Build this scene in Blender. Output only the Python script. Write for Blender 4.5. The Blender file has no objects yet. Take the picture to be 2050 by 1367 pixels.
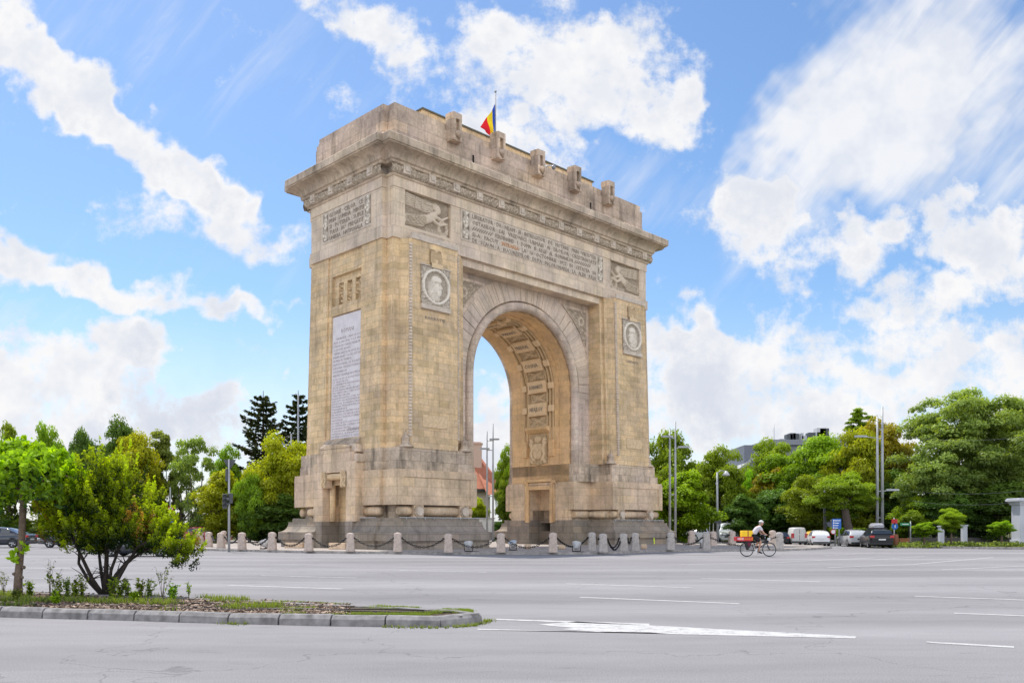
import bpy, math, random
import numpy as np
from mathutils import Vector, Matrix, noise as mnoise
S = bpy.context.scene
COL = S.collection
PI = math.pi
rad = math.radians

# ------------------------------------------------------------------ camera frame helpers
F = 1757.0; CX = 1025.0; CY = 1056.0; CAMH = 1.4
def at(px, py, Y): return Vector(((px-CX)/F*Y, Y, CAMH+(CY-py)/F*Y))
def G(px, py, z=0.0):
    Y = F*(CAMH-z)/(py-CY); return Vector(((px-CX)/F*Y, Y, z))

# ------------------------------------------------------------------ object helpers
def link(o, parent=None):
    COL.objects.link(o)
    if parent is not None: o.parent = parent
    return o
def tag(o, label=None, cat=None, group=None, kind=None):
    if label: o['label'] = label
    if cat: o['category'] = cat
    if group: o['group'] = group
    if kind: o['kind'] = kind
    return o
def empty(name, loc=(0,0,0), rz=0, label=None, cat=None, group=None):
    o = bpy.data.objects.new(name, None); o.location = loc; o.rotation_euler = (0,0,rz)
    o.empty_display_size = .2
    link(o); return tag(o, label, cat, group)
def kids(o): return [c for c in bpy.data.objects if c.parent == o]
def copy_tree(o, parent=None):
    c = o.copy(); COL.objects.link(c)
    if parent is not None: c.parent = parent
    for ch in kids(o): copy_tree(ch, c)
    return c
def mesh_np(name, V, Fc, mat, parent=None, smooth=False, attr=None):
    """V (n,3) array, Fc (m,4) or (m,3) index array; attr point float array named 'tint'"""
    V = np.asarray(V, dtype=np.float32); Fc = np.asarray(Fc, dtype=np.int32)
    me = bpy.data.meshes.new(name); k = Fc.shape[1]
    me.vertices.add(len(V)); me.vertices.foreach_set('co', V.ravel())
    me.loops.add(len(Fc)*k); me.loops.foreach_set('vertex_index', Fc.ravel())
    me.polygons.add(len(Fc))
    me.polygons.foreach_set('loop_start', np.arange(0, len(Fc)*k, k, dtype=np.int32))
    me.polygons.foreach_set('loop_total', np.full(len(Fc), k, dtype=np.int32))
    if attr is not None:
        a = me.attributes.new('tint', 'FLOAT', 'POINT'); a.data.foreach_set('value', np.asarray(attr, dtype=np.float32))
    me.update(calc_edges=True); me.validate()
    if smooth: me.polygons.foreach_set('use_smooth', np.ones(len(me.polygons), dtype=bool))
    me.materials.append(mat)
    o = bpy.data.objects.new(name, me); link(o, parent); return o

class MB:
    def __init__(s): s.v = []; s.f = []; s.sm = []
    def add(s, vs, fs, smooth=False):
        b = len(s.v); s.v.extend([tuple(v) for v in vs]); s.f.extend([tuple(b+i for i in f) for f in fs]); s.sm.extend([smooth]*len(fs)); return s
    def box(s, x0, x1, y0, y1, z0, z1):
        return s.add([(x0,y0,z0),(x1,y0,z0),(x1,y1,z0),(x0,y1,z0),(x0,y0,z1),(x1,y0,z1),(x1,y1,z1),(x0,y1,z1)],
            [(0,3,2,1),(4,5,6,7),(0,1,5,4),(1,2,6,5),(2,3,7,6),(3,0,4,7)])
    def rings(s, rings, cap0=True, cap1=True, closed=True, smooth=False):
        n = len(rings[0]); vs = [p for r in rings for p in r]; fs = []
        for i in range(len(rings)-1):
            for j in range(n if closed else n-1):
                a = i*n+j; b = i*n+(j+1)%n; fs.append((a, b, b+n, a+n))
        base = len(s.v); s.add(vs, fs, smooth)
        if cap0: s.f.append(tuple(base+j for j in reversed(range(n)))); s.sm.append(False)
        if cap1: s.f.append(tuple(base+(len(rings)-1)*n+j for j in range(n))); s.sm.append(False)
        return s
    def prism(s, poly, z0, z1): return s.rings([[(x,y,z0) for x,y in poly],[(x,y,z1) for x,y in poly]])
    def cyl(s, c, r, z0, z1, n=12, r1=None, smooth=True):
        r1 = r if r1 is None else r1
        return s.rings([[(c[0]+rr*math.cos(2*PI*k/n), c[1]+rr*math.sin(2*PI*k/n), z) for k in range(n)] for rr, z in ((r,z0),(r1,z1))], smooth=smooth)
    def lathe(s, c, prof, n=16, smooth=True):
        return s.rings([[(c[0]+r*math.cos(2*PI*k/n), c[1]+r*math.sin(2*PI*k/n), c[2]+z) for k in range(n)] for r, z in prof], smooth=smooth)
    def tube(s, pts, r, n=8, smooth=True, caps=True):
        pts = [Vector(p) for p in pts]; R = []
        up = None
        for i, p in enumerate(pts):
            d = (pts[min(i+1,len(pts)-1)]-pts[max(i-1,0)]).normalized()
            if up is None:
                up = Vector((0,0,1)) if abs(d.z) < .9 else Vector((1,0,0))
            a = d.cross(up)
            if a.length < 1e-4: a = d.orthogonal()
            a.normalize(); b = a.cross(d).normalized(); up = b
            rr = r[i] if isinstance(r, (list, tuple)) else r
            R.append([tuple(p+rr*(math.cos(2*PI*k/n)*a+math.sin(2*PI*k/n)*b)) for k in range(n)])
        return s.rings(R, caps, caps, smooth=smooth)
    def sphere(s, c, r, n=12, m=8, sc=(1,1,1)):
        return s.rings([[(c[0]+sc[0]*max(r*math.sin(PI*j/m),1e-4)*math.cos(2*PI*k/n), c[1]+sc[1]*max(r*math.sin(PI*j/m),1e-4)*math.sin(2*PI*k/n), c[2]-sc[2]*r*math.cos(PI*j/m)) for k in range(n)] for j in range(m+1)], smooth=True)
    def xf(s, M, start=0):
        for i in range(start, len(s.v)): s.v[i] = tuple(M @ Vector(s.v[i]))
        return s
    def build(s, name, mat, parent=None, warp=None, bevel=0):
        vs = [warp(v) for v in s.v] if warp else s.v
        me = bpy.data.meshes.new(name); me.from_pydata(vs, [], s.f); me.update()
        me.polygons.foreach_set('use_smooth', s.sm)
        import bmesh
        bm = bmesh.new(); bm.from_mesh(me); bmesh.ops.recalc_face_normals(bm, faces=bm.faces)
        if bevel: bmesh.ops.bevel(bm, geom=[e for e in bm.edges if len(e.link_faces)==2 and e.calc_face_angle(0) > .5], offset=bevel, segments=2, affect='EDGES', profile=.5)
        bm.to_mesh(me); bm.free()
        me.materials.append(mat)
        o = bpy.data.objects.new(name, me); link(o, parent); return o

# ------------------------------------------------------------------ text
_fc = {}
def text_arrays(txt, depth=.02):
    """returns verts (n,3) in text plane (x right, y up, z toward the reader) and faces; cap height about .7 of size 1"""
    key = (txt, depth)
    if key in _fc: return _fc[key]
    cu = bpy.data.curves.new('t', 'FONT'); cu.body = txt; cu.size = 1; cu.extrude = depth; cu.resolution_u = 1
    ob = bpy.data.objects.new('t', cu); COL.objects.link(ob)
    dg = bpy.context.evaluated_depsgraph_get(); me = bpy.data.meshes.new_from_object(ob.evaluated_get(dg))
    V = [tuple(v.co) for v in me.vertices]; Fs = [tuple(p.vertices) for p in me.polygons]
    bpy.data.objects.remove(ob); bpy.data.curves.remove(cu); bpy.data.meshes.remove(me)
    _fc[key] = (V, Fs); return V, Fs
def add_text(mb, txt, fn, width=None, height=.3, depth=.03, align='L'):
    """fn maps (x,y,z) in metres to a point; the line is squeezed to `width`"""
    V, Fs = text_arrays(txt)
    xs = [v[0] for v in V]; x0, x1 = min(xs), max(xs); sy = height/.73
    sx = width/(x1-x0) if width else sy
    off = 0 if (align == 'L' or width) else -(x1-x0)*sx/2
    mb.add([fn((v[0]-x0)*sx+off, v[1]*sy, (v[2]+.02)/.04*depth) for v in V], Fs)

# ------------------------------------------------------------------ materials
def newmat(name):
    m = bpy.data.materials.new(name); m.use_nodes = True
    nt = m.node_tree; b = nt.nodes['Principled BSDF']; return m, nt, b
def nd(nt, typ, **kw):
    n = nt.nodes.new(typ)
    for k, v in kw.items():
        if isinstance(k, str) and k.startswith('i_'): n.inputs[k[2:]].default_value = v
        else: setattr(n, k, v)
    return n
def mth(nt, op, a, b=None, c=None, clamp=False):
    n = nt.nodes.new('ShaderNodeMath'); n.operation = op; n.use_clamp = clamp
    for i, x in enumerate((a, b, c)):
        if x is None: continue
        if isinstance(x, (int, float)): n.inputs[i].default_value = x
        else: nt.links.new(x, n.inputs[i])
    return n.outputs[0]
def mixc(nt, fac, a, b, mode='MIX'):
    n = nt.nodes.new('ShaderNodeMix'); n.data_type = 'RGBA'; n.blend_type = mode
    for i, x in ((0, fac), (6, a), (7, b)):
        if isinstance(x, (int, float)): n.inputs[i].default_value = x
        elif isinstance(x, tuple): n.inputs[i].default_value = (*x, 1) if len(x) == 3 else x
        else: nt.links.new(x, n.inputs[i])
    return n.outputs[2]
def noise_n(nt, vec, scale, detail=4, rough=.55, dist=0):
    n = nt.nodes.new('ShaderNodeTexNoise'); n.inputs['Scale'].default_value = scale; n.inputs['Detail'].default_value = detail
    n.inputs['Roughness'].default_value = rough; n.inputs['Distortion'].default_value = dist
    if vec is not None: nt.links.new(vec, n.inputs['Vector'])
    return n.outputs['Fac']
def mapr(nt, x, a, b, c=0, d=1, smooth=False):
    n = nt.nodes.new('ShaderNodeMapRange'); nt.links.new(x, n.inputs[0])
    if smooth: n.interpolation_type = 'SMOOTHSTEP'
    for i, v in enumerate((a, b, c, d)): n.inputs[i+1].default_value = v
    return n.outputs[0]
def scalev(nt, vec, s, loc=(0,0,0), rot=(0,0,0)):
    n = nt.nodes.new('ShaderNodeMapping'); nt.links.new(vec, n.inputs['Vector']); n.inputs['Scale'].default_value = s
    n.inputs['Location'].default_value = loc; n.inputs['Rotation'].default_value = rot; return n.outputs[0]
def bump(nt, b, h, dist=.02, strength=.6):
    n = nt.nodes.new('ShaderNodeBump'); n.inputs['Distance'].default_value = dist; n.inputs['Strength'].default_value = strength
    nt.links.new(h, n.inputs['Height']); nt.links.new(n.outputs[0], b.inputs['Normal'])

def plain(name, col, rough=.6, metal=0, var=.15, scale=8, coat=0, spec=.5):
    m, nt, b = newmat(name); tc = nd(nt, 'ShaderNodeTexCoord')
    n = noise_n(nt, tc.outputs['Object'], scale, 5)
    f = mapr(nt, n, .3, .7, 1-var, 1+var)
    v = nt.nodes.new('ShaderNodeVectorMath'); v.operation = 'SCALE'; v.inputs[0].default_value = col; nt.links.new(f, v.inputs['Scale'])
    nt.links.new(v.outputs[0], b.inputs['Base Color'])
    b.inputs['Roughness'].default_value = rough; b.inputs['Metallic'].default_value = metal
    b.inputs['Coat Weight'].default_value = coat; b.inputs['Specular IOR Level'].default_value = spec
    return m

def stone(name, c1, c2, mort, bw=.8, bh=.37, mode='wall', var=.22, stain=.35, rough=.85, msize=.018, off=.5, third=None, top=None):
    """coursed ashlar; mode wall picks the horizontal axis from the face normal, radial lays voussoirs about the arch centre"""
    m, nt, b = newmat(name); tc = nd(nt, 'ShaderNodeTexCoord'); P = tc.outputs['Object']
    sp = nd(nt, 'ShaderNodeSeparateXYZ'); nt.links.new(P, sp.inputs[0])
    x, y, z = sp.outputs
    sn = nd(nt, 'ShaderNodeSeparateXYZ'); nt.links.new(tc.outputs['Normal'], sn.inputs[0])
    ax = mth(nt, 'ABSOLUTE', sn.outputs[0]); ay = mth(nt, 'ABSOLUTE', sn.outputs[1])
    if mode == 'wall':
        g = mth(nt, 'GREATER_THAN', ax, ay)
        h = mth(nt, 'ADD', mth(nt, 'MULTIPLY', g, y), mth(nt, 'MULTIPLY', mth(nt, 'SUBTRACT', 1, g), x))
        q = z
    elif mode == 'radial':   # face of an arch: courses run out from the centre
        dx = mth(nt, 'SUBTRACT', x, 12.95); dz = mth(nt, 'SUBTRACT', z, 11.65)
        an = mth(nt, 'ARCTAN2', dz, dx); rr = mth(nt, 'SQRT', mth(nt, 'ADD', mth(nt, 'MULTIPLY', dx, dx), mth(nt, 'MULTIPLY', dz, dz)))
        q = mth(nt, 'MULTIPLY', an, 6.0); h = mth(nt, 'ADD', rr, 0.0)
    elif mode == 'vault':    # soffit: arc length against depth
        dx = mth(nt, 'SUBTRACT', x, 12.95); dz = mth(nt, 'SUBTRACT', z, 11.65)
        an = mth(nt, 'ARCTAN2', dz, mth(nt, 'ABSOLUTE', dx)); up = mth(nt, 'GREATER_THAN', dz, 0)
        q = mth(nt, 'ADD', mth(nt, 'MULTIPLY', up, mth(nt, 'MULTIPLY', an, 5.0)), mth(nt, 'MULTIPLY', mth(nt, 'SUBTRACT', 1, up), dz)); h = y
    cb = nd(nt, 'ShaderNodeCombineXYZ'); nt.links.new(h, cb.inputs[0]); nt.links.new(q, cb.inputs[1])
    # irregular course lengths: push x with a per-course random
    br = nd(nt, 'ShaderNodeTexBrick'); br.offset = off; br.squash = 1
    nt.links.new(cb.outputs[0], br.inputs['Vector'])
    br.inputs['Scale'].default_value = 1; br.inputs['Brick Width'].default_value = bw; br.inputs['Row Height'].default_value = bh
    br.inputs['Mortar Size'].default_value = msize; br.inputs['Mortar Smooth'].default_value = .3; br.inputs['Bias'].default_value = 0
    br.inputs['Color1'].default_value = (*c1, 1); br.inputs['Color2'].default_value = (*c2, 1); br.inputs['Mortar'].default_value = (*mort, 1)
    col = br.outputs['Color']
    if third:   # a scatter of odd replaced blocks
        b2 = nd(nt, 'ShaderNodeTexBrick'); b2.offset = off; nt.links.new(cb.outputs[0], b2.inputs['Vector'])
        for k, v in (('Scale',1),('Brick Width',bw),('Row Height',bh),('Mortar Size',0),('Bias',-.3)): b2.inputs[k].default_value = v
        b2.inputs['Color1'].default_value = (0,0,0,1); b2.inputs['Color2'].default_value = (1,1,1,1)
        sh = nd(nt, 'ShaderNodeMapping'); nt.links.new(cb.outputs[0], sh.inputs[0]); sh.inputs['Location'].default_value = (bw*40, bh*36, 0); nt.links.new(sh.outputs[0], b2.inputs['Vector'])
        col = mixc(nt, mapr(nt, b2.outputs['Color'], .5, .8, 0, .9), col, mixc(nt, mapr(nt, br.outputs['Fac'], 0, 1, 0, 1), third, mort))
    n1 = noise_n(nt, P, .55, 5, .6); n2 = noise_n(nt, P, 5, 6, .65)
    n3 = noise_n(nt, scalev(nt, P, (1.1,1.1,.13)), 1.3, 5, .6)
    f = mth(nt, 'MULTIPLY', mapr(nt, n1, .3, .7, 1-var, 1+var*.7), mapr(nt, n2, .3, .7, 1-var*.45, 1+var*.45))
    f = mth(nt, 'MULTIPLY', f, mapr(nt, n3, .52, .70, 1, 1-stain)); n4 = noise_n(nt, scalev(nt, P, (3.4,3.4,.2)), 1.1, 4, .6); f = mth(nt, 'MULTIPLY', f, mapr(nt, n4, .58, .72, 1, 1-stain*.6))
    if top:   # soot and damp band: (z0, z1, strength)
        f = mth(nt, 'MULTIPLY', f, mapr(nt, mth(nt, 'ADD', z, mth(nt, 'MULTIPLY', n3, 1.6)), top[0], top[1], 1-top[2], 1))
    v = nt.nodes.new('ShaderNodeVectorMath'); v.operation = 'SCALE'; nt.links.new(col, v.inputs[0]); nt.links.new(mth(nt, 'MULTIPLY', f, 1.02), v.inputs['Scale'])
    tintn = mixc(nt, mapr(nt, noise_n(nt, P, .35, 3), .35, .65), (1.08,1.02,.88), (1.03,.97,.91))
    nt.links.new(mixc(nt, 1.0, v.outputs[0], tintn, 'MULTIPLY'), b.inputs['Base Color']); b.inputs['Roughness'].default_value = rough
    b.inputs['Specular IOR Level'].default_value = .25
    hh = mth(nt, 'ADD', mth(nt, 'MULTIPLY', br.outputs['Fac'], -1), mth(nt, 'MULTIPLY', n2, .5))
    bump(nt, b, hh, .015, .5)
    return m

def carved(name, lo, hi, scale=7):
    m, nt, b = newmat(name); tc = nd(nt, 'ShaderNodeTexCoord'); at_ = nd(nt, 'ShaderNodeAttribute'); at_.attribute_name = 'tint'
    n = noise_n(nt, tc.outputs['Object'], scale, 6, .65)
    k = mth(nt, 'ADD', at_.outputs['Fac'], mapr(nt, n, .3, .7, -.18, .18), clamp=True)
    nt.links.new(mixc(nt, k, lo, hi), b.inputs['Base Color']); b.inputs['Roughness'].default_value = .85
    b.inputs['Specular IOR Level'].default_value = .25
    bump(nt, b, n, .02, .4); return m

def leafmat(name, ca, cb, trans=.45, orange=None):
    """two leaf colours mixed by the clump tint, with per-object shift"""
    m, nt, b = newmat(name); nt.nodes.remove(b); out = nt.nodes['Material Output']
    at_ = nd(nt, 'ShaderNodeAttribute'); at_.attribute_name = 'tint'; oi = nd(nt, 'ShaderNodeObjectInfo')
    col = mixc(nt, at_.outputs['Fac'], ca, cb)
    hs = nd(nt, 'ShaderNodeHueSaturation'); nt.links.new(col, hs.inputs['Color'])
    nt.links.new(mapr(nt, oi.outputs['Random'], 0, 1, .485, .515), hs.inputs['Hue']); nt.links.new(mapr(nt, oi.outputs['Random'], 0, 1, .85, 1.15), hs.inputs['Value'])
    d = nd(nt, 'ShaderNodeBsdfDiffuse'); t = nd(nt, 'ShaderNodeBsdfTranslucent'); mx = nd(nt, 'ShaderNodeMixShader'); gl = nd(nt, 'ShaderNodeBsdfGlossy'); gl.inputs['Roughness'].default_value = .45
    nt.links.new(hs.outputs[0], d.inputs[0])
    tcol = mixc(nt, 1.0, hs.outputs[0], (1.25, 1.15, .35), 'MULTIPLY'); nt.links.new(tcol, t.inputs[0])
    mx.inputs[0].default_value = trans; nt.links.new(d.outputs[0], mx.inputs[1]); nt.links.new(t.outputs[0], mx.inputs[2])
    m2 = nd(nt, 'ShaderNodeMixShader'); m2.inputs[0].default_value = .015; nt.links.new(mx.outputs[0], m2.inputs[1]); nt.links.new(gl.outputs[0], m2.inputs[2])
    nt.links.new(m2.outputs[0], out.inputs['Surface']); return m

def glassy(name, col=(.02,.025,.03)):
    m, nt, b = newmat(name); tc = nd(nt, 'ShaderNodeTexCoord')
    nt.links.new(mixc(nt, noise_n(nt, tc.outputs['Object'], 2), col, tuple(c*1.8 for c in col)), b.inputs['Base Color'])
    b.inputs['Roughness'].default_value = .06; b.inputs['Specular IOR Level'].default_value = .9; return m

M = {}
# warm sandstone of the piers, pinker grey stone above and in the bay, granite below
M['pier'] = stone('pier_stone', (.72,.545,.345), (.60,.475,.335), (.47,.355,.235), .82, .385, third=(.46,.36,.215), stain=.28, var=.3, msize=.013)
M['pier_b'] = stone('pilaster_stone', (.74,.565,.36), (.66,.52,.35), (.52,.395,.26), .9, .385, third=(.72,.61,.46), stain=.22, var=.2, msize=.012)
M['entab'] = stone('entablature_stone', (0.694,0.594,0.504), (0.605,0.515,0.442), (0.470,0.386,0.314), 1.05, .75, off=.5, stain=.28, third=(0.706,0.594,0.470), msize=.014)
M['attic'] = stone('attic_stone', (0.598,0.482,0.409), (0.500,0.409,0.354), (0.342,0.275,0.232), 1.6, .62, stain=.45, var=.38, third=(0.732,0.567,0.427), msize=.014)
M['cornice'] = stone('cornice_stone', (0.576,0.486,0.396), (0.504,0.420,0.348), (0.384,0.312,0.252), 1.1, 5, stain=.5, var=.35, msize=.014)
M['bay'] = stone('bay_stone', (0.640,0.536,0.467), (0.525,0.446,0.404), (0.430,0.347,0.294), .75, .4, third=(0.704,0.614,0.536), stain=.3, var=.3, msize=.013)
M['vouss'] = stone('voussoir_stone', (0.651,0.551,0.483), (0.536,0.462,0.420), (0.399,0.331,0.278), 9, .62, mode='radial', stain=.2, off=0)
M['vault'] = stone('vault_stone', (.76,.53,.30), (.68,.48,.29), (.58,.40,.24), 1.0, .42, mode='vault', stain=.15, msize=.01)
M['podium'] = stone('podium_stone', (0.678,0.535,0.408), (0.583,0.472,0.366), (0.466,0.366,0.276), 1.05, .55, third=(0.700,0.541,0.366), stain=.32, var=.3, msize=.013)
M['podium_dark'] = stone('weathered_ledge_stone', (0.543,0.454,0.372), (0.454,0.384,0.325), (0.319,0.260,0.212), .9, .6, stain=.6, var=.45, msize=.013)
M['granite'] = stone('granite_stone', (0.297,0.264,0.237), (0.242,0.220,0.204), (0.176,0.154,0.138), 1.3, .5, stain=.35, var=.25, third=(0.418,0.330,0.259), msize=.014)
M['plaque'] = plain('plaque_stone', (.80,.58,.35), .85, var=.08, scale=3, spec=.2)
M['rodst'] = plain('rod_stone', (.62,.44,.25), .85, var=.12, scale=3, spec=.2)
M['shadowst'] = plain('recess_shade_stone', (.40,.26,.13), .9, var=.15, scale=3, spec=.2)  # dark tone stands for shade around the vault rods and plaques
M['trim'] = plain('trim_stone', (.60,.505,.41), .85, var=.2, scale=3, spec=.25)
M['trim_dk'] = plain('grey_trim_stone', (.46,.395,.335), .85, var=.25, scale=3, spec=.25)
M['pale'] = plain('pale_marble', (.72,.66,.655), .6, var=.1, scale=2, spec=.3)
M['letter'] = plain('shadow_toned_letter_stone', (.33,.27,.215), .9, var=.15)  # darker than the panel: the letters' shadow put into their colour
M['letter_pale'] = plain('raised_letter_stone', (.30,.25,.205), .9, var=.15)
M['letter_red'] = plain('orange_stained_letter', (.60,.32,.16), .9, var=.2)
M['ink'] = plain('engraved_paint', (.36,.28,.28), .9, var=.35, scale=1.5)
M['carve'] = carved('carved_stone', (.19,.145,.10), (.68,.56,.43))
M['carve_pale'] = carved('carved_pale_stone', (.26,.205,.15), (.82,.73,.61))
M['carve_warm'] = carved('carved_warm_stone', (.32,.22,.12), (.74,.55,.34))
# ================================================================== THE ARCH
L, W, n_, a_ = 25.9, 9.05, .36, .66; UC = L/2; VC = W/2; ZS = 11.65
arch = empty('triumphal_arch', (-7.3564, 52.3456, 0), rad(44.9), 'tall pale stone triumphal arch with one round-headed opening, standing on the paved island', 'triumphal arch')
def warp(v):    # slight batter of the piers
    x, y, z = v; k = max(0., min(18.83, 18.83) - max(z, 6.2)) if z < 18.83 else 0
    return (UC+(x-UC)*(1+.0016*k), VC+(y-VC)*(1+.0036*k), z)
def plan(p):
    a, n = a_, n_
    return [(n-p,-p),(L-n+p,-p),(L-n+p,a-p),(L+p,a-p),(L+p,W-a+p),(L-n+p,W-a+p),(L-n+p,W+p),(n-p,W+p),(n-p,W-a+p),(-p,W-a+p),(-p,a-p),(n-p,a-p)]
def band(mb, prof, cap0=True, cap1=True):
    mb.rings([[(x,y,z) for x,y in plan(p)] for p, z in prof], cap0, cap1)
def ref(poly, mx=False, my=False):
    q = [((L-x) if mx else x, (W-y) if my else y) for x, y in poly]
    return q[::-1] if mx != my else q

# heightfield relief; fn maps (s,t,h) to space, f(s,t) returns height 0..1
def relief(name, w, h, res, f, fn, depth, mat, parent, edge=True):
    nx, ny = max(2, int(w/res)), max(2, int(h/res))
    V = []; T = []
    for j in range(ny+1):
        for i in range(nx+1):
            s, t = i/nx*w, j/ny*h; k = f(s, t)
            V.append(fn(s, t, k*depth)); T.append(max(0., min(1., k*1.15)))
    Fc = [(j*(nx+1)+i, j*(nx+1)+i+1, (j+1)*(nx+1)+i+1, (j+1)*(nx+1)+i) for j in range(ny) for i in range(nx)]
    return mesh_np(name, V, Fc, mat, parent, True, T)
def nz(x, y, z=0): return mnoise.noise((x, y, z))
def foliage(s, t, k=7., seed=0):
    d, _ = mnoise.voronoi((s*k+seed, t*k, seed*1.3)); v = d[1]-d[0]
    return max(0, min(1, .25+1.2*v+.35*nz(s*k*1.7, t*k*1.7, seed)))

# ---------------------------------------------------------------- piers
def pier_poly():
    return [(n_,0),(.82,0),(1.3,-.58),(4.95,-.58),(5.42,-.03),(5.72,-.03),(5.72,.15),(6.05,.15),(6.05,W-.15),(5.72,W-.15),(5.72,W+.03),(5.42,W+.03),(4.95,W+.58),(1.3,W+.58),(.82,W),(n_,W),(n_,W-a_),(0,W-a_),(0,a_),(n_,a_)]
def pier_niche(dep, v0, v1, dep2=.1, v2=6.42):
    p = pier_poly()[:-2]
    return p+[(0,v2),(dep2,v2),(dep2,v1),(dep,v1),(dep,v0),(0,v0),(0,a_),(n_,a_)]
def pier_slots(dep=.3, v0=2.75, v1=6.1, sd=.7):
    p = pier_poly()[:-2]+[(0,6.42),(.1,6.42),(.1,v1),(dep,v1)]
    for c in (5.35, 4.42, 3.5): p += [(dep,c+.27),(sd,c+.27),(sd,c-.27),(dep,c-.27)]
    return p+[(dep,v0),(0,v0),(0,a_),(n_,a_)]
def groove(): return pier_poly()[:-2]+[(0,6.42),(.1,6.42),(.1,2.75),(0,2.75),(0,a_),(n_,a_)]
for mx in (False, True):
    for nm, z0, z1, poly in (('low',6.2,7.02,pier_poly()),('tab',7.02,15.35,pier_niche(.3,2.75,6.1)),('slot',15.55,17.15,pier_slots()),('s2',17.15,17.6,pier_niche(.3,2.75,6.1)),('top',17.6,18.9,groove())):
        pass
    mb = MB()
    lv = [(6.2,7.02,pier_poly()),(7.02,15.0,pier_niche(.3,2.75,6.1)),(15.0,15.62,pier_niche(.12,2.75,6.1)),(15.62,17.1,pier_slots()),(17.1,17.55,pier_niche(.3,2.75,6.1)),(17.55,18.83,groove())]
    for z0, z1, poly in lv: mb.prism(ref(poly, mx), z0, z1)
    mb.build('pier', M['pier'], arch, warp)
    # vertical gadroon strip down the chamfer
    for my in (False, True):
        for c in (False, True):
            if my and c: continue
            mb = MB(); px, py = (1.22,-.47) if not c else (5.03,-.47)
            for k in range(60):
                z = 6.9+k*.195
                q = ref([(px-.07,py-.09),(px+.09,py-.16),(px+.12,py+.02),(px-.02,py+.1)] if not c else [(px-.1,py-.16),(px+.07,py-.09),(px+.02,py+.1),(px-.12,py+.02)], mx, my)
                mb.prism(q, z, z+.13)
            mb.build('gadroon_strip', M['trim'], arch, warp)
    # slot grilles
    for c in (5.35, 4.42, 3.5):
        def fn(s, t, h, c=c, mx=mx):
            x = .62-h; return warp(((L-x) if mx else x, c+.27-s, 15.62+t))
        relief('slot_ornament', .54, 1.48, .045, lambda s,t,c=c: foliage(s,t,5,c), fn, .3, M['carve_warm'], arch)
# ---------------------------------------------------------------- bay wall with the opening
def arc_pts(r, n=40): return [(UC+r*math.cos(PI-PI*k/n), ZS+r*math.sin(PI-PI*k/n)) for k in range(n+1)]
def arch_slab(r, v0, v1, z0, zt, u0, u1):
    mb = MB(); pts = arc_pts(r); ua, ub = UC-r, UC+r
    mb.box(u0, ua, v0, v1, z0, zt); mb.box(ub, u1, v0, v1, z0, zt)
    for (x0,h0),(x1,h1) in zip(pts[:-1], pts[1:]):
        mb.add([(x0,v0,h0),(x1,v0,h1),(x1,v0,zt),(x0,v0,zt),(x0,v1,h0),(x1,v1,h1),(x1,v1,zt),(x0,v1,zt)], [(0,1,2,3),(7,6,5,4),(0,4,5,1)])
    return mb
arch_slab(5.74, 1.2, 1.5, 4.88, 18.75, 5.85, L-5.85).build('bay_wall', M['bay'], arch)
arch_slab(5.74, W-1.5, W-1.2, 4.88, 18.75, 5.85, L-5.85).build('bay_wall', M['bay'], arch)
arch_slab(5.0, 1.5, W-1.5, 4.86, 18.7, 5.85, L-5.85).build('vault', M['vault'], arch)
for v in (1.27, W-1.27):
    path = [(UC-5.37,v,4.9)]+[(UC-5.37,v,z) for z in (8,ZS)]+[(x,v,z) for x,z in arc_pts(5.37,48)[1:]]+[(UC+5.37,v,z) for z in (8,4.9)]
    MB().tube(path, .31, 14).build('roll_moulding', M['bay'], arch)
    # fine inner bead
    path = [(UC-4.98,v,4.9),(UC-4.98,v,ZS)]+[(x,v+(.35 if v<4 else -.35),z) for x,z in arc_pts(4.98,48)[1:-1]]+[(UC+4.98,v,ZS),(UC+4.98,v,4.9)]
# voussoirs, 25 mm proud, each a separate wedge so the ring steps
for v, sgn in ((1.2,-1),(W-1.2,1)):
    mb = MB(); N = 34
    for k in range(N):
        a0, a1 = PI*k/N+.003, PI*(k+1)/N-.003; am = (a0+a1)/2
        ro = 7.25 if .30*PI < am < .70*PI else 7.05
        ro = min(ro, 6.85/max(abs(math.cos(am)), 1e-3)); ri = 5.76
        P4 = []
        for r, a in ((ri,a0),(ro,a0),(ro,a1),(ri,a1)):
            x = UC+r*math.cos(a); x = max(6.1, min(L-6.1, x)); P4.append((x, ZS+r*math.sin(a)))
        d = .035+.012*math.sin(k*7.3)
        y0, y1 = (v-d, v+.1) if sgn < 0 else (v-.1, v+d)
        mb.rings([[(x,y0,z) for x,z in P4],[(x,y1,z) for x,z in P4]])
    mb.build('voussoir_ring', M['vouss'], arch)
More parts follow.
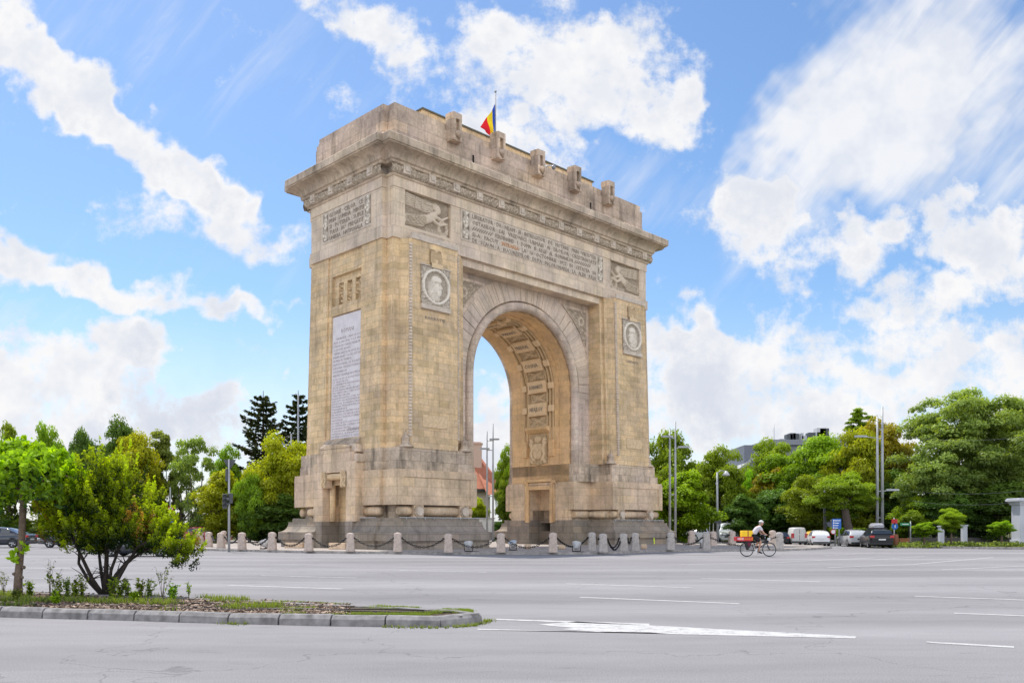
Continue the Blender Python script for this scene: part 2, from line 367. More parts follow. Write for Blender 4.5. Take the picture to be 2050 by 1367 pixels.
# carved spandrels
for mx in (False, True):
    U = (lambda u: L-u) if mx else (lambda u: u)
    mb = MB()
    tri = [(6.42,17.75),(8.75,17.75),(7.75,16.9),(7.0,16.0),(6.42,15.0)]
    out = [(6.25,17.95),(9.2,17.95),(8.0,17.05),(7.1,16.1),(6.25,14.55)]
    n5 = len(tri)
    for k in range(n5):
        q = [tri[k], tri[(k+1)%n5], out[(k+1)%n5], out[k]]
        mb.rings([[(U(x),1.12,z) for x,z in q],[(U(x),1.25,z) for x,z in q]])
    mb.build('spandrel_frame', M['bay'], arch)
    V = []; T = []; Fc = []
    N = 34
    for j in range(N+1):
        z = 15.0+2.75*j/N
        # right limit along hypotenuse
        hx = np.interp(z, [15.0,16.0,16.9,17.75], [6.44,7.0,7.75,8.75])
        for i in range(N+1):
            u = 6.42+(hx-6.42)*i/N; h = foliage(u, z, 4.2, 3)
            d2 = math.hypot(u-7.0, z-17.0); h = max(h*.8, 1.-abs(d2-.28)*7) if d2 < .45 else h*.85
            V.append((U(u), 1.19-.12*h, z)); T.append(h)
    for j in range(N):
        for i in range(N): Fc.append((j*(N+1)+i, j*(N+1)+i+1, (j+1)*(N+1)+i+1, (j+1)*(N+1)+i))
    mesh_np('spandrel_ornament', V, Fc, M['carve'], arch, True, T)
for v0, v1 in ((.15,1.3),(W-1.3,W-.15)):
    MB().box(5.98, L-5.98, v0, v1, 18.32, 18.86).build('lintel', M['entab'], arch)
# ---------------------------------------------------------------- entablature
mb = MB(); band(mb, [(.1,18.83),(.1,19.53)]); mb.build('string_course', M['entab'], arch)
mb = MB(); mb.prism([(.3,.3),(L-.3,.3),(L-.3,W-.3),(.3,W-.3)], 19.53, 21.9)
for my in (False, True):     # the facing, open where the carved panels are let in
    for x0, x1 in ((n_,1.235),(4.87,21.03),(24.665,L-n_)):
        mb.prism(ref([(x0,0),(x1,0),(x1,.31),(x0,.31)], False, my), 19.53, 21.9)
    mb.prism(ref([(1.235,0),(4.87,0),(4.87,.31),(1.235,.31)], False, my), 19.53, 19.62)
    mb.prism(ref([(21.03,0),(24.665,0),(24.665,.31),(21.03,.31)], False, my), 19.53, 19.62)
for mx in (False, True):
    mb.prism(ref([(0,a_),(.31,a_),(.31,W-a_),(0,W-a_)], mx), 19.53, 21.9)
mb.build('frieze_wall', M['entab'], arch)
mb = MB(); band(mb, [(.05,21.9),(.05,22.5),(.16,22.56),(.16,22.64)]); mb.build('frieze_band', M['entab'], arch)
mb = MB(); band(mb, [(-.02,22.64),(-.02,23.2)]); mb.build('garland_ground', M['trim_dk'], arch)
mb = MB(); band(mb, [(.34,23.16),(.38,23.2),(.38,23.3),(.5,23.36),(.5,23.46)]); mb.build('bed_moulding', M['cornice'], arch)
prof = [(.5,23.44)]+[(.5+.66*(1-math.cos(PI/2*k/6)), 23.46+.42*math.sin(PI/2*k/6)) for k in range(1,7)]+[(1.2,23.88),(1.2,23.95),(1.28,23.97),(1.28,24.4),(1.22,24.46),(-.05,24.62)]
mb = MB(); band(mb, prof); mb.build('cornice', M['cornice'], arch)
# garland cells between square blocks
def gar_side(axis, length, flip):
    """axis 'u': runs along the long face, 'v' along the short one; flip picks the far side"""
    N0 = [1.07+1.98*k for k in range(13)] if axis == 'u' else [1.36+2.11*k for k in range(4)]
    def pt(s, out, z):
        if axis == 'u': return (s, (W+out) if flip else -out, z)
        return ((L+out) if flip else -out, s, z)
    ends = ((-.05, L+.05) if axis == 'u' else (.3, W-.3))
    segs = [(ends[0], N0[0]-.27)]+[(x+.27, y-.27) for x, y in zip(N0[:-1], N0[1:])]+[(N0[-1]+.27, ends[1])]
    for (x0, x1) in segs:
        ns, na = max(4, int((x1-x0)/.06)), 12; V = []; T = []
        for i in range(ns+1):
            s = x0+(x1-x0)*i/ns
            for j in range(na+1):
                t = PI*(j/na)-PI/2; f = foliage(s, j*.09, 6, 11+flip)
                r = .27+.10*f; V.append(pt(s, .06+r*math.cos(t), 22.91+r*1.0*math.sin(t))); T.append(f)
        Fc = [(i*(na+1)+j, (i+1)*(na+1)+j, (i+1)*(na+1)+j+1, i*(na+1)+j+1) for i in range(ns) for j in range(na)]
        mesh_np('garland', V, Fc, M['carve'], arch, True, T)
    for s in N0:
        mb = MB()
        for d, w0, z0, z1 in ((.44,.26,22.66,23.16),(.5,.15,22.8,23.1)):
            p0, p1 = pt(s-w0, -.02, z0), pt(s+w0, d, z1)
            mb.box(min(p0[0],p1[0]), max(p0[0],p1[0]), min(p0[1],p1[1]), max(p0[1],p1[1]), z0, z1)
        mb.build('garland_block', M['trim'], arch)
for ax, ln in (('u',L),('v',W)):
    for fl in (False, True): gar_side(ax, ln, fl)
# ---------------------------------------------------------------- attic
mb = MB(); band(mb, [(-.18,24.5),(-.18,25.35),(-.22,25.35),(-.22,26.65)]); mb.build('attic_wall', M['attic'], arch)
mb = MB(); band(mb, [(-.34,26.6),(-.34,27.13)]); mb.build('parapet', M['attic'], arch)
MB().box(4.4, 21.5, 2.2, W-2.2, 27.1, 28.55).build('roof_block', M['pier'], arch)
MB().box(4.3, 21.6, 2.1, W-2.1, 28.55, 28.64).build('roof_cap', plain('dark_sheet_metal', (.12,.12,.09), .6), arch)
for my in (False, True):
    for k in range(5):
        u = 5.17+3.89*k; mb = MB(); q = lambda a, b, c, d: [(W-y if my else y) for y in (c, d)]
        def bx(x0, x1, v0, v1, z0, z1):
            y0, y1 = (W-v1, W-v0) if my else (v0, v1); mb.box(u+x0, u+x1, y0, y1, z0, z1)
        bx(-.42,.42,-.12,.3,25.95,27.3); bx(-.36,-.15,-.36,-.12,25.98,27.72); bx(.15,.36,-.36,-.12,25.98,27.72); bx(-.15,.15,-.36,-.12,27.35,27.72); bx(-.42,.42,-.12,.35,27.3,27.72)
        bx(-.15,.15,-.3,-.12,25.98,26.25)
        mb.sphere((u, (W+.36) if my else -.36, 26.42), .2, 10, 8)
        for t in range(5): mb.tube([(u-.2+.08*t, (W+.4) if my else -.4, 26.3-.05*t), (u-.16+.1*t, (W+.48) if my else -.48, 26.5)], .04, 5)
        mb.build('attic_buttress', M['attic'], arch)
# spouts and slits on the attic
mb = MB()
for u in (3.8, 8.0, 12.0, 15.6, 19.4, 23.4):
    mb.cyl((u, .1), .07, 24.72, 24.95, 8)
for u in (7.0, 18.9): mb.box(u-.05, u+.05, .16, .25, 25.2, 25.75)
mb.build('drain_slot', plain('black_hole', (.01,.01,.01), .9), arch)
# ---------------------------------------------------------------- frieze reliefs: winged figures stretching out a wreath
def seg_d(px, py, ax, ay, bx, by):
    dx, dy = bx-ax, by-ay; t = max(0, min(1, ((px-ax)*dx+(py-ay)*dy)/(dx*dx+dy*dy))); return math.hypot(px-ax-t*dx, py-ay-t*dy), t
def victory(s, t):      # s 0..3.63 towards the outstretched arms, t 0..2.28
    h = .2+.12*foliage(s, t, 2.2, 5)
    def limb(ax, ay, bx, by, r0, r1, a=1.0):
        nonlocal h
        d, k = seg_d(s, t, ax, ay, bx, by); r = r0+(r1-r0)*k
        if d < r: h = max(h, a*(.55+.45*math.sqrt(1-(d/r)**2)))
    # wing, fanned feathers
    if .05 < s < 2.3 and t > 1.0:
        top = 2.25-.10*s; bot = 1.42-.06*s+.25*max(0,s-1.7)
        if bot < t < top:
            row = (t-bot)/(top-bot); fe = row*6; fr = fe-int(fe); h = max(h, .30+.45*math.sin(PI*fr)**.6)
            if abs(s-.8-.1*row) < .03 or abs(s-1.35) < .03: h *= .7
    # flying body and draped legs
    limb(.2,.62, 1.3,.72, .34,.30, .8); limb(.15,.45,1.4,.58,.16,.22,.95); limb(.1,.75,1.3,.86,.10,.2,.98)
    limb(1.3,.75, 2.0,1.02, .32,.27, 1.0); limb(2.0,1.05, 2.4,1.3, .27,.24, 1.0)
    for k in range(5):
        d, kk = seg_d(s, t, .15,.36+.1*k, 1.7,.55+.12*k)
        if d < .022: h *= .45
    limb(2.35,1.4,2.55,1.52,.14,.12,.9)
    d = math.hypot((s-2.66)/.23, (t-1.68)/.28)
    if d < 1: h = max(h, .7+.35*math.sqrt(1-d*d))
    d = math.hypot((s-2.5)/.27, (t-1.84)/.24)
    if d < 1: h = max(h, .62+.25*abs(math.sin(s*30+t*22)))
    limb(2.4,1.28,2.95,1.12,.13,.1,1.0); limb(2.95,1.12,3.45,1.42,.1,.07,1.0); limb(2.2,1.02,2.8,.78,.12,.1,.95); limb(2.8,.78,3.4,.98,.09,.07,.95)
    # wreath / drapery on the ground below the hands
    d = abs(math.hypot((s-3.1)/1.0, (t-.62)/1.1)-.34)
    if d < .12: h = max(h, .5+.3*nz(s*12, t*12)+.2)
    if t < .45 and 1.7 < s < 3.55: h = max(h, .35+.3*abs(math.sin(s*14+t*5))*(1-t/.6))
    if t < .16: h = max(h, .9)
    return h
for my in (False, True):
    for mir, u0 in ((False, 1.235), (True, 21.03)):
        def fn(s, t, h, mir=mir, u0=u0, my=my):
            u = u0+(3.63-s if mir else s); v = .27-h
            return (u, W-v if my else v, 19.62+t)
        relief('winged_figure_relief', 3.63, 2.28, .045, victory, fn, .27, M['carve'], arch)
# inscription panels
def front(u0, z0, v0=0., back=False):
    if back: return lambda x, y, z: (u0-x, W-v0+z, z0+y)
    return lambda x, y, z: (u0+x, v0-z, z0+y)
rows = ['LIBERATOR · DE · NEAM · SI · INTREGITOR · DE · HOTARE · PRIN · VIRTUTEA',
        'OSTASILOR · SAI · VREDNICI · URMASI · AI · EROILOR · CRESTINATATII',
        'FERDINAND · I · DOMN · SI · REGE · AL · ROMANILOR',
        'SI-A · FACUT · INTRAREA · LA · 16 · OCTOMBRIE · 1922 · IN · CETATEA · SA',
        'DE · SCAUN · A · BUCURESTILOR · DUPA · INCORONAREA · LA · ALBA · IULIA']
for back in (False,):
    pn = MB().box(5.72, 20.12, -.035, .02, 19.92, 21.88).build('inscription_panel', M['trim'], arch)
    mb = MB(); red = MB()
    for i, r in enumerate(rows):
        z0 = 21.5-.385*i; x0, w = (6.7, 12.55) if i != 2 else (8.75, 7.9)
        if i == 3:   # one word is stained orange
            tot = 12.55; add_text(mb, 'SI-A · FACUT ·', front(x0, z0, -.035), 2.55, .27, .03)
            add_text(red, 'INTRAREA', front(x0+2.68, z0, -.035), 1.62, .27, .032)
            add_text(mb, '· LA · 16 · OCTOMBRIE · 1922 · IN · CETATEA · SA', front(x0+4.4, z0, -.035), 8.15, .27, .03)
        else: add_text(mb, r, front(x0, z0, -.035), w, .27, .03)
    for x0 in (6.7, 16.8):      # laurel sprays filling the third line
        for k in range(9):
            xx = x0+.2*k; mb.tube([(xx,-.05,20.76),(xx+.2,-.055,20.96)], .035, 5)
    mb.build('inscription', M['letter'], pn); red.build('stained_word', M['letter_red'], pn)
    for x0 in (5.85, 19.45):
        relief('panel_ornament', .6, 1.75, .05, lambda s,t: (foliage(s,t,4,2) if abs(s-.3) < .12+.16*abs(math.sin(t*4.2)) else 0.05), (lambda s,t,h,x0=x0: (x0+s, -.03-h, 20.03+t)), .1, M['carve_pale'], pn)
def leftf(v0, z0, u0=0.): return lambda x, y, z: (u0-z, v0-x, z0+y)
pn = MB().box(-.035, .02, 1.75, 7.05, 19.85, 21.86).build('inscription_panel', M['trim'], arch)
mb = MB()
for i, (r, w) in enumerate((('GLORIE · CELOR · CE',3.7),('PRIN · LUMINA · MINTEI',3.8),('SI · PUTEREA · SUFLE',3.75),('TULUI · AU · PREGATIT',3.75),('UNIREA · NATIONALA',3.65))):
    add_text(mb, r, leftf(6.25, 21.42-.37*i, -.035), w, .27, .03)
mb.build('inscription', M['letter'], pn)
for v0 in (7.0, 2.35):
    relief('panel_ornament', .6, 1.75, .05, lambda s,t: (foliage(s,t,4,2) if abs(s-.3) < .12+.16*abs(math.sin(t*4.2)) else 0.05), (lambda s,t,h,v0=v0: (-.03-h, v0-s, 20.0+t)), .1, M['carve_pale'], pn)
# ---------------------------------------------------------------- pilaster medallions
def medal(s, t, flip=1):
    x, y = (s-1.15)*flip, t-1.17; r = math.hypot(x, y)
    if r > 1.1: return foliage(s, t, 6.5, 4)*.75
    if r > .93: return .95+.05*math.cos((r-1.015)*18)
    if r > .9: return .1
    h = .22
    def ell(cx, cy, rx, ry, a, b=.4):
        nonlocal h
        d = math.hypot((x-cx)/rx, (y-cy)/ry)
        if d < 1: h = max(h, a-b+b*math.sqrt(1-d*d))
    ell(.08,.02,.34,.5,.85); ell(.02,.42,.42,.26,.95); ell(-.18,.15,.3,.42,.7); ell(.2,-.28,.24,.32,.9); ell(-.25,-.35,.4,.42,.75); ell(-.45,-.1,.22,.5,.6); ell(-.1,-.7,.45,.25,.7)
    d, k = seg_d(x, y, .30,.12,.47,-.06)
    if d < .07: h = max(h, .82)
    if h > .3: h += .14*nz(x*9, y*9, 3)-.16*(abs(math.sin(x*14-y*9)) < .22)*(x < 0)
    if math.hypot(x-.27, y-.12) < .06: h = .45
    if abs(y+.13-.2*(x-.3)) < .02 and x > .2: h = min(h, .5)
    if abs(y-.27) < .025 and x > -.2 and h > .3: h = .5
    return h
def crown(s, t):
    if t < .28: return .9
    x = s-.45; y = t-.28
    return .3+.7*max(0, math.cos(x*10))*max(0, math.cos(y*9-1))+.2*foliage(s, t, 9, 2) if y < .85-.4*abs(x) else .1
for my in (False, True):
    for fl, uc0 in ((1, 3.12), (-1, L-3.12)):
        def fm(x0, z0, v0):
            def g(s, t, h):
                u = uc0+x0+s; v = v0-h; p = warp((u, v, z0+t)); return (p[0], W-p[1], p[2]) if my else p
            return g
        def bxp(x0, x1, v0, v1, z0, z1, name, mat, par=arch):
            b = MB().box(uc0+x0, uc0+x1, v0, v1, z0, z1); 
            if my: b.v = [(x, W-y, z) for x, y, z in b.v]
            return b.build(name, mat, par, warp)
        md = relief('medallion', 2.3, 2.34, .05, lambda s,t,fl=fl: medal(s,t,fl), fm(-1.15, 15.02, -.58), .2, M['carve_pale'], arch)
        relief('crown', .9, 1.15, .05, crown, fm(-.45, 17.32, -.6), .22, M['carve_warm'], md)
        bxp(-.45,.45,-.78,-.58,17.3,17.36,'crown_shelf', M['trim'], md)
        bxp(-1.15,1.15,-.74,-.58,14.72,15.0,'medallion_sill', M['trim'], md)
        bxp(-1.2,1.2,-.7,-.58,17.38,17.46,'medallion_lintel', M['trim'], md)
        relief('sword_relief', 2.1, .85, .06, lambda s,t: .5+.5*foliage(s,t,3.4,9) if .06<s<2.04 and .06<t<.79 else 0, fm(-1.05,7.45,-.572), .07, M['carve_warm'], arch)
        bxp(-1.85, 1.85, -.64, -.5, 18.83, 19.18, 'pilaster_cap', M['trim'], arch)
        if not my:
            mb = MB(); txt = 'BARBATIE' if fl > 0 else 'CREDINTA'
            add_text(mb, txt, lambda x, y, z: warp((uc0-.8+x, -.585-z, 14.12+y)), 1.6, .2, .02)
            mb.build('inscription', M['letter'], arch)
# ---------------------------------------------------------------- marble tablet
tb = MB().box(.2, .33, 2.78, 6.08, 7.05, 14.95).build('tablet', M['pale'], arch, warp)
para = ("RASBOIUL CARE DE DOI ANI A INCINS TOT MAI STRANS HOTARELE NOASTRE A SGUDUIT ADANC TEMELIILE EUROPEI SI A INVEDERAT CA PE VIITOR NUMAI PE TEMEIUL NATIONAL SE POATE ASIGURA VIEATA PASNICA A POPOARELOR . PENTRU NEAMUL NOSTRU EL A ADUS ZIUA ASTEPTATA DE VEACURI DE CONSTIINTA NATIONALA ZIUA UNIREI LUI . DUPA VREMI INDELUNGATE DE NENOROCIRI SI DE GRELE INCERCARI INAINTASII NOSTRI AU REUSIT SA INTEMEIEZE STATUL ROMAN PRIN UNIREA PRINCIPATELOR PRIN RASBOIUL INDEPENDENTEI PRIN MUNCA LOR NEOBOSITA PENTRU RENASTEREA NATIONALA . ASTAZI NE ESTE DAT NOUA SA INTREGIM OPERA LOR INCHEGAND PENTRU TOTDEAUNA CEEACE MIHAI VITEAZUL A INFAPTUIT NUMAI PENTRU O CLIPA UNIREA ROMANILOR DE PE CELE DOUA PARTI ALE CARPATILOR").split()
lines = []; cur = ''
for w in para:
    if w == '.': lines.append(cur); cur = ''; continue
    if len(cur)+len(w)+1 > 23: lines.append(cur); cur = w
    else: cur = (cur+' '+w).strip()
lines.append(cur)
def ltab(v0, z0): return lambda x, y, z: warp((.2-z, v0-x, z0+y))
mb = MB(); add_text(mb, 'ROMANI', ltab(5.1, 13.82), 1.35, .26, .006)
z = 13.42; 
for i, ln in enumerate(lines):
    wd = 3.0*(len(ln)/24 if len(ln) < 17 else 1); hh = .155 if i < 11 else .12
    add_text(mb, ln, ltab(5.93 if i not in (0,) else 5.6, z), min(wd, 3.0 if i else 2.65), hh, .006); z -= (.235 if i < 11 else .175)
add_text(mb, 'ROMANI', ltab(5.3, z-.1), .8, .14, .006); add_text(mb, 'FERDINAND', ltab(4.2, 7.5), 1.25, .2, .006); 
mb.build('inscription', M['ink'], tb)
# ---------------------------------------------------------------- vault framework
def vp(s, v, h, r=4.92, z0=6.2):
    """s arc length from z0 on the +u jamb over the crown to the other jamb; h inward"""
    up = ZS-z0; R = r-h
    if s <= up: return (UC+R, v, z0+s)
    an = (s-up)/r
    if an <= PI: return (UC+R*math.cos(an), v, ZS+R*math.sin(an))
    return (UC-R, v, ZS-(s-up-PI*r))
TOT = 2*(ZS-6.2)+PI*4.92
def vbox(mb, s0, s1, v0, v1, h0, h1, n=None):
    n = n or max(1, int((s1-s0)/.3))
    mb.rings([[vp(s,v0,h0),vp(s,v1,h0),vp(s,v1,h1),vp(s,v0,h1)] for s in [s0+(s1-s0)*k/n for k in range(n+1)]])
mb = MB(); vbox(mb, 0, TOT, 2.5, W-2.5, -.1, 0, 60); mb.build('vault_panel', M['vault'], arch)
mb = MB()
for v0, v1 in ((2.9,3.5),(W-3.5,W-2.9)): vbox(mb, 2.9, TOT-2.9, v0, v1, 0, .012, 60)
mb.build('rod_shade_strip', M['shadowst'], arch)  # flat dark strip, shade under the rods put into its colour
mb = MB()
for v in (3.02, 3.34, W-3.02, W-3.34):
    mb.tube([vp(TOT*k/70, v, .02) for k in range(4, 67)], .1 if v in (3.34, W-3.34) else .07, 6)
mb.build('vault_rod', M['rodst'], arch)
mb = MB()
for v0, v1 in ((3.5,3.6),(W-3.6,W-3.5)): vbox(mb, 3.0, TOT-3.0, v0, v1, 0, .16, 60)
mb.build('vault_border', M['rodst'], arch)
S0 = 3.05; PITCH = (TOT-2*S0-.8)/11; names = ['BRASOV','NEAJLOV','COSMIN','PREDEAL','MARASTI','OITUZ','CERNA','DRAGOSLAVELE','ORSOVA','BUCOVINA','JIU']
names = ['NEAJLOV','ROBANESTI','COSNA','PREDEAL','MARASTI','OITUZ','CERNA','DOBROGEA','ORSOVA','SIBIU','BRASOV']
for k in range(12):
    s0 = S0+k*PITCH
    def f(s, t, k=k):
        x, y = s-.95, t-.4; h = .75*foliage(s, t, 5.0, k)
        for sg in (1,-1):
            d = abs(y*.92-sg*x*.42)
            if d < .1 and abs(x) < .85: h = max(h, .42+.2*math.sqrt(1-(d/.1)**2)+.3*nz(s*9,t*9,k))
        return h if .05<s<1.85 and .03<t<.77 else .9
    relief('trophy_panel', 1.9, .8, .05, f, (lambda s,t,h,s0=s0: vp(s0+t, W/2+.95-s, h+.005)), .14, M['carve_warm'], arch)
    if k < 11:
        mb = MB(); vbox(mb, s0+.8, s0+PITCH, 3.6, W-3.6, 0, .3); vbox(mb, s0+.9, s0+PITCH-.1, 3.72, W-3.72, .3, .33)
        pl = mb.build('plaque', M['plaque'], arch); mb = MB(); vbox(mb, s0+.74, s0+PITCH+.06, 3.5, W-3.5, 0, .14); mb.build('plaque_shade_back', M['shadowst'], pl)  # dark slab showing round the plaque, painted as its shade
        mb = MB(); add_text(mb, names[k], (lambda x,y,z,s0=s0: vp(s0+.8+(PITCH-.8)/2-.15+y, W/2+.68-x, .33+z)), 1.36, .34, .03); mb.build('inscription', M['letter'], pl)
        for v in (3.18, W-3.18):
            mb = MB(); vbox(mb, s0+1.05, s0+PITCH-.25, v-.26, v+.2 if v < 4 else v+.26, 0, .22) if v < 4 else vbox(mb, s0+1.05, s0+PITCH-.25, v-.2, v+.26, 0, .22)
            mb.build('rod_block', M['plaque'], arch)
for mx in (False, True):
    Q = (lambda p: (L-p[0],p[1],p[2])) if not mx else (lambda p: p)
    mb = MB()
    mb.rings([[Q((UC-4.92,3.2,8.72)),Q((UC-4.92,W-3.2,8.72))][0:1]*0 or [(UC-4.92,3.3,8.7),(UC-4.92,W-3.3,8.7),(UC-4.92,W-3.3,9.2),(UC-4.92,3.3,9.2)], [(UC-4.5,3.4,9.0),(UC-4.5,W-3.4,9.0),(UC-4.55,W-3.4,9.2),(UC-4.55,3.4,9.2)]])
    mb.box(UC-4.92, UC-4.7, 2.9, 3.35, 6.9, 8.1); mb.box(UC-4.7, UC-4.66, 2.98, 3.27, 7.0, 8.0); mb.box(UC-4.92, UC-4.7, W-3.35, W-2.9, 6.9, 8.1)
    if not mx: mb.v = [(L-x, y, z) for x, y, z in mb.v]
    mb.build('console_ledge', M['vault'], arch)
    def arms(s, t):
        x, y = s-.95, t-1.2; h = 0
        w = .92*(1-.15*abs(y)) if y > -.55 else .92*math.sqrt(max(0, 1-((y+.55)/.62)**2))
        if abs(x) < w: h = .25+.2*foliage(s, t, 4, 6)
        for sx in (-1, 1):   # supporters either side
            for ax, ay, bx, by, r in ((.72,.5,.55,.1,.18),(.55,.1,.7,-.35,.15),(.7,-.35,.45,-.75,.13),(.62,.62,.72,.8,.15)):
                d, k = seg_d(x*sx, y, ax, ay, bx, by)
                if d < r: h = max(h, .55+.4*math.sqrt(1-(d/r)**2)+.06*nz(x*15,y*15))
        sh = .42 if y > -.35 else .42*math.sqrt(max(0, 1-((y+.35)/.35)**2))
        if abs(x) < sh and -.7 < y < .5:
            h = .85
            if abs(x) < .025 or abs(y) < .03: h = .65
            if math.hypot(x, y-.02) < .14: h = 1.
            h += .1*nz(x*14, y*14)
        d = math.hypot(x/.34, (y-.82)/.26)
        if d < 1: h = max(h, .6+.4*abs(math.cos(x*16))*(1-d*.5))
        if -1.05 < y < -.6 and abs(abs(x)-.5+(y+.6)*.3) < .3: h = max(h, .6+.25*math.sin(x*14+y*9))
        return min(h, 1.1)
    relief('coat_of_arms', 1.9, 2.4, .045, arms, (lambda s,t,h,mx=mx: ((UC-4.93+h) if mx else (UC+4.93-h), (W/2-.95+s) if mx else (W/2+.95-s), 6.2+t)), .3, M['carve_warm'], arch)
# ---------------------------------------------------------------- bases of the piers
VB, PU = 1.0, 17.9
def base_poly(e=0, eu=None, ep=0):
    """plan of a pier base grown outwards by e; ep grows the side that faces the passage"""
    x1 = 6.05+e*.8; xp = L-PU+ep
    return [(-.22-e,-1.13-e),(x1,-1.13-e),(x1,VB-ep),(xp,VB-ep),(xp,W-VB+ep),(x1,W-VB+ep),(x1,W+1.13+e),(-.22-e,W+1.13+e),(-.22-e,W-.3+e*.5),(-.45-e,W-.3+e*.5),(-.45-e,.3-e*.5),(-.22-e,.3-e*.5)]
DV0, DV1 = 3.35, 5.6       # passage door in v
def minus_door(mb, mx, z0, z1, e, ep, portal=None):
    """the base as pieces that leave the door recesses open; portal leaves a gap on the end face"""
    x1 = 6.05+e*.8; xp = L-PU+ep; x0 = -.45-e; xd = xp-1.3; xo = 1.2
    P = []
    P.append([(-.22-e,-1.13-e),(x1,-1.13-e),(x1,VB-ep),(x1,1.5),(-.22-e,1.5)][0:2]+[(x1,1.5),(-.22-e,1.5)])
    P.append([(-.22-e,W-1.5),(x1,W-1.5),(x1,W+1.13+e),(-.22-e,W+1.13+e)])
    # passage side
    P.append([(x1,VB-ep),(xp,VB-ep),(xp,DV0),(x1,DV0)]) ; P.append([(x1,DV1),(xp,DV1),(xp,W-VB+ep),(x1,W-VB+ep)])
    if x1 < xd: P.append([(x1,DV0),(xd,DV0),(xd,DV1),(x1,DV1)])
    # middle
    g0, g1 = portal or (3.1, 5.7)
    P.append([(xo,1.5),(x1,1.5),(x1,W-1.5),(xo,W-1.5)])
    P.append([(x0,.3-e*.5),(xo,.3-e*.5),(xo,1.5),(x0,1.5)] if False else [(x0,.3-e*.5),(-.22-e,.3-e*.5),(-.22-e,1.5),(x0,1.5)])
    P.append([(x0,W-1.5),(-.22-e,W-1.5),(-.22-e,W-.3+e*.5),(x0,W-.3+e*.5)])
    P.append([(x0,1.5),(xo,1.5),(xo,g0),(x0,g0)]); P.append([(x0,g1),(xo,g1),(xo,W-1.5),(x0,W-1.5)])
    for p in P: mb.prism(ref(p, mx), z0, z1)
def slope_ring(mb, mx, prof, gap):
    """sloping plinth course: one sloped prism per straight run, front, back and the end face either side of the gap"""
    for e0, z0, e1, z1 in prof: pass
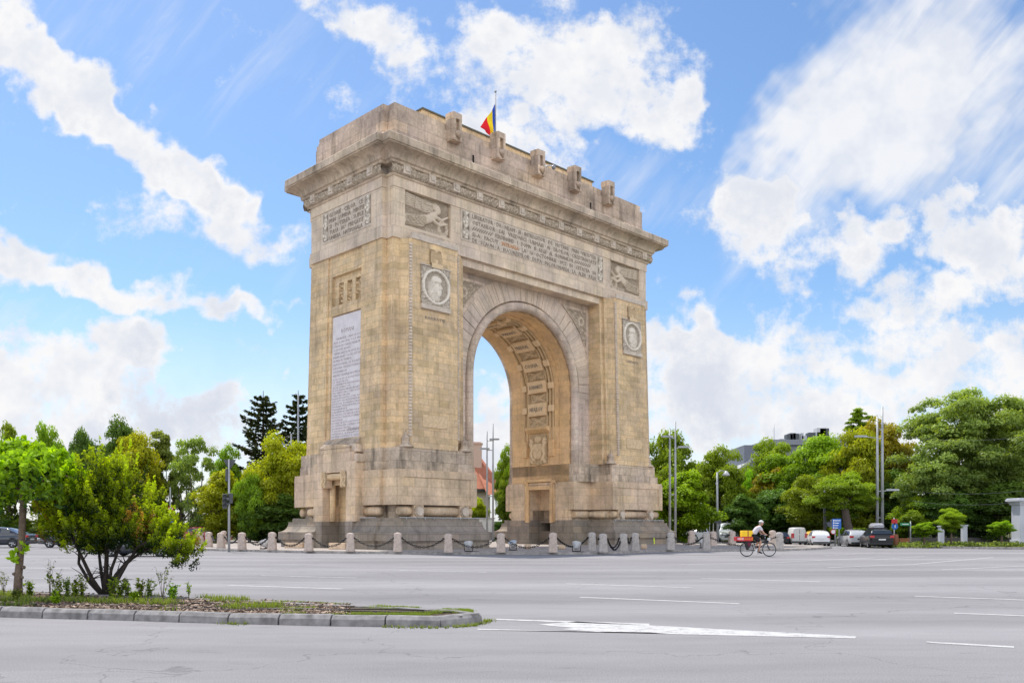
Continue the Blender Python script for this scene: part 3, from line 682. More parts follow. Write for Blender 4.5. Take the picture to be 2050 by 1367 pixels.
for mx in (False, True):
    X = (lambda v: (L-v[0], v[1], v[2])) if mx else (lambda v: v)
    # podium dado with raised frame
    mb = MB(); minus_door(mb, mx, 2.77, 4.72, 0, 0, (3.1,5.7)); mb.build('podium', M['podium'], arch)
    mb = MB(); mb.prism(ref(base_poly(.0), mx), 4.72, 4.87); mb.build('podium_cap', M['podium'], arch)
    for my in (False, True):
        mb = MB()
        for x0, x1, z0, z1 in ((-.22,.3,2.77,4.72),(5.5,6.05,2.77,4.72),(.3,5.5,2.77,3.1),(.3,5.5,4.42,4.72)):
            mb.prism(ref([(x0,-1.19),(x1,-1.19),(x1,-1.1),(x0,-1.1)], mx, my), z0, z1)
        mb.build('podium_frame', M['podium'], arch)
    # stepped ledges above
    mb = MB()
    for z0, z1, e in ((4.87,5.42,-.22),(5.42,6.22,-.36)):
        mb.prism(ref([(-.22-e+.1 if e<-.3 else .05,-1.13-e),(6.05+e,-1.13-e),(6.05+e,.35),(7.95,1.08 if z1<5.5 else 1.2),(7.95,W-1.08 if z1<5.5 else W-1.2),(6.05+e,W-.35),(6.05+e,W+1.13+e),(.05,W+1.13+e),(.05,W-.4),(-.36-e*.3,W-.4),(-.36-e*.3,.4),(.05,.4)], mx), z0, z1)
    mb.build('ledge', M['podium_dark'], arch)
    # torus zone
    mb = MB(); minus_door(mb, mx, 1.98, 2.77, -.5, -.35, (2.4,6.4)); mb.build('torus_bed', M['podium_dark'], arch)
    r = .3
    for my in (False, True):
        mb = MB(); Yf = (lambda y: W-y) if my else (lambda y: y)
        mb.tube([X((1.6,Yf(-.8),2.4)),X((5.0,Yf(-.8),2.4))], r, 12); mb.tube([X((5.2,Yf(-.8),2.4)),X((5.72,Yf(-.8),2.4)),X((5.86,Yf(-.8),2.4))], [r,r,.2], 12)
        for u in (1.35, 5.0):
            vo, vi = MB(), MB(); q = [(u-.38,-1.17),(u+.38,-1.17),(u+.38,-.6),(u-.38,-.6)]
            mb.prism(ref(q, mx, my), 2.0, 2.77)
            for rr, d in ((.36,-1.25),(.26,-1.33)):
                (vo if rr > .3 else vi).rings([[X((u+rr*math.cos(2*PI*k/20), Yf(yy), 2.38+rr*math.sin(2*PI*k/20))) for k in range(20)] for yy in (-1.1, d)])
            vd = vo.build('volute', M['podium_dark'], arch); vi.build('volute_boss', M['trim'], vd)
        # short end pieces
        mb.tube([X((-.05,Yf(.55),2.4)),X((-.1,Yf(.7),2.4)),X((-.1,Yf(2.2),2.4))], [.22,r,r], 12)
        mb.tube([X((.06,Yf(-.8),2.4)),X((.14,Yf(-.8),2.4)),X((1.2,Yf(-.8),2.4))], [.2,r,r], 12)
        mb.tube([X((5.76,Yf(-.6),2.4)),X((5.76,Yf(1.4),2.4)),X((6.3,Yf(1.28),2.4)),X((7.7,Yf(1.28),2.4))], [r,r,r,.25], 12)
        mb.build('torus_moulding', M['podium'], arch)
    # granite plinth: cap strip, slope, fascia, set-back foot
    mb = MB(); gap = (2.35, 6.45)
    minus_door(mb, mx, 1.78, 1.98, .12, .0, gap); 
    minus_door(mb, mx, .62, 1.12, .80, .06, gap)
    minus_door(mb, mx, .1, .62, .66, .06, gap)
    # the slope itself
    N = 6
    for my in (False, True):
        Yf = (lambda y: W-y) if my else (lambda y: y)
        def lay(e): x1 = 6.05+e*.8; return [(-.22-e,-1.13-e),(x1,-1.13-e),(x1,1.4),(-.22-e,1.4)]
        rings = []
        for k in range(N+1):
            t = k/N; e = .80-.5*math.sin(t*PI/2)**.8; z = 1.12+.24*0+ .66*(1-math.cos(t*PI/2))**.9
            rings.append([X((x, Yf(y), z)) for x, y in lay(e)])
        mb.rings(rings)
        for g0, g1 in (((.3,2.35),),((.3,2.6),))[my]:
            rings = []
            for k in range(N+1):
                t = k/N; e = .80-.5*math.sin(t*PI/2)**.8; z = 1.12+.66*(1-math.cos(t*PI/2))**.9
                rings.append([X((x, Yf(y), z)) for x, y in ((-.45-e,g0-e*.5),(1.,g0-e*.5),(1.,g1),(-.45-e,g1))])
            mb.rings(rings)
    mb.prism(ref([(5.,VB),(L-PU+.03,VB),(L-PU+.03,DV0),(5.,DV0)], mx), 1.12, 1.78); mb.prism(ref([(5.,DV1),(L-PU+.03,DV1),(L-PU+.03,W-VB),(5.,W-VB)], mx), 1.12, 1.78)
    mb.build('plinth', M['granite'], arch)
    mb = MB()
    for my in (False, True):
        mb.prism(ref([(-.2,-1.33),(6.1,-1.33),(6.1,-1.29),(-.2,-1.29)], mx, my), 1.99, 2.03)
        for k in range(9): mb.prism(ref([(.3+.7*k,-1.34),(.33+.7*k,-1.34),(.33+.7*k,-1.28),(.3+.7*k,-1.28)], mx, my), 1.9, 2.0)
    mb.prism(ref([(-.66,.4),(-.62,.4),(-.62,2.2),(-.66,2.2)], mx), 1.99, 2.03)
    mb.build('light_rail', plain('pale_metal', (.45,.45,.45), .4), arch)
    # passage-side pedestal frame with door
    mb = MB(); minus_door(mb, mx, 1.97, 2.78, -.02-.78, -.02, (2.4,6.4)) if False else None
    ux = L-PU
    for v0, v1 in ((VB+.45,DV0),(DV1,W-VB-.45)): mb = MB(); mb.prism(ref([(5.6,v0),(ux,v0),(ux,v1),(5.6,v1)], mx), 1.98, 2.775); mb.build('passage_pedestal', M['podium'], arch)
    mb = MB(); mb.prism(ref([(ux-1.3,DV0),(ux,DV0),(ux,DV1),(ux-1.3,DV1)], mx), 4.35, 4.7)
    mb.build('door_lintel', M['podium'], arch)
    mb = MB()
    for v0, v1, z0, z1 in ((DV0-.3,DV0-.1,1.8,5.1),(DV1+.1,DV1+.3,1.8,5.1),(DV0-.3,DV1+.3,4.95,5.15),(DV0-.1,DV0,1.8,4.5),(DV1,DV1+.1,1.8,4.5),(DV0-.05,DV1+.05,4.35,4.62)):
        mb.prism(ref([(ux-.1,v0),(ux+.12,v0),(ux+.12,v1),(ux-.1,v1)], mx), z0, z1)
    for v in (DV0-.38, DV1+.38): mb.tube([X((ux+.03,v,1.85)),X((ux+.03,v,4.85))], .08, 8); mb.prism(ref([(ux,v-.16),(ux+.17,v-.16),(ux+.17,v+.16),(ux,v+.16)], mx), 4.8, 5.05)
    mb.build('door_frame', M['vault'], arch)
    # portal on the end face
    mb = MB(); X0 = -.92
    for v0, v1, z0, z1, x1 in ((2.1,3.1,1.79,4.85,X0),(5.7,6.75,1.79,4.85,X0),(2.1,6.75,4.85,5.45,X0),(2.45,6.35,5.45,6.05,X0),(2.85,6.1,6.05,6.35,X0+.04)):
        mb.prism(ref([(x1,v0),(.3,v0),(.3,v1),(x1,v1)], mx), z0, z1)
    mb.rings([[X((x,y,z)) for y,z in ((2.85,6.3),(6.1,6.3),(6.1,6.42),(5.3,6.56),(4.45,6.6),(3.6,6.56),(2.85,6.42))] for x in (X0+.04,.2)])
    mb.build('portal', M['podium'], arch)
    mb = MB()
    mb.rings([[X(p) for p in r] for r in ([(-.75,2.5,6.45),(.35,2.5,6.45),(.35,2.5,7.04),(-.2,2.5,7.04)],[(-.75,6.3,6.45),(.35,6.3,6.45),(.35,6.3,7.04),(-.2,6.3,7.04)])])
    mb.box(*((L-.3,L+.75) if mx else (-.75,.3)), 2.2, 2.75, 6.05, 6.5); mb.box(*((L-.3,L+.85) if mx else (-.85,.3)), 2.0, 2.45, 5.4, 5.9)
    mb.build('tablet_sill', M['podium_dark'], arch)
    for v0, v1 in ((2.36,3.1),(5.7,6.44)): mb = MB(); mb.prism(ref([(X0-.06,v0),(.5,v0),(.5,v1),(X0-.06,v1)], mx), .1, 1.79); mb.build('portal_foot', M['granite'], arch)
    mb = MB()
    mb.prism(ref([(.33,3.0),(.8,3.0),(.8,5.8),(.33,5.8)], mx), .1, 1.79)
    mb.build('portal_foot', M['granite'], arch)
    mb = MB(); mb.prism(ref([(.35,3.0),(.7,3.0),(.7,5.8),(.35,5.8)], mx), 1.79, 4.9); mb.prism(ref([(-.3,3.1),(.35,3.1),(.35,5.7),(-.3,5.7)], mx), 4.1, 4.86)
    mb.tube([X((-.3,5.5,1.8)),X((-.3,5.5,4.1))], .2, 10); mb.tube([X((-.72,3.1,4.6)),X((-.72,5.7,4.6))], .22, 12)
    mb.build('doorway', M['pier_b'], arch)
    for v0 in (3.55, 5.75):
        relief('bracket', .5, 1.0, .05, lambda s,t: foliage(s,t,6,1) if s > .08 else .9, (lambda s,t,h,v0=v0: X((X0-.02-h, v0-s, 3.9+t))), .1, M['carve_warm'], arch)
        MB().prism(ref([(X0,v0-.5),(-.5,v0-.5),(-.5,v0),(X0,v0)], mx), 3.9, 4.84).build('bracket_block', M['podium'], arch)
    # lantern-shaped ornaments at the foot of the chamfers
    for my in (False, True):
        for u in (.85, 5.55):
            c = X((u, (W+.55) if my else -.55, 0))
            MB().lathe((c[0],c[1],6.22), [(.5,0),(.42,.1),(.26,.22),(.28,.26),(.26,.3),(.26,.52),(.3,.56),(.18,.68),(.08,.78),(.02,1.05)], 10).build('finial', M['podium_dark'], arch)
# doorway floor and step blocks come with the island
# flag on the roof
fl = empty('flag', Vector((-7.3564,52.3456,0))+Matrix.Rotation(rad(44.9),4,'Z')@Vector((13.15,4.5,28.68)), 0, 'blue, yellow and red flag hanging limp from a thin pole on the arch roof', 'flag')
MB().tube([(0,0,0),(0,0,4.85)], .045, 8).sphere((0,0,4.9),.09,8,6).build('pole', plain('flag_pole_paint', (.25,.26,.28), .4), fl)
def flagpart(name, s0, s1, col):
    V = []; T = []; ns, ntt = 8, 24
    P00, P01, P10, P11 = (-.02,32.72),(-.06,30.35),(-1.08,30.9),(-.38,30.05)
    for i in range(ns+1):
        s = s0+(s1-s0)*i/ns
        for j in range(ntt+1):
            t = j/ntt; k = s**1.0
            x = (1-k)*((1-t)*P00[0]+t*P01[0])+k*((1-t)*P10[0]+t*P11[0]); z = (1-k)*((1-t)*P00[1]+t*P01[1])+k*((1-t)*P10[1]+t*P11[1])
            V.append((x+.05*math.sin(t*9+s*5)*s, .16*math.sin(s*8+t*4)*min(1,s*3)-.3*s, z-28.68-.12*math.sin(PI*k)))
    Fc = [(i*(ntt+1)+j, (i+1)*(ntt+1)+j, (i+1)*(ntt+1)+j+1, i*(ntt+1)+j+1) for i in range(ns) for j in range(ntt)]
    return mesh_np(name, V, Fc, col, fl, True)
def cloth(n, c):
    m, nt, b = newmat(n); tc = nd(nt,'ShaderNodeTexCoord'); b.inputs['Roughness'].default_value=.8
    nt.links.new(mixc(nt, noise_n(nt, tc.outputs['Object'], 6), c, tuple(x*.8 for x in c)), b.inputs['Base Color'])
    t = nd(nt,'ShaderNodeBsdfTranslucent'); t.inputs[0].default_value=(*c,1); mx = nd(nt,'ShaderNodeMixShader'); mx.inputs[0].default_value=.4
    nt.links.new(b.outputs[0], mx.inputs[1]); nt.links.new(t.outputs[0], mx.inputs[2]); nt.links.new(mx.outputs[0], nt.nodes['Material Output'].inputs[0]); return m
flagpart('blue_cloth', 0, .22, cloth('flag_blue', (.02,.07,.45))); flagpart('yellow_cloth', .22, .58, cloth('flag_yellow', (.9,.65,.02))); flagpart('red_cloth', .58, 1, cloth('flag_red', (.75,.02,.03)))
# camera fixed to the attic
q = Vector((-7.3564,52.3456,0))+Matrix.Rotation(rad(44.9),4,'Z')@Vector((13.75,-.1,26.9))
cam_o = empty('security_camera', q, rad(44.9), 'small white dome camera on a bracket beside a block on the attic wall', 'camera')
MB().tube([(-.25,.3,0),(.1,-.25,0),(.35,-.3,.02)], .05, 6).box(-.35,-.1,0,.2,-.15,.15).build('bracket', plain('white_plastic', (.6,.6,.6), .4), cam_o)
MB().sphere((.4,-.3,-.05), .15, 10, 8, (1,1,1.1)).build('dome', plain('grey_dome', (.25,.25,.27), .2), cam_o)
# ================================================================== world, sun, camera
S.render.resolution_x, S.render.resolution_y = 1024, 682
S.view_settings.view_transform = 'Standard'; S.view_settings.look = 'None'; S.view_settings.exposure = 0
ELEV, AZ = 61, -36.9
w = bpy.data.worlds.new('World'); S.world = w; w.use_nodes = True; nt = w.node_tree
bg = nt.nodes['Background']; out = nt.nodes['World Output']
sky = nd(nt, 'ShaderNodeTexSky'); sky.sky_type = 'NISHITA'; sky.sun_disc = False; sky.sun_elevation = rad(ELEV); sky.sun_rotation = rad(AZ)
sky.air_density = 1.0; sky.dust_density = .6; sky.ozone_density = 2.0
SKYK = .155
hs = nd(nt, 'ShaderNodeHueSaturation'); hs.inputs['Saturation'].default_value = 1.12; nt.links.new(sky.outputs[0], hs.inputs['Color']); nt.links.new(mixc(nt, 1.0, hs.outputs[0], (.97,1.03,1.07), 'MULTIPLY'), bg.inputs['Color']); bg.inputs['Strength'].default_value = SKYK
tc = nd(nt, 'ShaderNodeTexCoord'); sp = nd(nt, 'ShaderNodeSeparateXYZ'); nt.links.new(tc.outputs['Generated'], sp.inputs[0])
X, Y, Z = sp.outputs
yy = mth(nt, 'MAXIMUM', Y, .12)
p = mth(nt, 'DIVIDE', X, yy); q = mth(nt, 'DIVIDE', Z, yy)
cb = nd(nt, 'ShaderNodeCombineXYZ'); nt.links.new(p, cb.inputs[0]); nt.links.new(q, cb.inputs[1])
# ragged edges: displace the lookup
def nzc(scale, detail=6, rough=.55, off=(0,0,0)):
    n = nt.nodes.new('ShaderNodeTexNoise'); n.noise_dimensions = '2D'; n.inputs['Scale'].default_value = scale; n.inputs['Detail'].default_value = detail; n.inputs['Roughness'].default_value = rough
    nt.links.new(scalev(nt, cb.outputs[0], (1,1,1), off), n.inputs['Vector']); return n
dn = nzc(9, 3, .65); dv = nt.nodes.new('ShaderNodeVectorMath'); dv.operation = 'MULTIPLY_ADD'
nt.links.new(dn.outputs['Color'], dv.inputs[0]); dv.inputs[1].default_value = (.15,.11,0); 
sub = nt.nodes.new('ShaderNodeVectorMath'); sub.operation = 'SUBTRACT'; nt.links.new(cb.outputs[0], sub.inputs[0]); sub.inputs[1].default_value = (.075,.055,0)
nt.links.new(sub.outputs[0], dv.inputs[2]); PV = dv.outputs[0]
spv = nd(nt, 'ShaderNodeSeparateXYZ'); nt.links.new(PV, spv.inputs[0]); pp, qq = spv.outputs[0], spv.outputs[1]
lin = nd(nt, 'ShaderNodeCombineXYZ'); nt.links.new(pp, lin.inputs[0]); nt.links.new(qq, lin.inputs[1]); lin.inputs[2].default_value = 1
quad = nd(nt, 'ShaderNodeCombineXYZ'); nt.links.new(mth(nt, 'MULTIPLY', pp, pp), quad.inputs[0]); nt.links.new(mth(nt, 'MULTIPLY', pp, qq), quad.inputs[1]); nt.links.new(mth(nt, 'MULTIPLY', qq, qq), quad.inputs[2])
def dotn(v, c):
    n = nt.nodes.new('ShaderNodeVectorMath'); n.operation = 'DOT_PRODUCT'; nt.links.new(v.outputs[0], n.inputs[0]); n.inputs[1].default_value = c; return n.outputs['Value']
def blob(px, py, rx, ry, ang, amp):
    """soft elliptical cloud centre in the sky's tangent plane, as one quadratic form"""
    x0, y0 = (px-CX)/F, (CY-py)/F; t = rad(-ang); c, s_ = math.cos(t), math.sin(t); ia, ib = (F/(rx*1.0))**2, (F/(ry*.97))**2
    A = c*c*ia+s_*s_*ib; C_ = s_*s_*ia+c*c*ib; B = 2*c*s_*(ia-ib)
    r2 = mth(nt, 'ADD', dotn(quad, (A,B,C_)), dotn(lin, (-2*A*x0-B*y0, -2*C_*y0-B*x0, A*x0*x0+B*x0*y0+C_*y0*y0)))
    return mapr(nt, r2, 0, 2.0, amp, 0)
# px, py, rx, ry, tilt (down to the right positive), weight
cum = [(40,110,190,80,38,.95),(180,215,230,62,38,1.0),(330,320,170,60,35,1.0),(440,420,150,50,33,.75),(560,490,110,45,30,.6),(310,420,90,60,0,.55),
 (60,545,230,52,12,.85),(300,585,260,34,10,.85),(500,620,130,16,8,.45),
 (40,735,150,95,5,1.0),(300,755,110,95,20,1.0),(270,690,70,50,0,.6),(130,860,300,80,0,.9),(420,820,110,45,0,.7),(590,735,34,18,0,.7),(-120,860,260,200,0,.9),
 (690,40,170,50,15,.75),(790,110,100,60,20,.75),(700,180,90,30,10,.5),
 (980,100,75,80,0,.9),(1120,90,110,110,0,1.0),(1230,180,140,105,10,1.0),(1150,200,120,60,0,.9),(1350,230,85,40,-30,.6),(1290,50,50,60,0,.6),(1060,290,130,45,20,.9),(960,240,60,45,0,.6),(1400,170,40,55,20,.5),
 (1240,320,150,20,8,.35),(1330,420,110,22,10,.4),
 (1480,440,110,70,0,.85),(1560,400,80,60,0,.9),(1620,500,150,60,0,.9),(1900,440,150,65,0,.95),(1990,520,120,80,0,.95),(1830,590,120,42,-10,.8),(1750,500,80,40,0,.6),
 (1500,700,170,75,0,.95),(1370,660,70,50,0,.7),(1360,780,170,110,0,.95),(1900,700,170,80,0,1.0),(1700,800,160,70,0,.95),(1990,800,170,80,0,.85),(1560,860,240,70,0,.9),(1800,900,260,60,0,.9),
 (1010,800,60,40,-20,.9),(960,770,40,40,0,.5),(980,870,80,70,0,.7),(960,690,55,16,10,.5),(900,900,200,50,0,.7),(700,930,600,70,0,.7)]
tot = None
for c in cum:
    o = blob(*c); tot = o if tot is None else mth(nt, 'ADD', tot, o)
n1 = nzc(10, 6, .68, (3,1,0)).outputs['Fac']; n2 = nzc(4.2, 3, .55, (7,4,0)).outputs['Fac']; n3 = nzc(38, 4, .65, (1,9,0)).outputs['Fac']
dens = mth(nt, 'ADD', mth(nt, 'MINIMUM', tot, 1.25), mth(nt, 'MULTIPLY', mth(nt, 'SUBTRACT', n1, .5), 2.7))
dens = mth(nt, 'ADD', dens, mth(nt, 'MULTIPLY', mth(nt, 'SUBTRACT', n3, .5), .75))
dens = mth(nt, 'SUBTRACT', dens, mapr(nt, q, .62, .95, 0, 1.6))
mask = mapr(nt, dens, .26, 1.15, 0, 1, True)
# wispy cirrus (right top, and faint veils)
cirrus = None
for c in [(1850,60,300,170,-50,.85),(1700,260,230,150,-50,.6),(2000,260,220,170,-40,.8),(1600,360,200,100,-50,.6),(430,60,500,200,30,.2),(1250,380,400,80,10,.3),(60,640,200,40,10,.5),(520,700,130,20,8,.4)]:
    o = blob(*c); cirrus = o if cirrus is None else mth(nt, 'ADD', cirrus, o)
cv = scalev(nt, scalev(nt, cb.outputs[0], (1,1,1), (0,0,0), (0,0,rad(-50))), (2.6,13,1)); nc = noise_n(nt, cv, 1.6, 4, .64, .3)
cm = mapr(nt, mth(nt, 'ADD', cirrus, mth(nt, 'MULTIPLY', mth(nt, 'SUBTRACT', nc, .5), 1.7)), .1, 1.35, 0, .9, True)
# unseen bright clouds behind the viewer, added as fill for the shaded facades
gb = noise_n(nt, scalev(nt, tc.outputs['Generated'], (2.2,2.2,4)), 1.6, 2, .6)
back = mth(nt, 'MULTIPLY', mth(nt, 'MULTIPLY', mapr(nt, gb, .40, .52, 0, 1, True), mth(nt, 'MULTIPLY', mapr(nt, Z, .5, .9, 1, 0), mapr(nt, Z, .02, .28, .35, 1))), mapr(nt, Y, .12, .35, 1, 0))
front = mapr(nt, Y, .12, .35, 0, 1)
mask = mth(nt, 'MULTIPLY', mth(nt, 'MAXIMUM', mask, cm), front); mask = mth(nt, 'MAXIMUM', mask, back)
haze = mapr(nt, Z, 0, .26, .8, 0, True); mask = mth(nt, 'MAXIMUM', mask, haze)
thick = mapr(nt, mth(nt, 'ADD', dens, mth(nt, 'MULTIPLY', mth(nt, 'SUBTRACT', n2, .5), 3.0)), .9, 2.1, 0, .95, True)
low = mapr(nt, q, .02, .5, 1, .6)
shade = mth(nt, 'MULTIPLY', thick, low)
ccol = mixc(nt, shade, (.99,.985,.99), (.66,.71,.82))
ccol = mixc(nt, mapr(nt, n3, .35, .65, 0, .12), ccol, (.80,.83,.92)); ccol = mixc(nt, mapr(nt, nzc(17, 3, .6, (5,2,0)).outputs['Fac'], .42, .66, 0, .55), ccol, (.74,.785,.88))
cbg = nd(nt, 'ShaderNodeBackground'); nt.links.new(ccol, cbg.inputs[0]); nt.links.new(mapr(nt, Y, -.3, .1, 2.45, .98), cbg.inputs[1])  # cloud strength raised behind the viewer as fill light
mx = nd(nt, 'ShaderNodeMixShader'); nt.links.new(mask, mx.inputs[0]); nt.links.new(bg.outputs[0], mx.inputs[1]); nt.links.new(cbg.outputs[0], mx.inputs[2]); nt.links.new(mx.outputs[0], out.inputs[0])

sun = bpy.data.lights.new('sun', 'SUN'); sun.energy = 5.0; sun.angle = rad(.53); sun.color = (1,.955,.88)
so = bpy.data.objects.new('sun', sun); COL.objects.link(so)
d = Vector((math.sin(rad(-AZ))*math.cos(rad(ELEV)), -math.cos(rad(-AZ))*math.cos(rad(ELEV)), -math.sin(rad(ELEV))))
so.rotation_euler = d.to_track_quat('-Z', 'Y').to_euler()
cam = bpy.data.cameras.new('camera'); co = bpy.data.objects.new('camera', cam); COL.objects.link(co); S.camera = co
co.location = (0,0,CAMH); co.rotation_euler = (PI/2,0,0); cam.sensor_width = 36; cam.lens = F/2050*36; cam.shift_y = (CY-683.5)/2050; cam.clip_end = 6000; cam.clip_start = .1

# ================================================================== ground, road, island
def asphalt():
    m, nt, b = newmat('asphalt'); tc = nd(nt, 'ShaderNodeTexCoord'); P = tc.outputs['Object']
    n1 = noise_n(nt, scalev(nt, P, (.12,.5,1)), 1, 6, .6); n2 = noise_n(nt, P, 60, 3, .7); n3 = noise_n(nt, scalev(nt, P, (.5,2.2,1)), 1.4, 5, .6); n4 = noise_n(nt, scalev(nt, P, (.9,3.,1)), .9, 6, .7)
    f = mth(nt, 'MULTIPLY', mapr(nt, n1, .3, .7, .86, 1.1), mapr(nt, n2, .3, .7, .68, 1.32)); f = mth(nt, 'MULTIPLY', f, mapr(nt, n3, .3, .7, .95, 1.05)); f = mth(nt, 'MULTIPLY', f, mapr(nt, n4, .62, .74, 1, .8))
    n5 = nd(nt, 'ShaderNodeTexVoronoi'); n5.feature = 'DISTANCE_TO_EDGE'; n5.inputs['Scale'].default_value = .16
    dv = nt.nodes.new('ShaderNodeVectorMath'); dv.operation = 'MULTIPLY_ADD'; nn = nd(nt, 'ShaderNodeTexNoise'); nn.inputs['Scale'].default_value = .9; nn.inputs['Detail'].default_value = 6; nt.links.new(P, nn.inputs[0])
    nt.links.new(nn.outputs['Color'], dv.inputs[0]); dv.inputs[1].default_value = (2.2,2.2,0); nt.links.new(P, dv.inputs[2]); nt.links.new(dv.outputs[0], n5.inputs['Vector'])
    f = mth(nt, 'MULTIPLY', f, mapr(nt, n5.outputs['Distance'], 0, .003, .7, 1)); ns = noise_n(nt, scalev(nt, P, (1.2,4.5,1)), .55, 6, .75); f = mth(nt, 'MULTIPLY', f, mapr(nt, ns, .60, .72, 1, .74)); nw = noise_n(nt, scalev(nt, P, (.03,.32,1), (0,0,0), (0,0,.06)), 1.0, 3, .5); f = mth(nt, 'MULTIPLY', f, mapr(nt, nw, .35, .65, .84, 1.10))
    v = nt.nodes.new('ShaderNodeVectorMath'); v.operation = 'SCALE'; v.inputs[0].default_value = (.268,.257,.260); nt.links.new(f, v.inputs['Scale']); nt.links.new(v.outputs[0], b.inputs['Base Color'])
    b.inputs['Roughness'].default_value = .9; b.inputs['Specular IOR Level'].default_value = .12; bump(nt, b, n2, .008, .5); return m
def soilmat(name, cols, sc=4):
    m, nt, b = newmat(name); tc = nd(nt, 'ShaderNodeTexCoord'); P = tc.outputs['Object']
    n = noise_n(nt, P, sc, 8, .7); n2 = noise_n(nt, P, sc*.15, 3); n3 = noise_n(nt, P, sc*14, 3, .7)
    c = mixc(nt, mapr(nt, n, .4, .6), cols[0], cols[1]); c = mixc(nt, mapr(nt, n2, .45, .6), c, cols[2]); c = mixc(nt, mapr(nt, n3, .4, .65, 0, .5), c, tuple(x*.35 for x in cols[0]))
    nt.links.new(c, b.inputs['Base Color']); b.inputs['Roughness'].default_value = .95; b.inputs['Specular IOR Level'].default_value = .1; bump(nt, b, n3, .05, .9); return m
M['asphalt'] = asphalt()
M['grassg'] = soilmat('park_ground', ((.05,.075,.02),(.09,.11,.03),(.12,.10,.05)), 1.2)
M['soil'] = soilmat('mulch_soil', ((.13,.085,.055),(.26,.20,.15),(.20,.15,.11)), 9)
M['pave'] = stone('paving', (.36,.31,.275), (.32,.28,.25), (.2,.17,.15), .6, .6, stain=.2)
def flat_brick(name, c1, c2, mort, bw, bh, loc_noise=.2):
    m, nt, b = newmat(name); tc = nd(nt, 'ShaderNodeTexCoord'); P = tc.outputs['Object']; br = nd(nt, 'ShaderNodeTexBrick'); nt.links.new(P, br.inputs['Vector'])
    for k, v in (('Scale',1),('Brick Width',bw),('Row Height',bh),('Mortar Size',.02),('Color1',(*c1,1)),('Color2',(*c2,1)),('Mortar',(*mort,1))): br.inputs[k].default_value = v
    n = noise_n(nt, P, .8, 6); v = nt.nodes.new('ShaderNodeVectorMath'); v.operation = 'SCALE'; nt.links.new(br.outputs['Color'], v.inputs[0]); nt.links.new(mapr(nt, n, .3, .7, .75, 1.2), v.inputs['Scale']); nt.links.new(v.outputs[0], b.inputs['Base Color']); b.inputs['Roughness'].default_value = .85; return m
M['paving'] = flat_brick('stone_paving', (.40,.34,.29), (.34,.30,.27), (.20,.17,.15), .6, .4)
M['kerb'] = plain('kerb_concrete', (.34,.315,.295), .9, var=.35, scale=5, spec=.15)
M['kerb_old'] = plain('old_kerb_granite', (.245,.232,.225), .9, var=.4, scale=6, spec=.15)
def paintm(name, c=(.50,.49,.47), wear=.6):
    m, nt, b = newmat(name); tc = nd(nt, 'ShaderNodeTexCoord'); P = tc.outputs['Object']; n = noise_n(nt, P, 5, 8, .75); n2 = noise_n(nt, P, 40, 3, .7)
    k = mapr(nt, mth(nt, 'ADD', mth(nt, 'MULTIPLY', n, .7), mth(nt, 'MULTIPLY', n2, .3)), wear-.04, wear+.07)
    nt.links.new(mixc(nt, k, c, (.27,.26,.265)), b.inputs['Base Color']); b.inputs['Roughness'].default_value = .8; return m
M['paint'] = paintm('road_paint', wear=.53); M['paint_worn'] = paintm('worn_road_paint', (.5,.5,.49), .49)
def sheet(name, poly, z, mat, kind='structure', label=None):
    mb = MB(); mb.add([(x,y,z) for x,y in poly], [tuple(range(len(poly)))]); o = mb.build(name, mat)
    # faces up
    if o.data.polygons[0].normal.z < 0: o.data.flip_normals()
    if kind: o['kind'] = kind
    return o
sheet('ground', [(-3000,-400),(3000,-400),(3000,5000),(-3000,5000)], -.02, M['grassg'])
sheet('road', [(-160,-40),(160,-40),(160,57),(30,58.5),(27.5,66),(52,130),(44,130),(14.5,75),(0,84),(-30,84),(-48,83),(-160,88)], 0, M['asphalt'])
# central paved island with kerb
kp = [(400,1101.6),(470,1103.4),(545,1105.4),(620,1106.8),(700,1107.8),(800,1108.8),(900,1109.3),(1000,1109.8),(1100,1109.8),(1190,1109.2),(1250,1108),(1300,1105.5),(1345,1104.3),(1407,1103.3),(1500,1102.6),(1560,1102),(1612,1101.2)]
isl = [tuple(G(x,y)[:2]) for x, y in kp]
isl += [(21.5,59),(22,64),(20,72),(14,79),(4,83),(-8,83),(-18,79),(-24,71),(-25,62),(-22.5,56)]
mb = MB(); mb.prism(isl, -.05, .12); o = mb.build('pavement', M['paving']); o['kind'] = 'structure'
mb = MB(); c0 = Vector((-1,66,0)); n = len(isl)
ki = [tuple((Vector((x,y,0))+(c0-Vector((x,y,0))).normalized()*.28)[:2]) for x, y in isl]; ko = [tuple((Vector((x,y,0))-(c0-Vector((x,y,0))).normalized()*.02)[:2]) for x, y in isl]
for k in range(n):
    a, b2 = k, (k+1)%n; q4 = [ko[a],ko[b2],ki[b2],ki[a]]; mb.prism(q4, -.04, .132)
o = mb.build('island_kerb', M['kerb']); o['kind'] = 'structure'
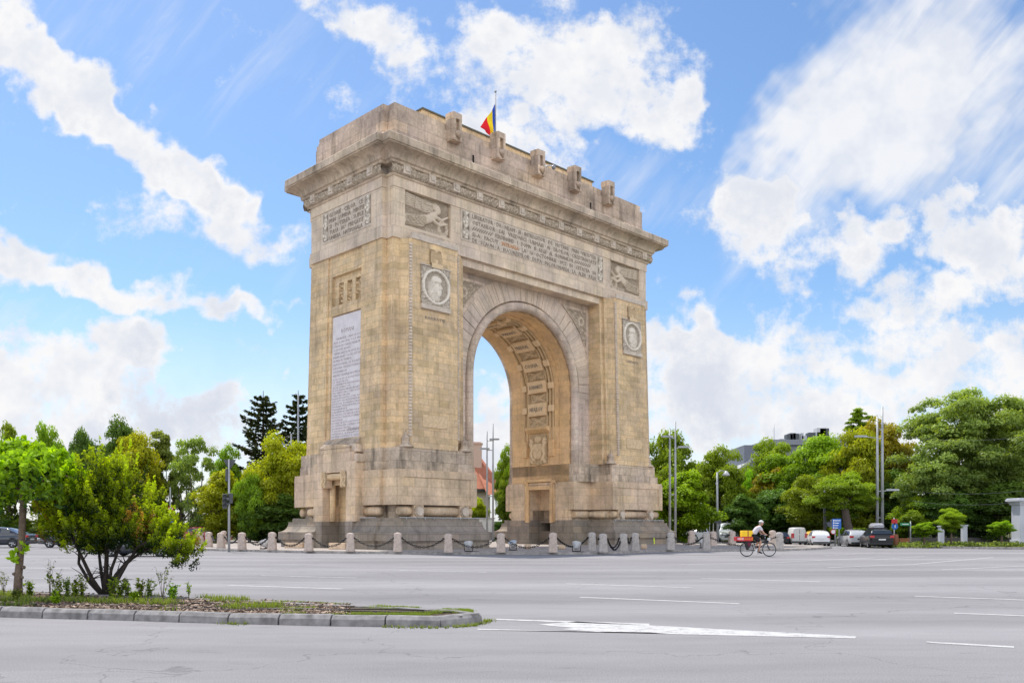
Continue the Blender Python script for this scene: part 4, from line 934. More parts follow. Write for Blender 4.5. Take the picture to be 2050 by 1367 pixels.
# lane markings, laid 4 mm up
def mark(name, pts, mat='paint', closed=True):
    poly = [tuple(G(x,y)[:2]) for x, y in pts]; o = sheet(name, poly, .004, M[mat]); return o
def dash(x0, y0, x1, y1, w=.12, mat='paint_worn'):
    a, b2 = G(x0,y0), G(x1,y1); d = (b2-a).normalized(); nrm = Vector((-d.y,d.x,0))*w/2
    return sheet('road_marking', [tuple((a+nrm)[:2]),tuple((b2+nrm)[:2]),tuple((b2-nrm)[:2]),tuple((a-nrm)[:2])], .004, M[mat])
for a in [(458,1171,686,1178.5,.16,'paint'),(522,1151.5,714,1156.5,.14),(800,1141,975,1145,.13),(1132,1168,1384,1176,.15,'paint'),(1161,1195,1480,1208,.15,'paint'),(1404,1157.3,1642,1164,.15,'paint'),
          (1831,1193,2120,1203,.15,'paint'),(1910,1227,2150,1236,.15,'paint'),(1855,1285,2030,1295,.15,'paint'),(1010,1121,1230,1119,.12),(1230,1119,1500,1116,.14,'paint'),
          (1360,1129.5,1560,1125,.13,'paint'),(1560,1125,1750,1116,.13,'paint'),(1657,1135.5,1830,1129,.14,'paint'),(1830,1129,1988,1115.5,.14,'paint'),(1650,1112,1750,1105.5,.12),(1885,1140,2070,1131.5,.13,'paint'),(1750,1120,1850,1113,.12),
          (0,1135,180,1139,.13),(0,1155,120,1158,.13),(180,1116,330,1118,.13),(585,1117,620,1117.4,.12),(655,1118,690,1118.3,.12),(560,1129.5,640,1130.5,.1)]: dash(*a)
# hatched nose beyond the planted island: two edge lines closing to a solid tip
mark('road_marking', [(990,1238.2),(1300,1248),(1300,1251.5),(994,1240.6)]); mark('road_marking', [(953,1258.2),(1340,1268.5),(1300,1265.6),(960,1260.8)][:3]+[(958,1260.6)])
mark('road_marking', [(1078,1250),(1155,1243.8),(1714,1273.5),(1712,1277.5),(1342,1269.0),(1215,1265.2),(1122,1259.6),(1147,1256.6)])
# ---------------------------------------------------------------- bollards and chains
M['boll'] = plain('bollard_stone', (.50,.41,.35), .85, var=.22, scale=9, spec=.2); M['boll2'] = plain('grey_bollard_stone', (.42,.38,.35), .85, var=.25, scale=9, spec=.2)
M['iron'] = plain('black_chain_iron', (.018,.018,.02), .45, .6, var=.3, scale=20)
def make_bollard(mat):
    t = empty('bollard')
    H = 1.02; rs = []
    for z, w, c in ((0,.235,.05),(.08,.235,.05),(.10,.222,.05),(.70,.195,.055),(.705,.185,.05),(.73,.185,.05),(.735,.198,.055),(.9,.196,.055),(.97,.17,.06),(1.0,.1,.04),(1.02,.02,.01)):
        rs.append([(sx*(w-cc*(k==0)), sy*(w-cc*(k==1)), z) for sx, sy, k, cc in ((1,-1,1,c),(1,-1,0,0),)] and
                  [( w-c,-w,z),( w,-w+c,z),( w, w-c,z),( w-c, w,z),(-w+c, w,z),(-w, w-c,z),(-w,-w+c,z),(-w+c,-w,z)])
    MB().rings(rs).build('post', mat, t)
    mb = MB()
    for s in (-1, 1): mb.sphere((s*.21,0,.72), .06, 8, 6)
    mb.build('chain_boss', M['iron'], t)
    return t
near = [(442.5,1097),(484.5,1099.6),(545,1101),(618,1102.6),(701.5,1103.4),(796.5,1104.2),(897.5,1105.2),(1003,1105.3),(1107,1105.4),(1207,1104.7),(1271.5,1101.8),(1342.5,1100.4),(1414,1099),(1560,1098.5)]
extra = [(1185,1102),(1248,1102.8),(418,1094.6),(448,1088.6),(401,1092)]
farb = [(523,1084.5),(1384.5,1091.6),(1427.5,1092),(1465.5,1091.6),(1546.5,1090.5)]
protoA, protoB = make_bollard(M['boll']), make_bollard(M['boll2'])
BP = []; used = set()
pos_words = {}
allb = [(x,y,'near') for x,y in near]+[(x,y,'extra') for x,y in extra]+[(x,y,'far') for x,y in farb]
desc = {442.5:'pale stone bollard beside the red parked car',484.5:'stone bollard just right of the traffic light pole',545:'stone bollard in front of the left tip of the arch plinth',618:'stone bollard before the left flank of the arch doorway',701.5:'stone bollard under the right jamb of the end doorway',796.5:'stone bollard before the front corner of the arch plinth',897.5:'stone bollard before the middle of the left granite plinth',1003:'stone bollard in the middle of the arch opening',1107:'stone bollard in front of the passage doorway of the right pier',1207:'grey stone bollard at the front left of the chain entrance before the right pier',1271.5:'grey stone bollard at the right side of the chain entrance',1342.5:'grey stone bollard off the right end of the arch plinth',1414:'grey stone bollard before the white pickup',1560:'grey stone bollard just ahead of the cyclist',
 1185:'stone bollard set back behind its neighbour left of the chain entrance',1248:'stone bollard inside the chain entrance before the right pier',418:'pale bollard partly behind the conifer shrub tip',448:'far pale bollard almost hidden behind another by the red car',401:'leftmost pale bollard showing past the conifer shrub',
 523:'far pale bollard across the island behind the twin floodlights',1384.5:'far sunlit bollard in front of the pickup bonnet',1427.5:'far sunlit bollard between the pickup and the grey van',1465.5:'far sunlit bollard right of the grey van front',1546.5:'far sunlit bollard behind the front bicycle wheel'}
for i, (x, y, k) in enumerate(allb):
    proto = protoB if (x > 1150 and k != 'far') else protoA
    t = proto if proto.name not in used else copy_tree(proto); used.add(proto.name)
    P = G(x, y, .12); t.location = P; t.rotation_euler = (0,0,rad([0,2,-3,1,4][i%5]) + (.15 if k=='far' else 0)); sc = 1.0 if k != 'far' else 1.05; t.scale = (sc,sc,sc*(.97+.05*((i*7)%3)/2))
    tag(t, desc[x], 'bollard', 'bollards around the arch island'); pos_words[x] = P
link_me = None
def make_link():
    mb = MB(); N, m = 14, 6; R = []
    for k in range(N):
        a = 2*PI*k/N; cx = .052*(1 if math.cos(a) > 0 else -1)*(abs(math.cos(a)) > .3)+.035*math.cos(a); c = Vector((.075*math.cos(a), .045*math.sin(a), 0)); nn = Vector((math.cos(a), math.sin(a), 0))
        R.append([tuple(c+.0175*(math.cos(2*PI*j/m)*nn+math.sin(2*PI*j/m)*Vector((0,0,1)))) for j in range(m)])
    R.append(R[0]); mb.rings(R, False, False, smooth=True); return mb
LK = make_link()
def chain(a, b2, sag, label):
    a, b2 = Vector(a), Vector(b2); L0 = (b2-a).length; n = 40; pts = []
    for k in range(n+1):
        t = k/n; p = a.lerp(b2, t); p.z -= sag*4*t*(1-t); pts.append(p)
    ln = [0]
    for k in range(n): ln.append(ln[-1]+(pts[k+1]-pts[k]).length)
    cnt = max(4, int(ln[-1]/.118)); mb = MB()
    for i in range(cnt):
        s = (i+.5)/cnt*ln[-1]; k = max(j for j in range(n) if ln[j] <= s); p = pts[k].lerp(pts[k+1], (s-ln[k])/(ln[k+1]-ln[k])); d = (pts[k+1]-pts[k]).normalized()
        side = Vector((0,0,1)).cross(d).normalized(); up = d.cross(side)
        if i % 2: side, up = up, side
        Mx = Matrix(((d.x,side.x,up.x,p.x),(d.y,side.y,up.y,p.y),(d.z,side.z,up.z,p.z),(0,0,0,1)))
        mb.add([tuple(Mx@Vector(v)) for v in LK.v], LK.f, True)
    o = mb.build('chain', M['iron']); tag(o, label, 'chain', 'chains between the bollards')
def bp(x, dx=0): P = pos_words[x]; return P+Vector((dx,0,.72))
cs = [(442.5,484.5,.35,'black iron chain right of the red car, between the two leftmost near bollards'),(484.5,545,.42,'black chain sagging behind the traffic light pole foot'),(545,618,.45,'black chain sagging in front of the left end of the plinth'),(618,701.5,.45,'black chain hanging before the end doorway of the arch'),(701.5,796.5,.42,'black chain sagging before the brown plinth corner'),(796.5,897.5,.47,'black chain sagging before the dark granite plinth'),(897.5,1003,.45,'black chain over the floodlight at the left plinth end'),(1003,1107,.47,'black chain hanging below the small passage doorway'),(1107,1185,.45,'black chain over the white floodlight before the right pier'),(1207,1248,.5,'short doubled chain sagging in the island entrance'),(1248,1271.5,.3,'short chain on the right of the island entrance'),(1342.5,1414,.4,'black chain sagging right of the arch end'),(1414,1560,.5,'long black chain sagging behind the cyclist rear wheel'),(418,442.5,.3,'short chain between the bollards beside the red car')]
for x0, x1, sg, lb in cs: chain(bp(x0,.23), bp(x1,-.23), sg, lb)
chain(bp(1207,.23), bp(1248,-.1)+Vector((0,.0,0)), .62, 'lower loop of black chain hanging in the island entrance')
chain(bp(523,.2), Vector(pos_words[545])+Vector((1.5,8,.7)), .5, 'far black chain across the island left of the plinth')
# ---------------------------------------------------------------- floodlights on the paving
M['wplast'] = plain('floodlight_grey', (.5,.5,.5), .4, var=.1)
M['lens'] = glassy('floodlight_glass', (.25,.27,.28))
def make_flood():
    t = empty('floodlight')
    mb = MB(); mb.lathe((0,0,0), [(.07,-.2),(.13,-.14),(.19,0),(.24,.12),(.25,.16),(.02,.16)], 14); mb.xf(Matrix.Translation((0,0,.33))@Matrix.Rotation(rad(-25),4,'X')); mb.build('housing', M['wplast'], t)
    mb = MB(); mb.cyl((0,0), .225, .162, .17, 14); mb.xf(Matrix.Translation((0,0,.33))@Matrix.Rotation(rad(-25),4,'X')); mb.build('glass', M['lens'], t)
    mb = MB(); mb.box(-.2,.2,-.1,.1,0,.05).tube([(-.22,0,.04),(-.24,0,.32)],.02,5).tube([(.22,0,.04),(.24,0,.32)],.02,5).tube([(0,0,.04),(.1,-.2,.02),(.5,-.2,.01)],.015,5); mb.build('bracket', M['iron'], t); return t
fp = make_flood()
for i, (x, y, lb) in enumerate([(938,1103.6,'floodlight on the paving under the chain at the left plinth end'),(1027,1101,'small floodlight at the left of the arch opening'),(1154,1104,'large white floodlight before the right pier foot'),(712-185,1098.5,'left one of two floodlights on their sides behind the chain'),(532+3,1096.5,'right one of two floodlights behind the chain left of the arch'),(1406,1096.5,'white floodlight leaning by the grey bollard before the pickup')]):
    t = fp if i == 0 else copy_tree(fp); t.location = G(x, y, .132); t.rotation_euler = (0,0,[.2,2.5,-.4,1.2,-1.2,.8][i]); tag(t, lb, 'floodlight', 'floodlights on the island paving')
# loose stone blocks near the plinth
def block(x, y, w, d, h, lb, rz=0, rnd=False):
    P = G(x, y, .12); mb = MB()
    if rnd: mb.lathe((0,0,0), [(w/2,0),(w/2,h*.8),(w/2*.8,h),(.01,h*1.03)], 12)
    else: mb.box(-w/2,w/2,-d/2,d/2,0,h)
    o = mb.build('stone_block', M['podium'], bevel=.02 if not rnd else 0); o.location = P; o.rotation_euler = (0,0,rz); tag(o, lb, 'stone block', 'low stone blocks on the island')
block(590,1096.5,1.15,.5,.33,'low sunlit stone block at the left foot of the plinth', rad(-6)); block(677,1099,1.0,.6,.38,'low stone step block before the end doorway', rad(-4))
block(1057,1098.5,.42,.4,.3,'small round stone stub before the passage doorway', 0, True); block(1125,1099,.42,.4,.28,'small stone stub right of the doorway bollard', 0, True); block(1289,1098.5,.38,.38,.3,'round stone stub before the right plinth end', 0, True)
# ================================================================== vegetation
rng = np.random.default_rng(7)
def leaf_quads(C, N, size, rng, stretch=1.5, jitter=.8):
    """one small bent-free quad per point C, roughly facing N"""
    n = len(C); R = rng.normal(size=(n,3)); Nn = N+jitter*R; Nn /= np.linalg.norm(Nn, axis=1, keepdims=True)+1e-9
    A = np.cross(Nn, rng.normal(size=(n,3))); A /= np.linalg.norm(A, axis=1, keepdims=True)+1e-9; B = np.cross(Nn, A)
    s = size*(.6+.8*rng.random((n,1))); A = A*s*stretch*.5; B = B*s*.5
    V = np.stack([C-A, C-B*.9+A*.1, C+A, C+B*.9+A*.1], axis=1).reshape(-1,3)
    Fc = np.arange(4*n).reshape(n,4); return V, Fc
def crown_arrays(seed, rx, ry, h0, h1, nclump, nleaf, lsize, cr=(.16,.3), shape=1.0, droop=0., gaps=.0, top_pow=1.0):
    """crown of leafy clumps on and inside an uneven ellipsoid; clump tint paints the tops sunlit and the inside shaded"""
    r = np.random.default_rng(seed); V = []; Fs = []; T = []; off = 0; H = h1-h0; zc = (h0+h1)/2
    ph = r.random(6)*6.28; cl = []
    for k in range(nclump):
        d = r.normal(size=3); d /= np.linalg.norm(d)
        rr = (.35+.65*r.random()**.4)
        az = math.atan2(d[1], d[0]); lump = 1+.22*math.sin(3*az+ph[0])+.17*math.sin(5*az+ph[1]+3*d[2])+.15*math.sin(8*d[2]+ph[2])
        z = d[2]
        wid = shape+(1-shape)*(.5-.5*z)
        c = np.array([d[0]*rx*rr*lump*wid, d[1]*ry*rr*lump*wid, zc+z*H/2*rr*(.86+.2*math.sin(4*az+ph[3]))])
        if k < nclump*.16: c = np.array([.18*rx*r.normal(), .18*ry*r.normal(), zc+H/2*(-.75+1.5*k/(nclump*.16))])
        elif r.random() < gaps: continue
        R = (cr[0]+(cr[1]-cr[0])*r.random())*min(rx, H/2)
        m = int(nleaf*(.6+.8*r.random())); q = r.normal(size=(m,3)); q /= np.linalg.norm(q, axis=1, keepdims=True)
        q[:,2] = np.where(q[:,2] < -.3, -q[:,2]*.6, q[:,2]); rad_ = (.55+.5*r.random((m,1)))
        pts = c+q*R*rad_*np.array([1.15,1.15,.8]); pts[:,2] -= droop*R*(np.abs(q[:,0])+np.abs(q[:,1]))*.5
        cl.append((c, R)); v, f = leaf_quads(pts, q+np.array([0,0,.7]), lsize, r, 1.5, .6)
        tn = np.clip(.42+.38*((c[2]-zc)/(H/2))+.25*(rr-.6)+.34*(r.random()-.5)+.32*q[:,2]+.12*(r.random(m)-.5), 0, 1)  # crown shading put into leaf colour: high, outer, upward leaves lighter
        V.append(v); Fs.append(f+off); T.append(np.repeat(tn, 4)); off += len(v)
    keep = [i for i, (c, R) in enumerate(cl) if sum(np.linalg.norm((c-c2)) < (R+R2)*.95 for c2, R2 in cl) >= 4]
    Vk = np.concatenate([V[i] for i in keep]); return Vk, np.arange(len(Vk)).reshape(-1,4), np.concatenate([T[i] for i in keep])
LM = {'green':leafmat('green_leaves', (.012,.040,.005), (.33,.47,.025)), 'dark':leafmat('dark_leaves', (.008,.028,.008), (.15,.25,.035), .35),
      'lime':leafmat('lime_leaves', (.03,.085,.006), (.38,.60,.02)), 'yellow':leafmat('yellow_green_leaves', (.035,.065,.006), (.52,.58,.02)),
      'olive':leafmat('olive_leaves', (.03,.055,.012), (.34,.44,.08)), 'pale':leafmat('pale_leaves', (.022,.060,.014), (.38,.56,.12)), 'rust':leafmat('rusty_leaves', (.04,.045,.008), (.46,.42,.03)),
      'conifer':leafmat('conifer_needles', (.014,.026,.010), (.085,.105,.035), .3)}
M['bark'] = plain('bark', (.07,.052,.04), .95, var=.4, scale=12); M['bark2'] = plain('pale_bark', (.16,.115,.085), .95, var=.35, scale=14)
CR = {}
for i in range(4): CR['round%d'%i] = crown_arrays(10+i, 1, 1, -1, 1, 120, 330, .047, cr=(.18,.32))
CR['tall0'] = crown_arrays(31, .62, .62, -1.25, 1.25, 100, 300, .045, cr=(.2,.34)); CR['airy0'] = crown_arrays(41, .85, .85, -1.2, 1.2, 90, 230, .042, cr=(.14,.26), gaps=.1); CR['airy1'] = crown_arrays(42, .9, .9, -1.1, 1.1, 90, 230, .042, cr=(.14,.28), gaps=.1)
CR['big0'] = crown_arrays(51, 1, 1, -1, 1, 380, 300, .026, cr=(.09,.19), shape=.95); CR['drop0'] = crown_arrays(61, .9, .9, -1.1, 1.1, 110, 320, .045, cr=(.16,.28), shape=.7, droop=.8)
CMESH = {}
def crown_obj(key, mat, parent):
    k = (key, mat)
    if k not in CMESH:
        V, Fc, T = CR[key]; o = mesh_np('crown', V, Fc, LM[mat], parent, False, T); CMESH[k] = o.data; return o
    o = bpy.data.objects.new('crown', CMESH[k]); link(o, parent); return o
def trunk_mesh(h, r, seed, lean=0, spread=.5, crown_h=3):
    rr = random.Random(seed); mb = MB(); pts = [(lean*t*h+.12*math.sin(t*5+seed)*t, .1*math.sin(t*4+seed)*t, h*t) for t in (0,.15,.4,.7,1)]
    mb.tube(pts, [r*1.35, r, r*.85, r*.7, r*.5], 8)
    top = Vector(pts[3])
    for k in range(6):
        a = rr.random()*6.28; l = crown_h*(.5+.6*rr.random()); b2 = Vector(pts[2 if k % 2 else 3])
        m = b2+Vector((math.cos(a)*l*.35, math.sin(a)*l*.35, l*.45)); e = b2+Vector((math.cos(a)*l*spread, math.sin(a)*l*spread, l))
        mb.tube([b2, m, e], [r*.45, r*.3, r*.08], 6)
    return mb
def tree(px, ytop, wpx, ybot, Y, key, mat, label, group='trees around the square', cat='tree', name='tree', depth=None, trunk=True, lean=0, bark='bark', rz=None, cut=0):
    """crown spans ytop..ybot pixels and wpx wide when seen from the road, at distance Y"""
    zt, zb = CAMH+(CY-ytop)/F*Y, max(.3, CAMH+(CY-ybot)/F*Y); wd = wpx/F*Y; x = (px-CX)/F*Y
    t = empty(name, (x, Y, 0), 0, label, cat, group); V = CR[key][0]; ex = np.percentile(np.abs(V[:,0]), 99.0); ez = np.percentile(np.abs(V[:,2]), 99.0)
    c = crown_obj(key, mat, t); sx = wd/2/ex; c.scale = (sx, depth/2/ex if depth else sx, (zt-zb)/2/ez); c.location = (0,0,(zt+zb)/2); c.rotation_euler = (0,0,rz if rz is not None else (px*.37) % 6.28 if not depth else 0)
    if trunk:
        H = zb+(zt-zb)*.45; tm = trunk_mesh(H, max(.14, .022*zt), int(px), lean, .4, (zt-zb)*.4); tm.build('trunk', M[bark], t)
    return t
# behind the left of the square
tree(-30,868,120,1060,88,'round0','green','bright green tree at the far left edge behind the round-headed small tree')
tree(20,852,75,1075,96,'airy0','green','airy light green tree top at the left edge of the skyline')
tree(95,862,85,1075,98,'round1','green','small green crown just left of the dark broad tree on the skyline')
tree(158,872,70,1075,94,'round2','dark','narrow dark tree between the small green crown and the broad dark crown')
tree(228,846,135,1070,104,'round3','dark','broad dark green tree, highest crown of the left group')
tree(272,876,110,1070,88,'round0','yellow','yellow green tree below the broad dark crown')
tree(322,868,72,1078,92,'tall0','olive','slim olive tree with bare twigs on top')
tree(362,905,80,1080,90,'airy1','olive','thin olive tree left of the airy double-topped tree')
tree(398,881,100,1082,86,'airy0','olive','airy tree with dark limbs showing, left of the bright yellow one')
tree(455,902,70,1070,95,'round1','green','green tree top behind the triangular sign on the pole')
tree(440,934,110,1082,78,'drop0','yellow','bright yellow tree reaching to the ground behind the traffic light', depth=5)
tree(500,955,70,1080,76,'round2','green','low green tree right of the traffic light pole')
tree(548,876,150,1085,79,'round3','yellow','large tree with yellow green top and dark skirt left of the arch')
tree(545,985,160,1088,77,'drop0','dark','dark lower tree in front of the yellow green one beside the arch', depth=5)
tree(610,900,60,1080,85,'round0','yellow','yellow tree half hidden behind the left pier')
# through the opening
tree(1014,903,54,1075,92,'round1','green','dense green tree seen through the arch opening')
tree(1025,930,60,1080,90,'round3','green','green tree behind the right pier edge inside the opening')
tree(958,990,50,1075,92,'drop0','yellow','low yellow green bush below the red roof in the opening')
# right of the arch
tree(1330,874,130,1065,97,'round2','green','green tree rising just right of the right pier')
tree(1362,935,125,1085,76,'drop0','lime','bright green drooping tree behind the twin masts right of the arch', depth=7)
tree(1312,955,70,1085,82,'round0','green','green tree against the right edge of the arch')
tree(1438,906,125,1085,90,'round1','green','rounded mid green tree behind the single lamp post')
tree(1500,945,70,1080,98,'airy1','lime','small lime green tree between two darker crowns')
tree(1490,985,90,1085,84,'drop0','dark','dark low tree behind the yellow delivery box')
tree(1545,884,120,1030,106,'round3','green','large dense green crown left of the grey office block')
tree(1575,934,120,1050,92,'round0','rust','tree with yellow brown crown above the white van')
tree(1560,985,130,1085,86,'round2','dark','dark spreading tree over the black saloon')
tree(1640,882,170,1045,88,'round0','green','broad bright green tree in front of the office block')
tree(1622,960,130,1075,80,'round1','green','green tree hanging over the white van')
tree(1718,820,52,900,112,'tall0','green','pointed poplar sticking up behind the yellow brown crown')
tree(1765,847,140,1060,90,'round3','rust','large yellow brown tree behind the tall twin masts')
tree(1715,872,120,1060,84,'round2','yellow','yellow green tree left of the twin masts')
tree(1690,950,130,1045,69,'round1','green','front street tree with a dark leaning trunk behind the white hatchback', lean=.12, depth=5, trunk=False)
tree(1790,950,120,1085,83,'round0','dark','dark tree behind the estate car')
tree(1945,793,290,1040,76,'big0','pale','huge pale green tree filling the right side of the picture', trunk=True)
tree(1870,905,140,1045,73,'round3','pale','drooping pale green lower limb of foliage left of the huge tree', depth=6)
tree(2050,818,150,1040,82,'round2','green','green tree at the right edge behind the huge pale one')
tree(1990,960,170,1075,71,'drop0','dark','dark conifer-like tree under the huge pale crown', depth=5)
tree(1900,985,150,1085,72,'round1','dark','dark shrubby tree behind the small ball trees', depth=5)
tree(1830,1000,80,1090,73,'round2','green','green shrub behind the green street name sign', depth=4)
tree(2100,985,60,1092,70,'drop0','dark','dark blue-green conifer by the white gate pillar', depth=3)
# street tree trunk that leans
P = at(1695,1000,69); mb = MB(); mb.tube([at(1712,1098,66),at(1706,1080,66),at(1697,1050,67),at(1691,1015,68),at(1688,985,69)], [.42,.34,.3,.27,.2], 9); mb.tube([at(1691,1015,68),at(1668,975,69)], [.2,.1], 7); mb.tube([at(1690,1010,68),at(1725,970,69)], [.2,.1], 7)
for o in bpy.data.objects:
    if o.get('label','').startswith('front street tree'): mb.xf(Matrix.Translation(-o.location)); mb.build('trunk', M['bark'], o); break
# low hedges and shrubs that close the view under the crowns
def bush(px, ytop, wpx, Y, mat, label, key='round0', grp='shrubs at the park edge', ybase=None):
    zt = CAMH+(CY-ytop)/F*Y; t = empty('shrub', ((px-CX)/F*Y, Y, 0), 0, label, 'shrub', grp); c = crown_obj(key, mat, t); wd = wpx/F*Y
    c.scale = (wd/2, max(.6, wd/2*.6), zt/2); c.location = (0,0,zt/2-.05); return t
hedge = []
for i, x in enumerate(range(-40, 620, 44)): bush(x, 1028+((i*37)%23), 66, 92+(i%3)*2, ('dark','dark','green')[i%3], ['dark shrub at the foot of the trees behind the %s' % s for s in ('far left edge','parked black car','black car rear','small weeping tree trunk','conifer shrub left side','conifer shrub left branches','conifer shrub middle','conifer shrub top','conifer shrub right half','round road signs','conifer shrub tip','red car','red car bonnet','traffic light pole','far bollards','left plinth end','end doorway')][min(i,16)], 'round%d'%(i%4))
places = ['right arch edge','twin masts','white pickup','pickup ladder frame','lamp post','grey van','delivery box','cyclist','front bicycle wheel','black saloon','white van roof','white hatchback','blue direction board','leaning trunk','gap before the silver car','silver car','roof box','estate car rear','street name sign','bench']
for i, x in enumerate(range(1300, 1840, 28)): bush(x, 1035+((i*29)%21), 50, 90+(i%3)*3, ('dark','green','dark')[i%3], 'dark undergrowth shrub behind the %s' % places[min(i,19)], 'round%d'%(i%4))
for i, x in enumerate((950,975,1000,1020)): bush(x, 1040, 40, 95, 'dark', 'dark shrub behind the island seen through the arch, %s' % ('leftmost','left of the white panel','right of the white panel','nearest the right pier')[i], 'round%d'%i)
# clipped hedge
for x0, x1, lb in ((1684,1700,'short clipped hedge left of the leaning trunk'),(1708,1748,'clipped light green hedge right of the leaning trunk')):
    Y = 74; a, b2 = at(x0,1093,Y), at(x1,1093,Y); r = np.random.default_rng(int(x0)); n = 5000; wdt = b2.x-a.x
    pts = np.stack([a.x+wdt*r.random(n), Y+1.0*r.random(n), .15+1.15*r.random(n)], 1); k = r.integers(0,3,n); pts[:,1] = np.where(k==0, Y, pts[:,1]); pts[:,2] = np.where(k==1, 1.3, pts[:,2])
    v, f = leaf_quads(pts, np.array([[0,-1,.8]]).repeat(n,0), .13, r); o = mesh_np('hedge', v, f, LM['lime'], None, False, np.repeat(r.random(n), 4)); tag(o, lb, 'hedge')
# spruces
def spruce(px, ytop, ybot, wpx, Y, seed, label):
    r = random.Random(seed); rn = np.random.default_rng(seed); zt = CAMH+(CY-ytop)/F*Y; zb = CAMH+(CY-ybot)/F*Y; hw = wpx/F*Y/2
    t = empty('spruce', ((px-CX)/F*Y, Y, 0), 0, label, 'tree', 'trees around the square')
    mb = MB(); mb.tube([(0,0,0),(0,0,zt*.5),(0,0,zt)], [.32,.22,.03], 8); P = []; N = []; T = []
    z = zb
    while z < zt-.2:
        k = (zt-z)/(zt-zb); ln = hw*(.18+.95*min(1, k*1.9)**.8)*(.75+.4*r.random()); nb = 6
        for j in range(nb):
            a = 2*PI*(j+r.random()*.8)/nb; l = ln*(.55+.55*r.random()); d = Vector((math.cos(a), math.sin(a), 0))
            pts = [Vector((0,0,z))+d*l*s+Vector((0,0,-.18*l*s+.38*l*s*s)) for s in (0,.33,.66,1)]
            mb.tube(pts, [.05,.04,.03,.01], 4)
            m = int(44*l/hw+12)
            for q in range(m):
                s = .12+.88*r.random()**.7; p = Vector((0,0,z))+d*l*s+Vector((0,0,-.18*l*s+.38*l*s*s)); sd = d.cross(Vector((0,0,1)))*(r.random()-.5)*.55*l*(1.1-s)
                p = p+sd-Vector((0,0,.28*r.random())); P.append(tuple(p)); N.append((0,0,1)); T.append(.2+.6*r.random())
        z += .48+.2*r.random()
    mb.build('trunk', M['bark'], t)
    v, f = leaf_quads(np.array(P), np.array(N, dtype=float), .26, rn, 2.0, .55); mesh_np('crown', v, f, LM['conifer'], t, False, np.repeat(np.array(T), 4))
spruce(527,782,960,112,96,3,'tall dark spruce with drooping branches left of the arch'); spruce(597,781,960,84,99,5,'dark spruce with a thin tip right beside the left pier')
# small ball-headed trees on the right verge
for i, (px, yt, w_, yb, Y, m_, lb, k_) in enumerate([(1850,1043,46,1073,61,'lime','small umbrella-shaped tree behind the bench','drop0'),(1904,1020,58,1070,61,'lime','ball-headed small tree, largest of the three','round1'),(2005,1040,45,1070,61,'lime','small dome-headed tree near the white gate pillar','drop0')]):
    t = tree(px, yt, w_, yb, Y, k_, m_, lb, 'small clipped trees on the verge', trunk=False)
    MB().tube([(0,0,0),(.02,0,1.2),(0,0,CAMH+(CY-yb)/F*Y+.5)], [.08,.06,.05], 7).build('trunk', M['bark2'], t)
# verge with ground cover
vg = [tuple(G(x,y)[:2]) for x, y in ((1803,1094.5),(1850,1096),(1950,1098),(2050,1099.2),(2200,1100.5))]+[(60,75),(31,75)]
mb = MB(); mb.prism(vg, -.05, .13); o = mb.build('verge', M['grassg']); o['kind'] = 'structure'
mb = MB()
for (x0,y0),(x1,y1) in zip([(1795,1095),(1850,1096.6),(1950,1098.6),(2050,1099.8)],[(1850,1096.6),(1950,1098.6),(2050,1099.8),(2200,1101)]):
    a, b2 = G(x0,y0), G(x1,y1); nn = Vector((0,.25,0)); mb.rings([[tuple(p+Vector((0,0,z))) for p in (a,b2,b2+nn,a+nn)] for z in (-.04,.15)])
o = mb.build('verge_kerb', M['kerb']); o['kind'] = 'structure'
r = np.random.default_rng(3); n = 26000; xs = 26+34*r.random(n); ys = 57.5+10*r.random(n)**1.6; zs = .1+.28*r.random(n)*(.3+.7*np.clip(np.sin(xs*2.1)+.6*np.sin(xs*5.3),0,1))
ok = ys > 59.5+(xs-27)*(-.07); v, f = leaf_quads(np.stack([xs,ys,zs],1)[ok], np.array([[0,-.4,1]]).repeat(ok.sum(),0), .13, r); o = mesh_np('ground_cover', v, f, LM['olive'], None, False, np.repeat(r.random(ok.sum()), 4)); o['kind'] = 'stuff'; o['label'] = 'low uneven green ground cover along the verge'; o['category'] = 'ground cover'
# pavement behind the road on the left, with kerb
mb = MB(); lk = [(-52,80.5),(-30,81),(-16,80),(-16,90),(-60,92)]; mb.prism(lk, -.05, .12); o = mb.build('far_pavement', M['paving']); o['kind'] = 'structure'

# ---------------------------------------------------------------- planted traffic island in the foreground
front_pts = [(-260,1229),(0,1235),(120,1238.5),(250,1241.5),(375,1246),(500,1249),(640,1252.5),(780,1254.5),(870,1255.5),(935,1253.2),(964,1249),(977,1242.5)]
back_pts = [(966,1220),(905,1217.5),(780,1211.5),(640,1204.5),(520,1199),(330,1191.5),(150,1186),(0,1181.5),(-260,1175)]
fg = [G(x,y) for x, y in front_pts]; bk = [G(x,y,.165) for x, y in back_pts]
for p in bk: p.z = 0
out_ = fg+bk; cen = sum(out_, Vector())/len(out_)
def inset(pts, d):
    n = len(pts); R = []
    for i, p in enumerate(pts):
        a, b2 = pts[i-1], pts[(i+1)%n]; t = (b2-a).normalized(); nn = Vector((-t.y, t.x, 0)); R.append(p+nn*d)
    return R
inn = inset(out_, .17)
mb = MB(); N = len(inn); mb.rings([[(p.x,p.y,-.05) for p in inn],[(p.x,p.y,.13) for p in inn]]); o = mb.build('soil', M['soil']); o['kind'] = 'structure'
def path_len(pts):
    L_ = [0]
    for a, b2 in zip(pts[:-1], pts[1:]): L_.append(L_[-1]+(b2-a).length)
    return L_
def along(pts, L_, s):
    s = max(0, min(L_[-1]-1e-6, s)); k = max(j for j in range(len(L_)-1) if L_[j] <= s); t = (s-L_[k])/(L_[k+1]-L_[k]); return pts[k].lerp(pts[k+1], t), (pts[k+1]-pts[k]).normalized()
kerbs = []
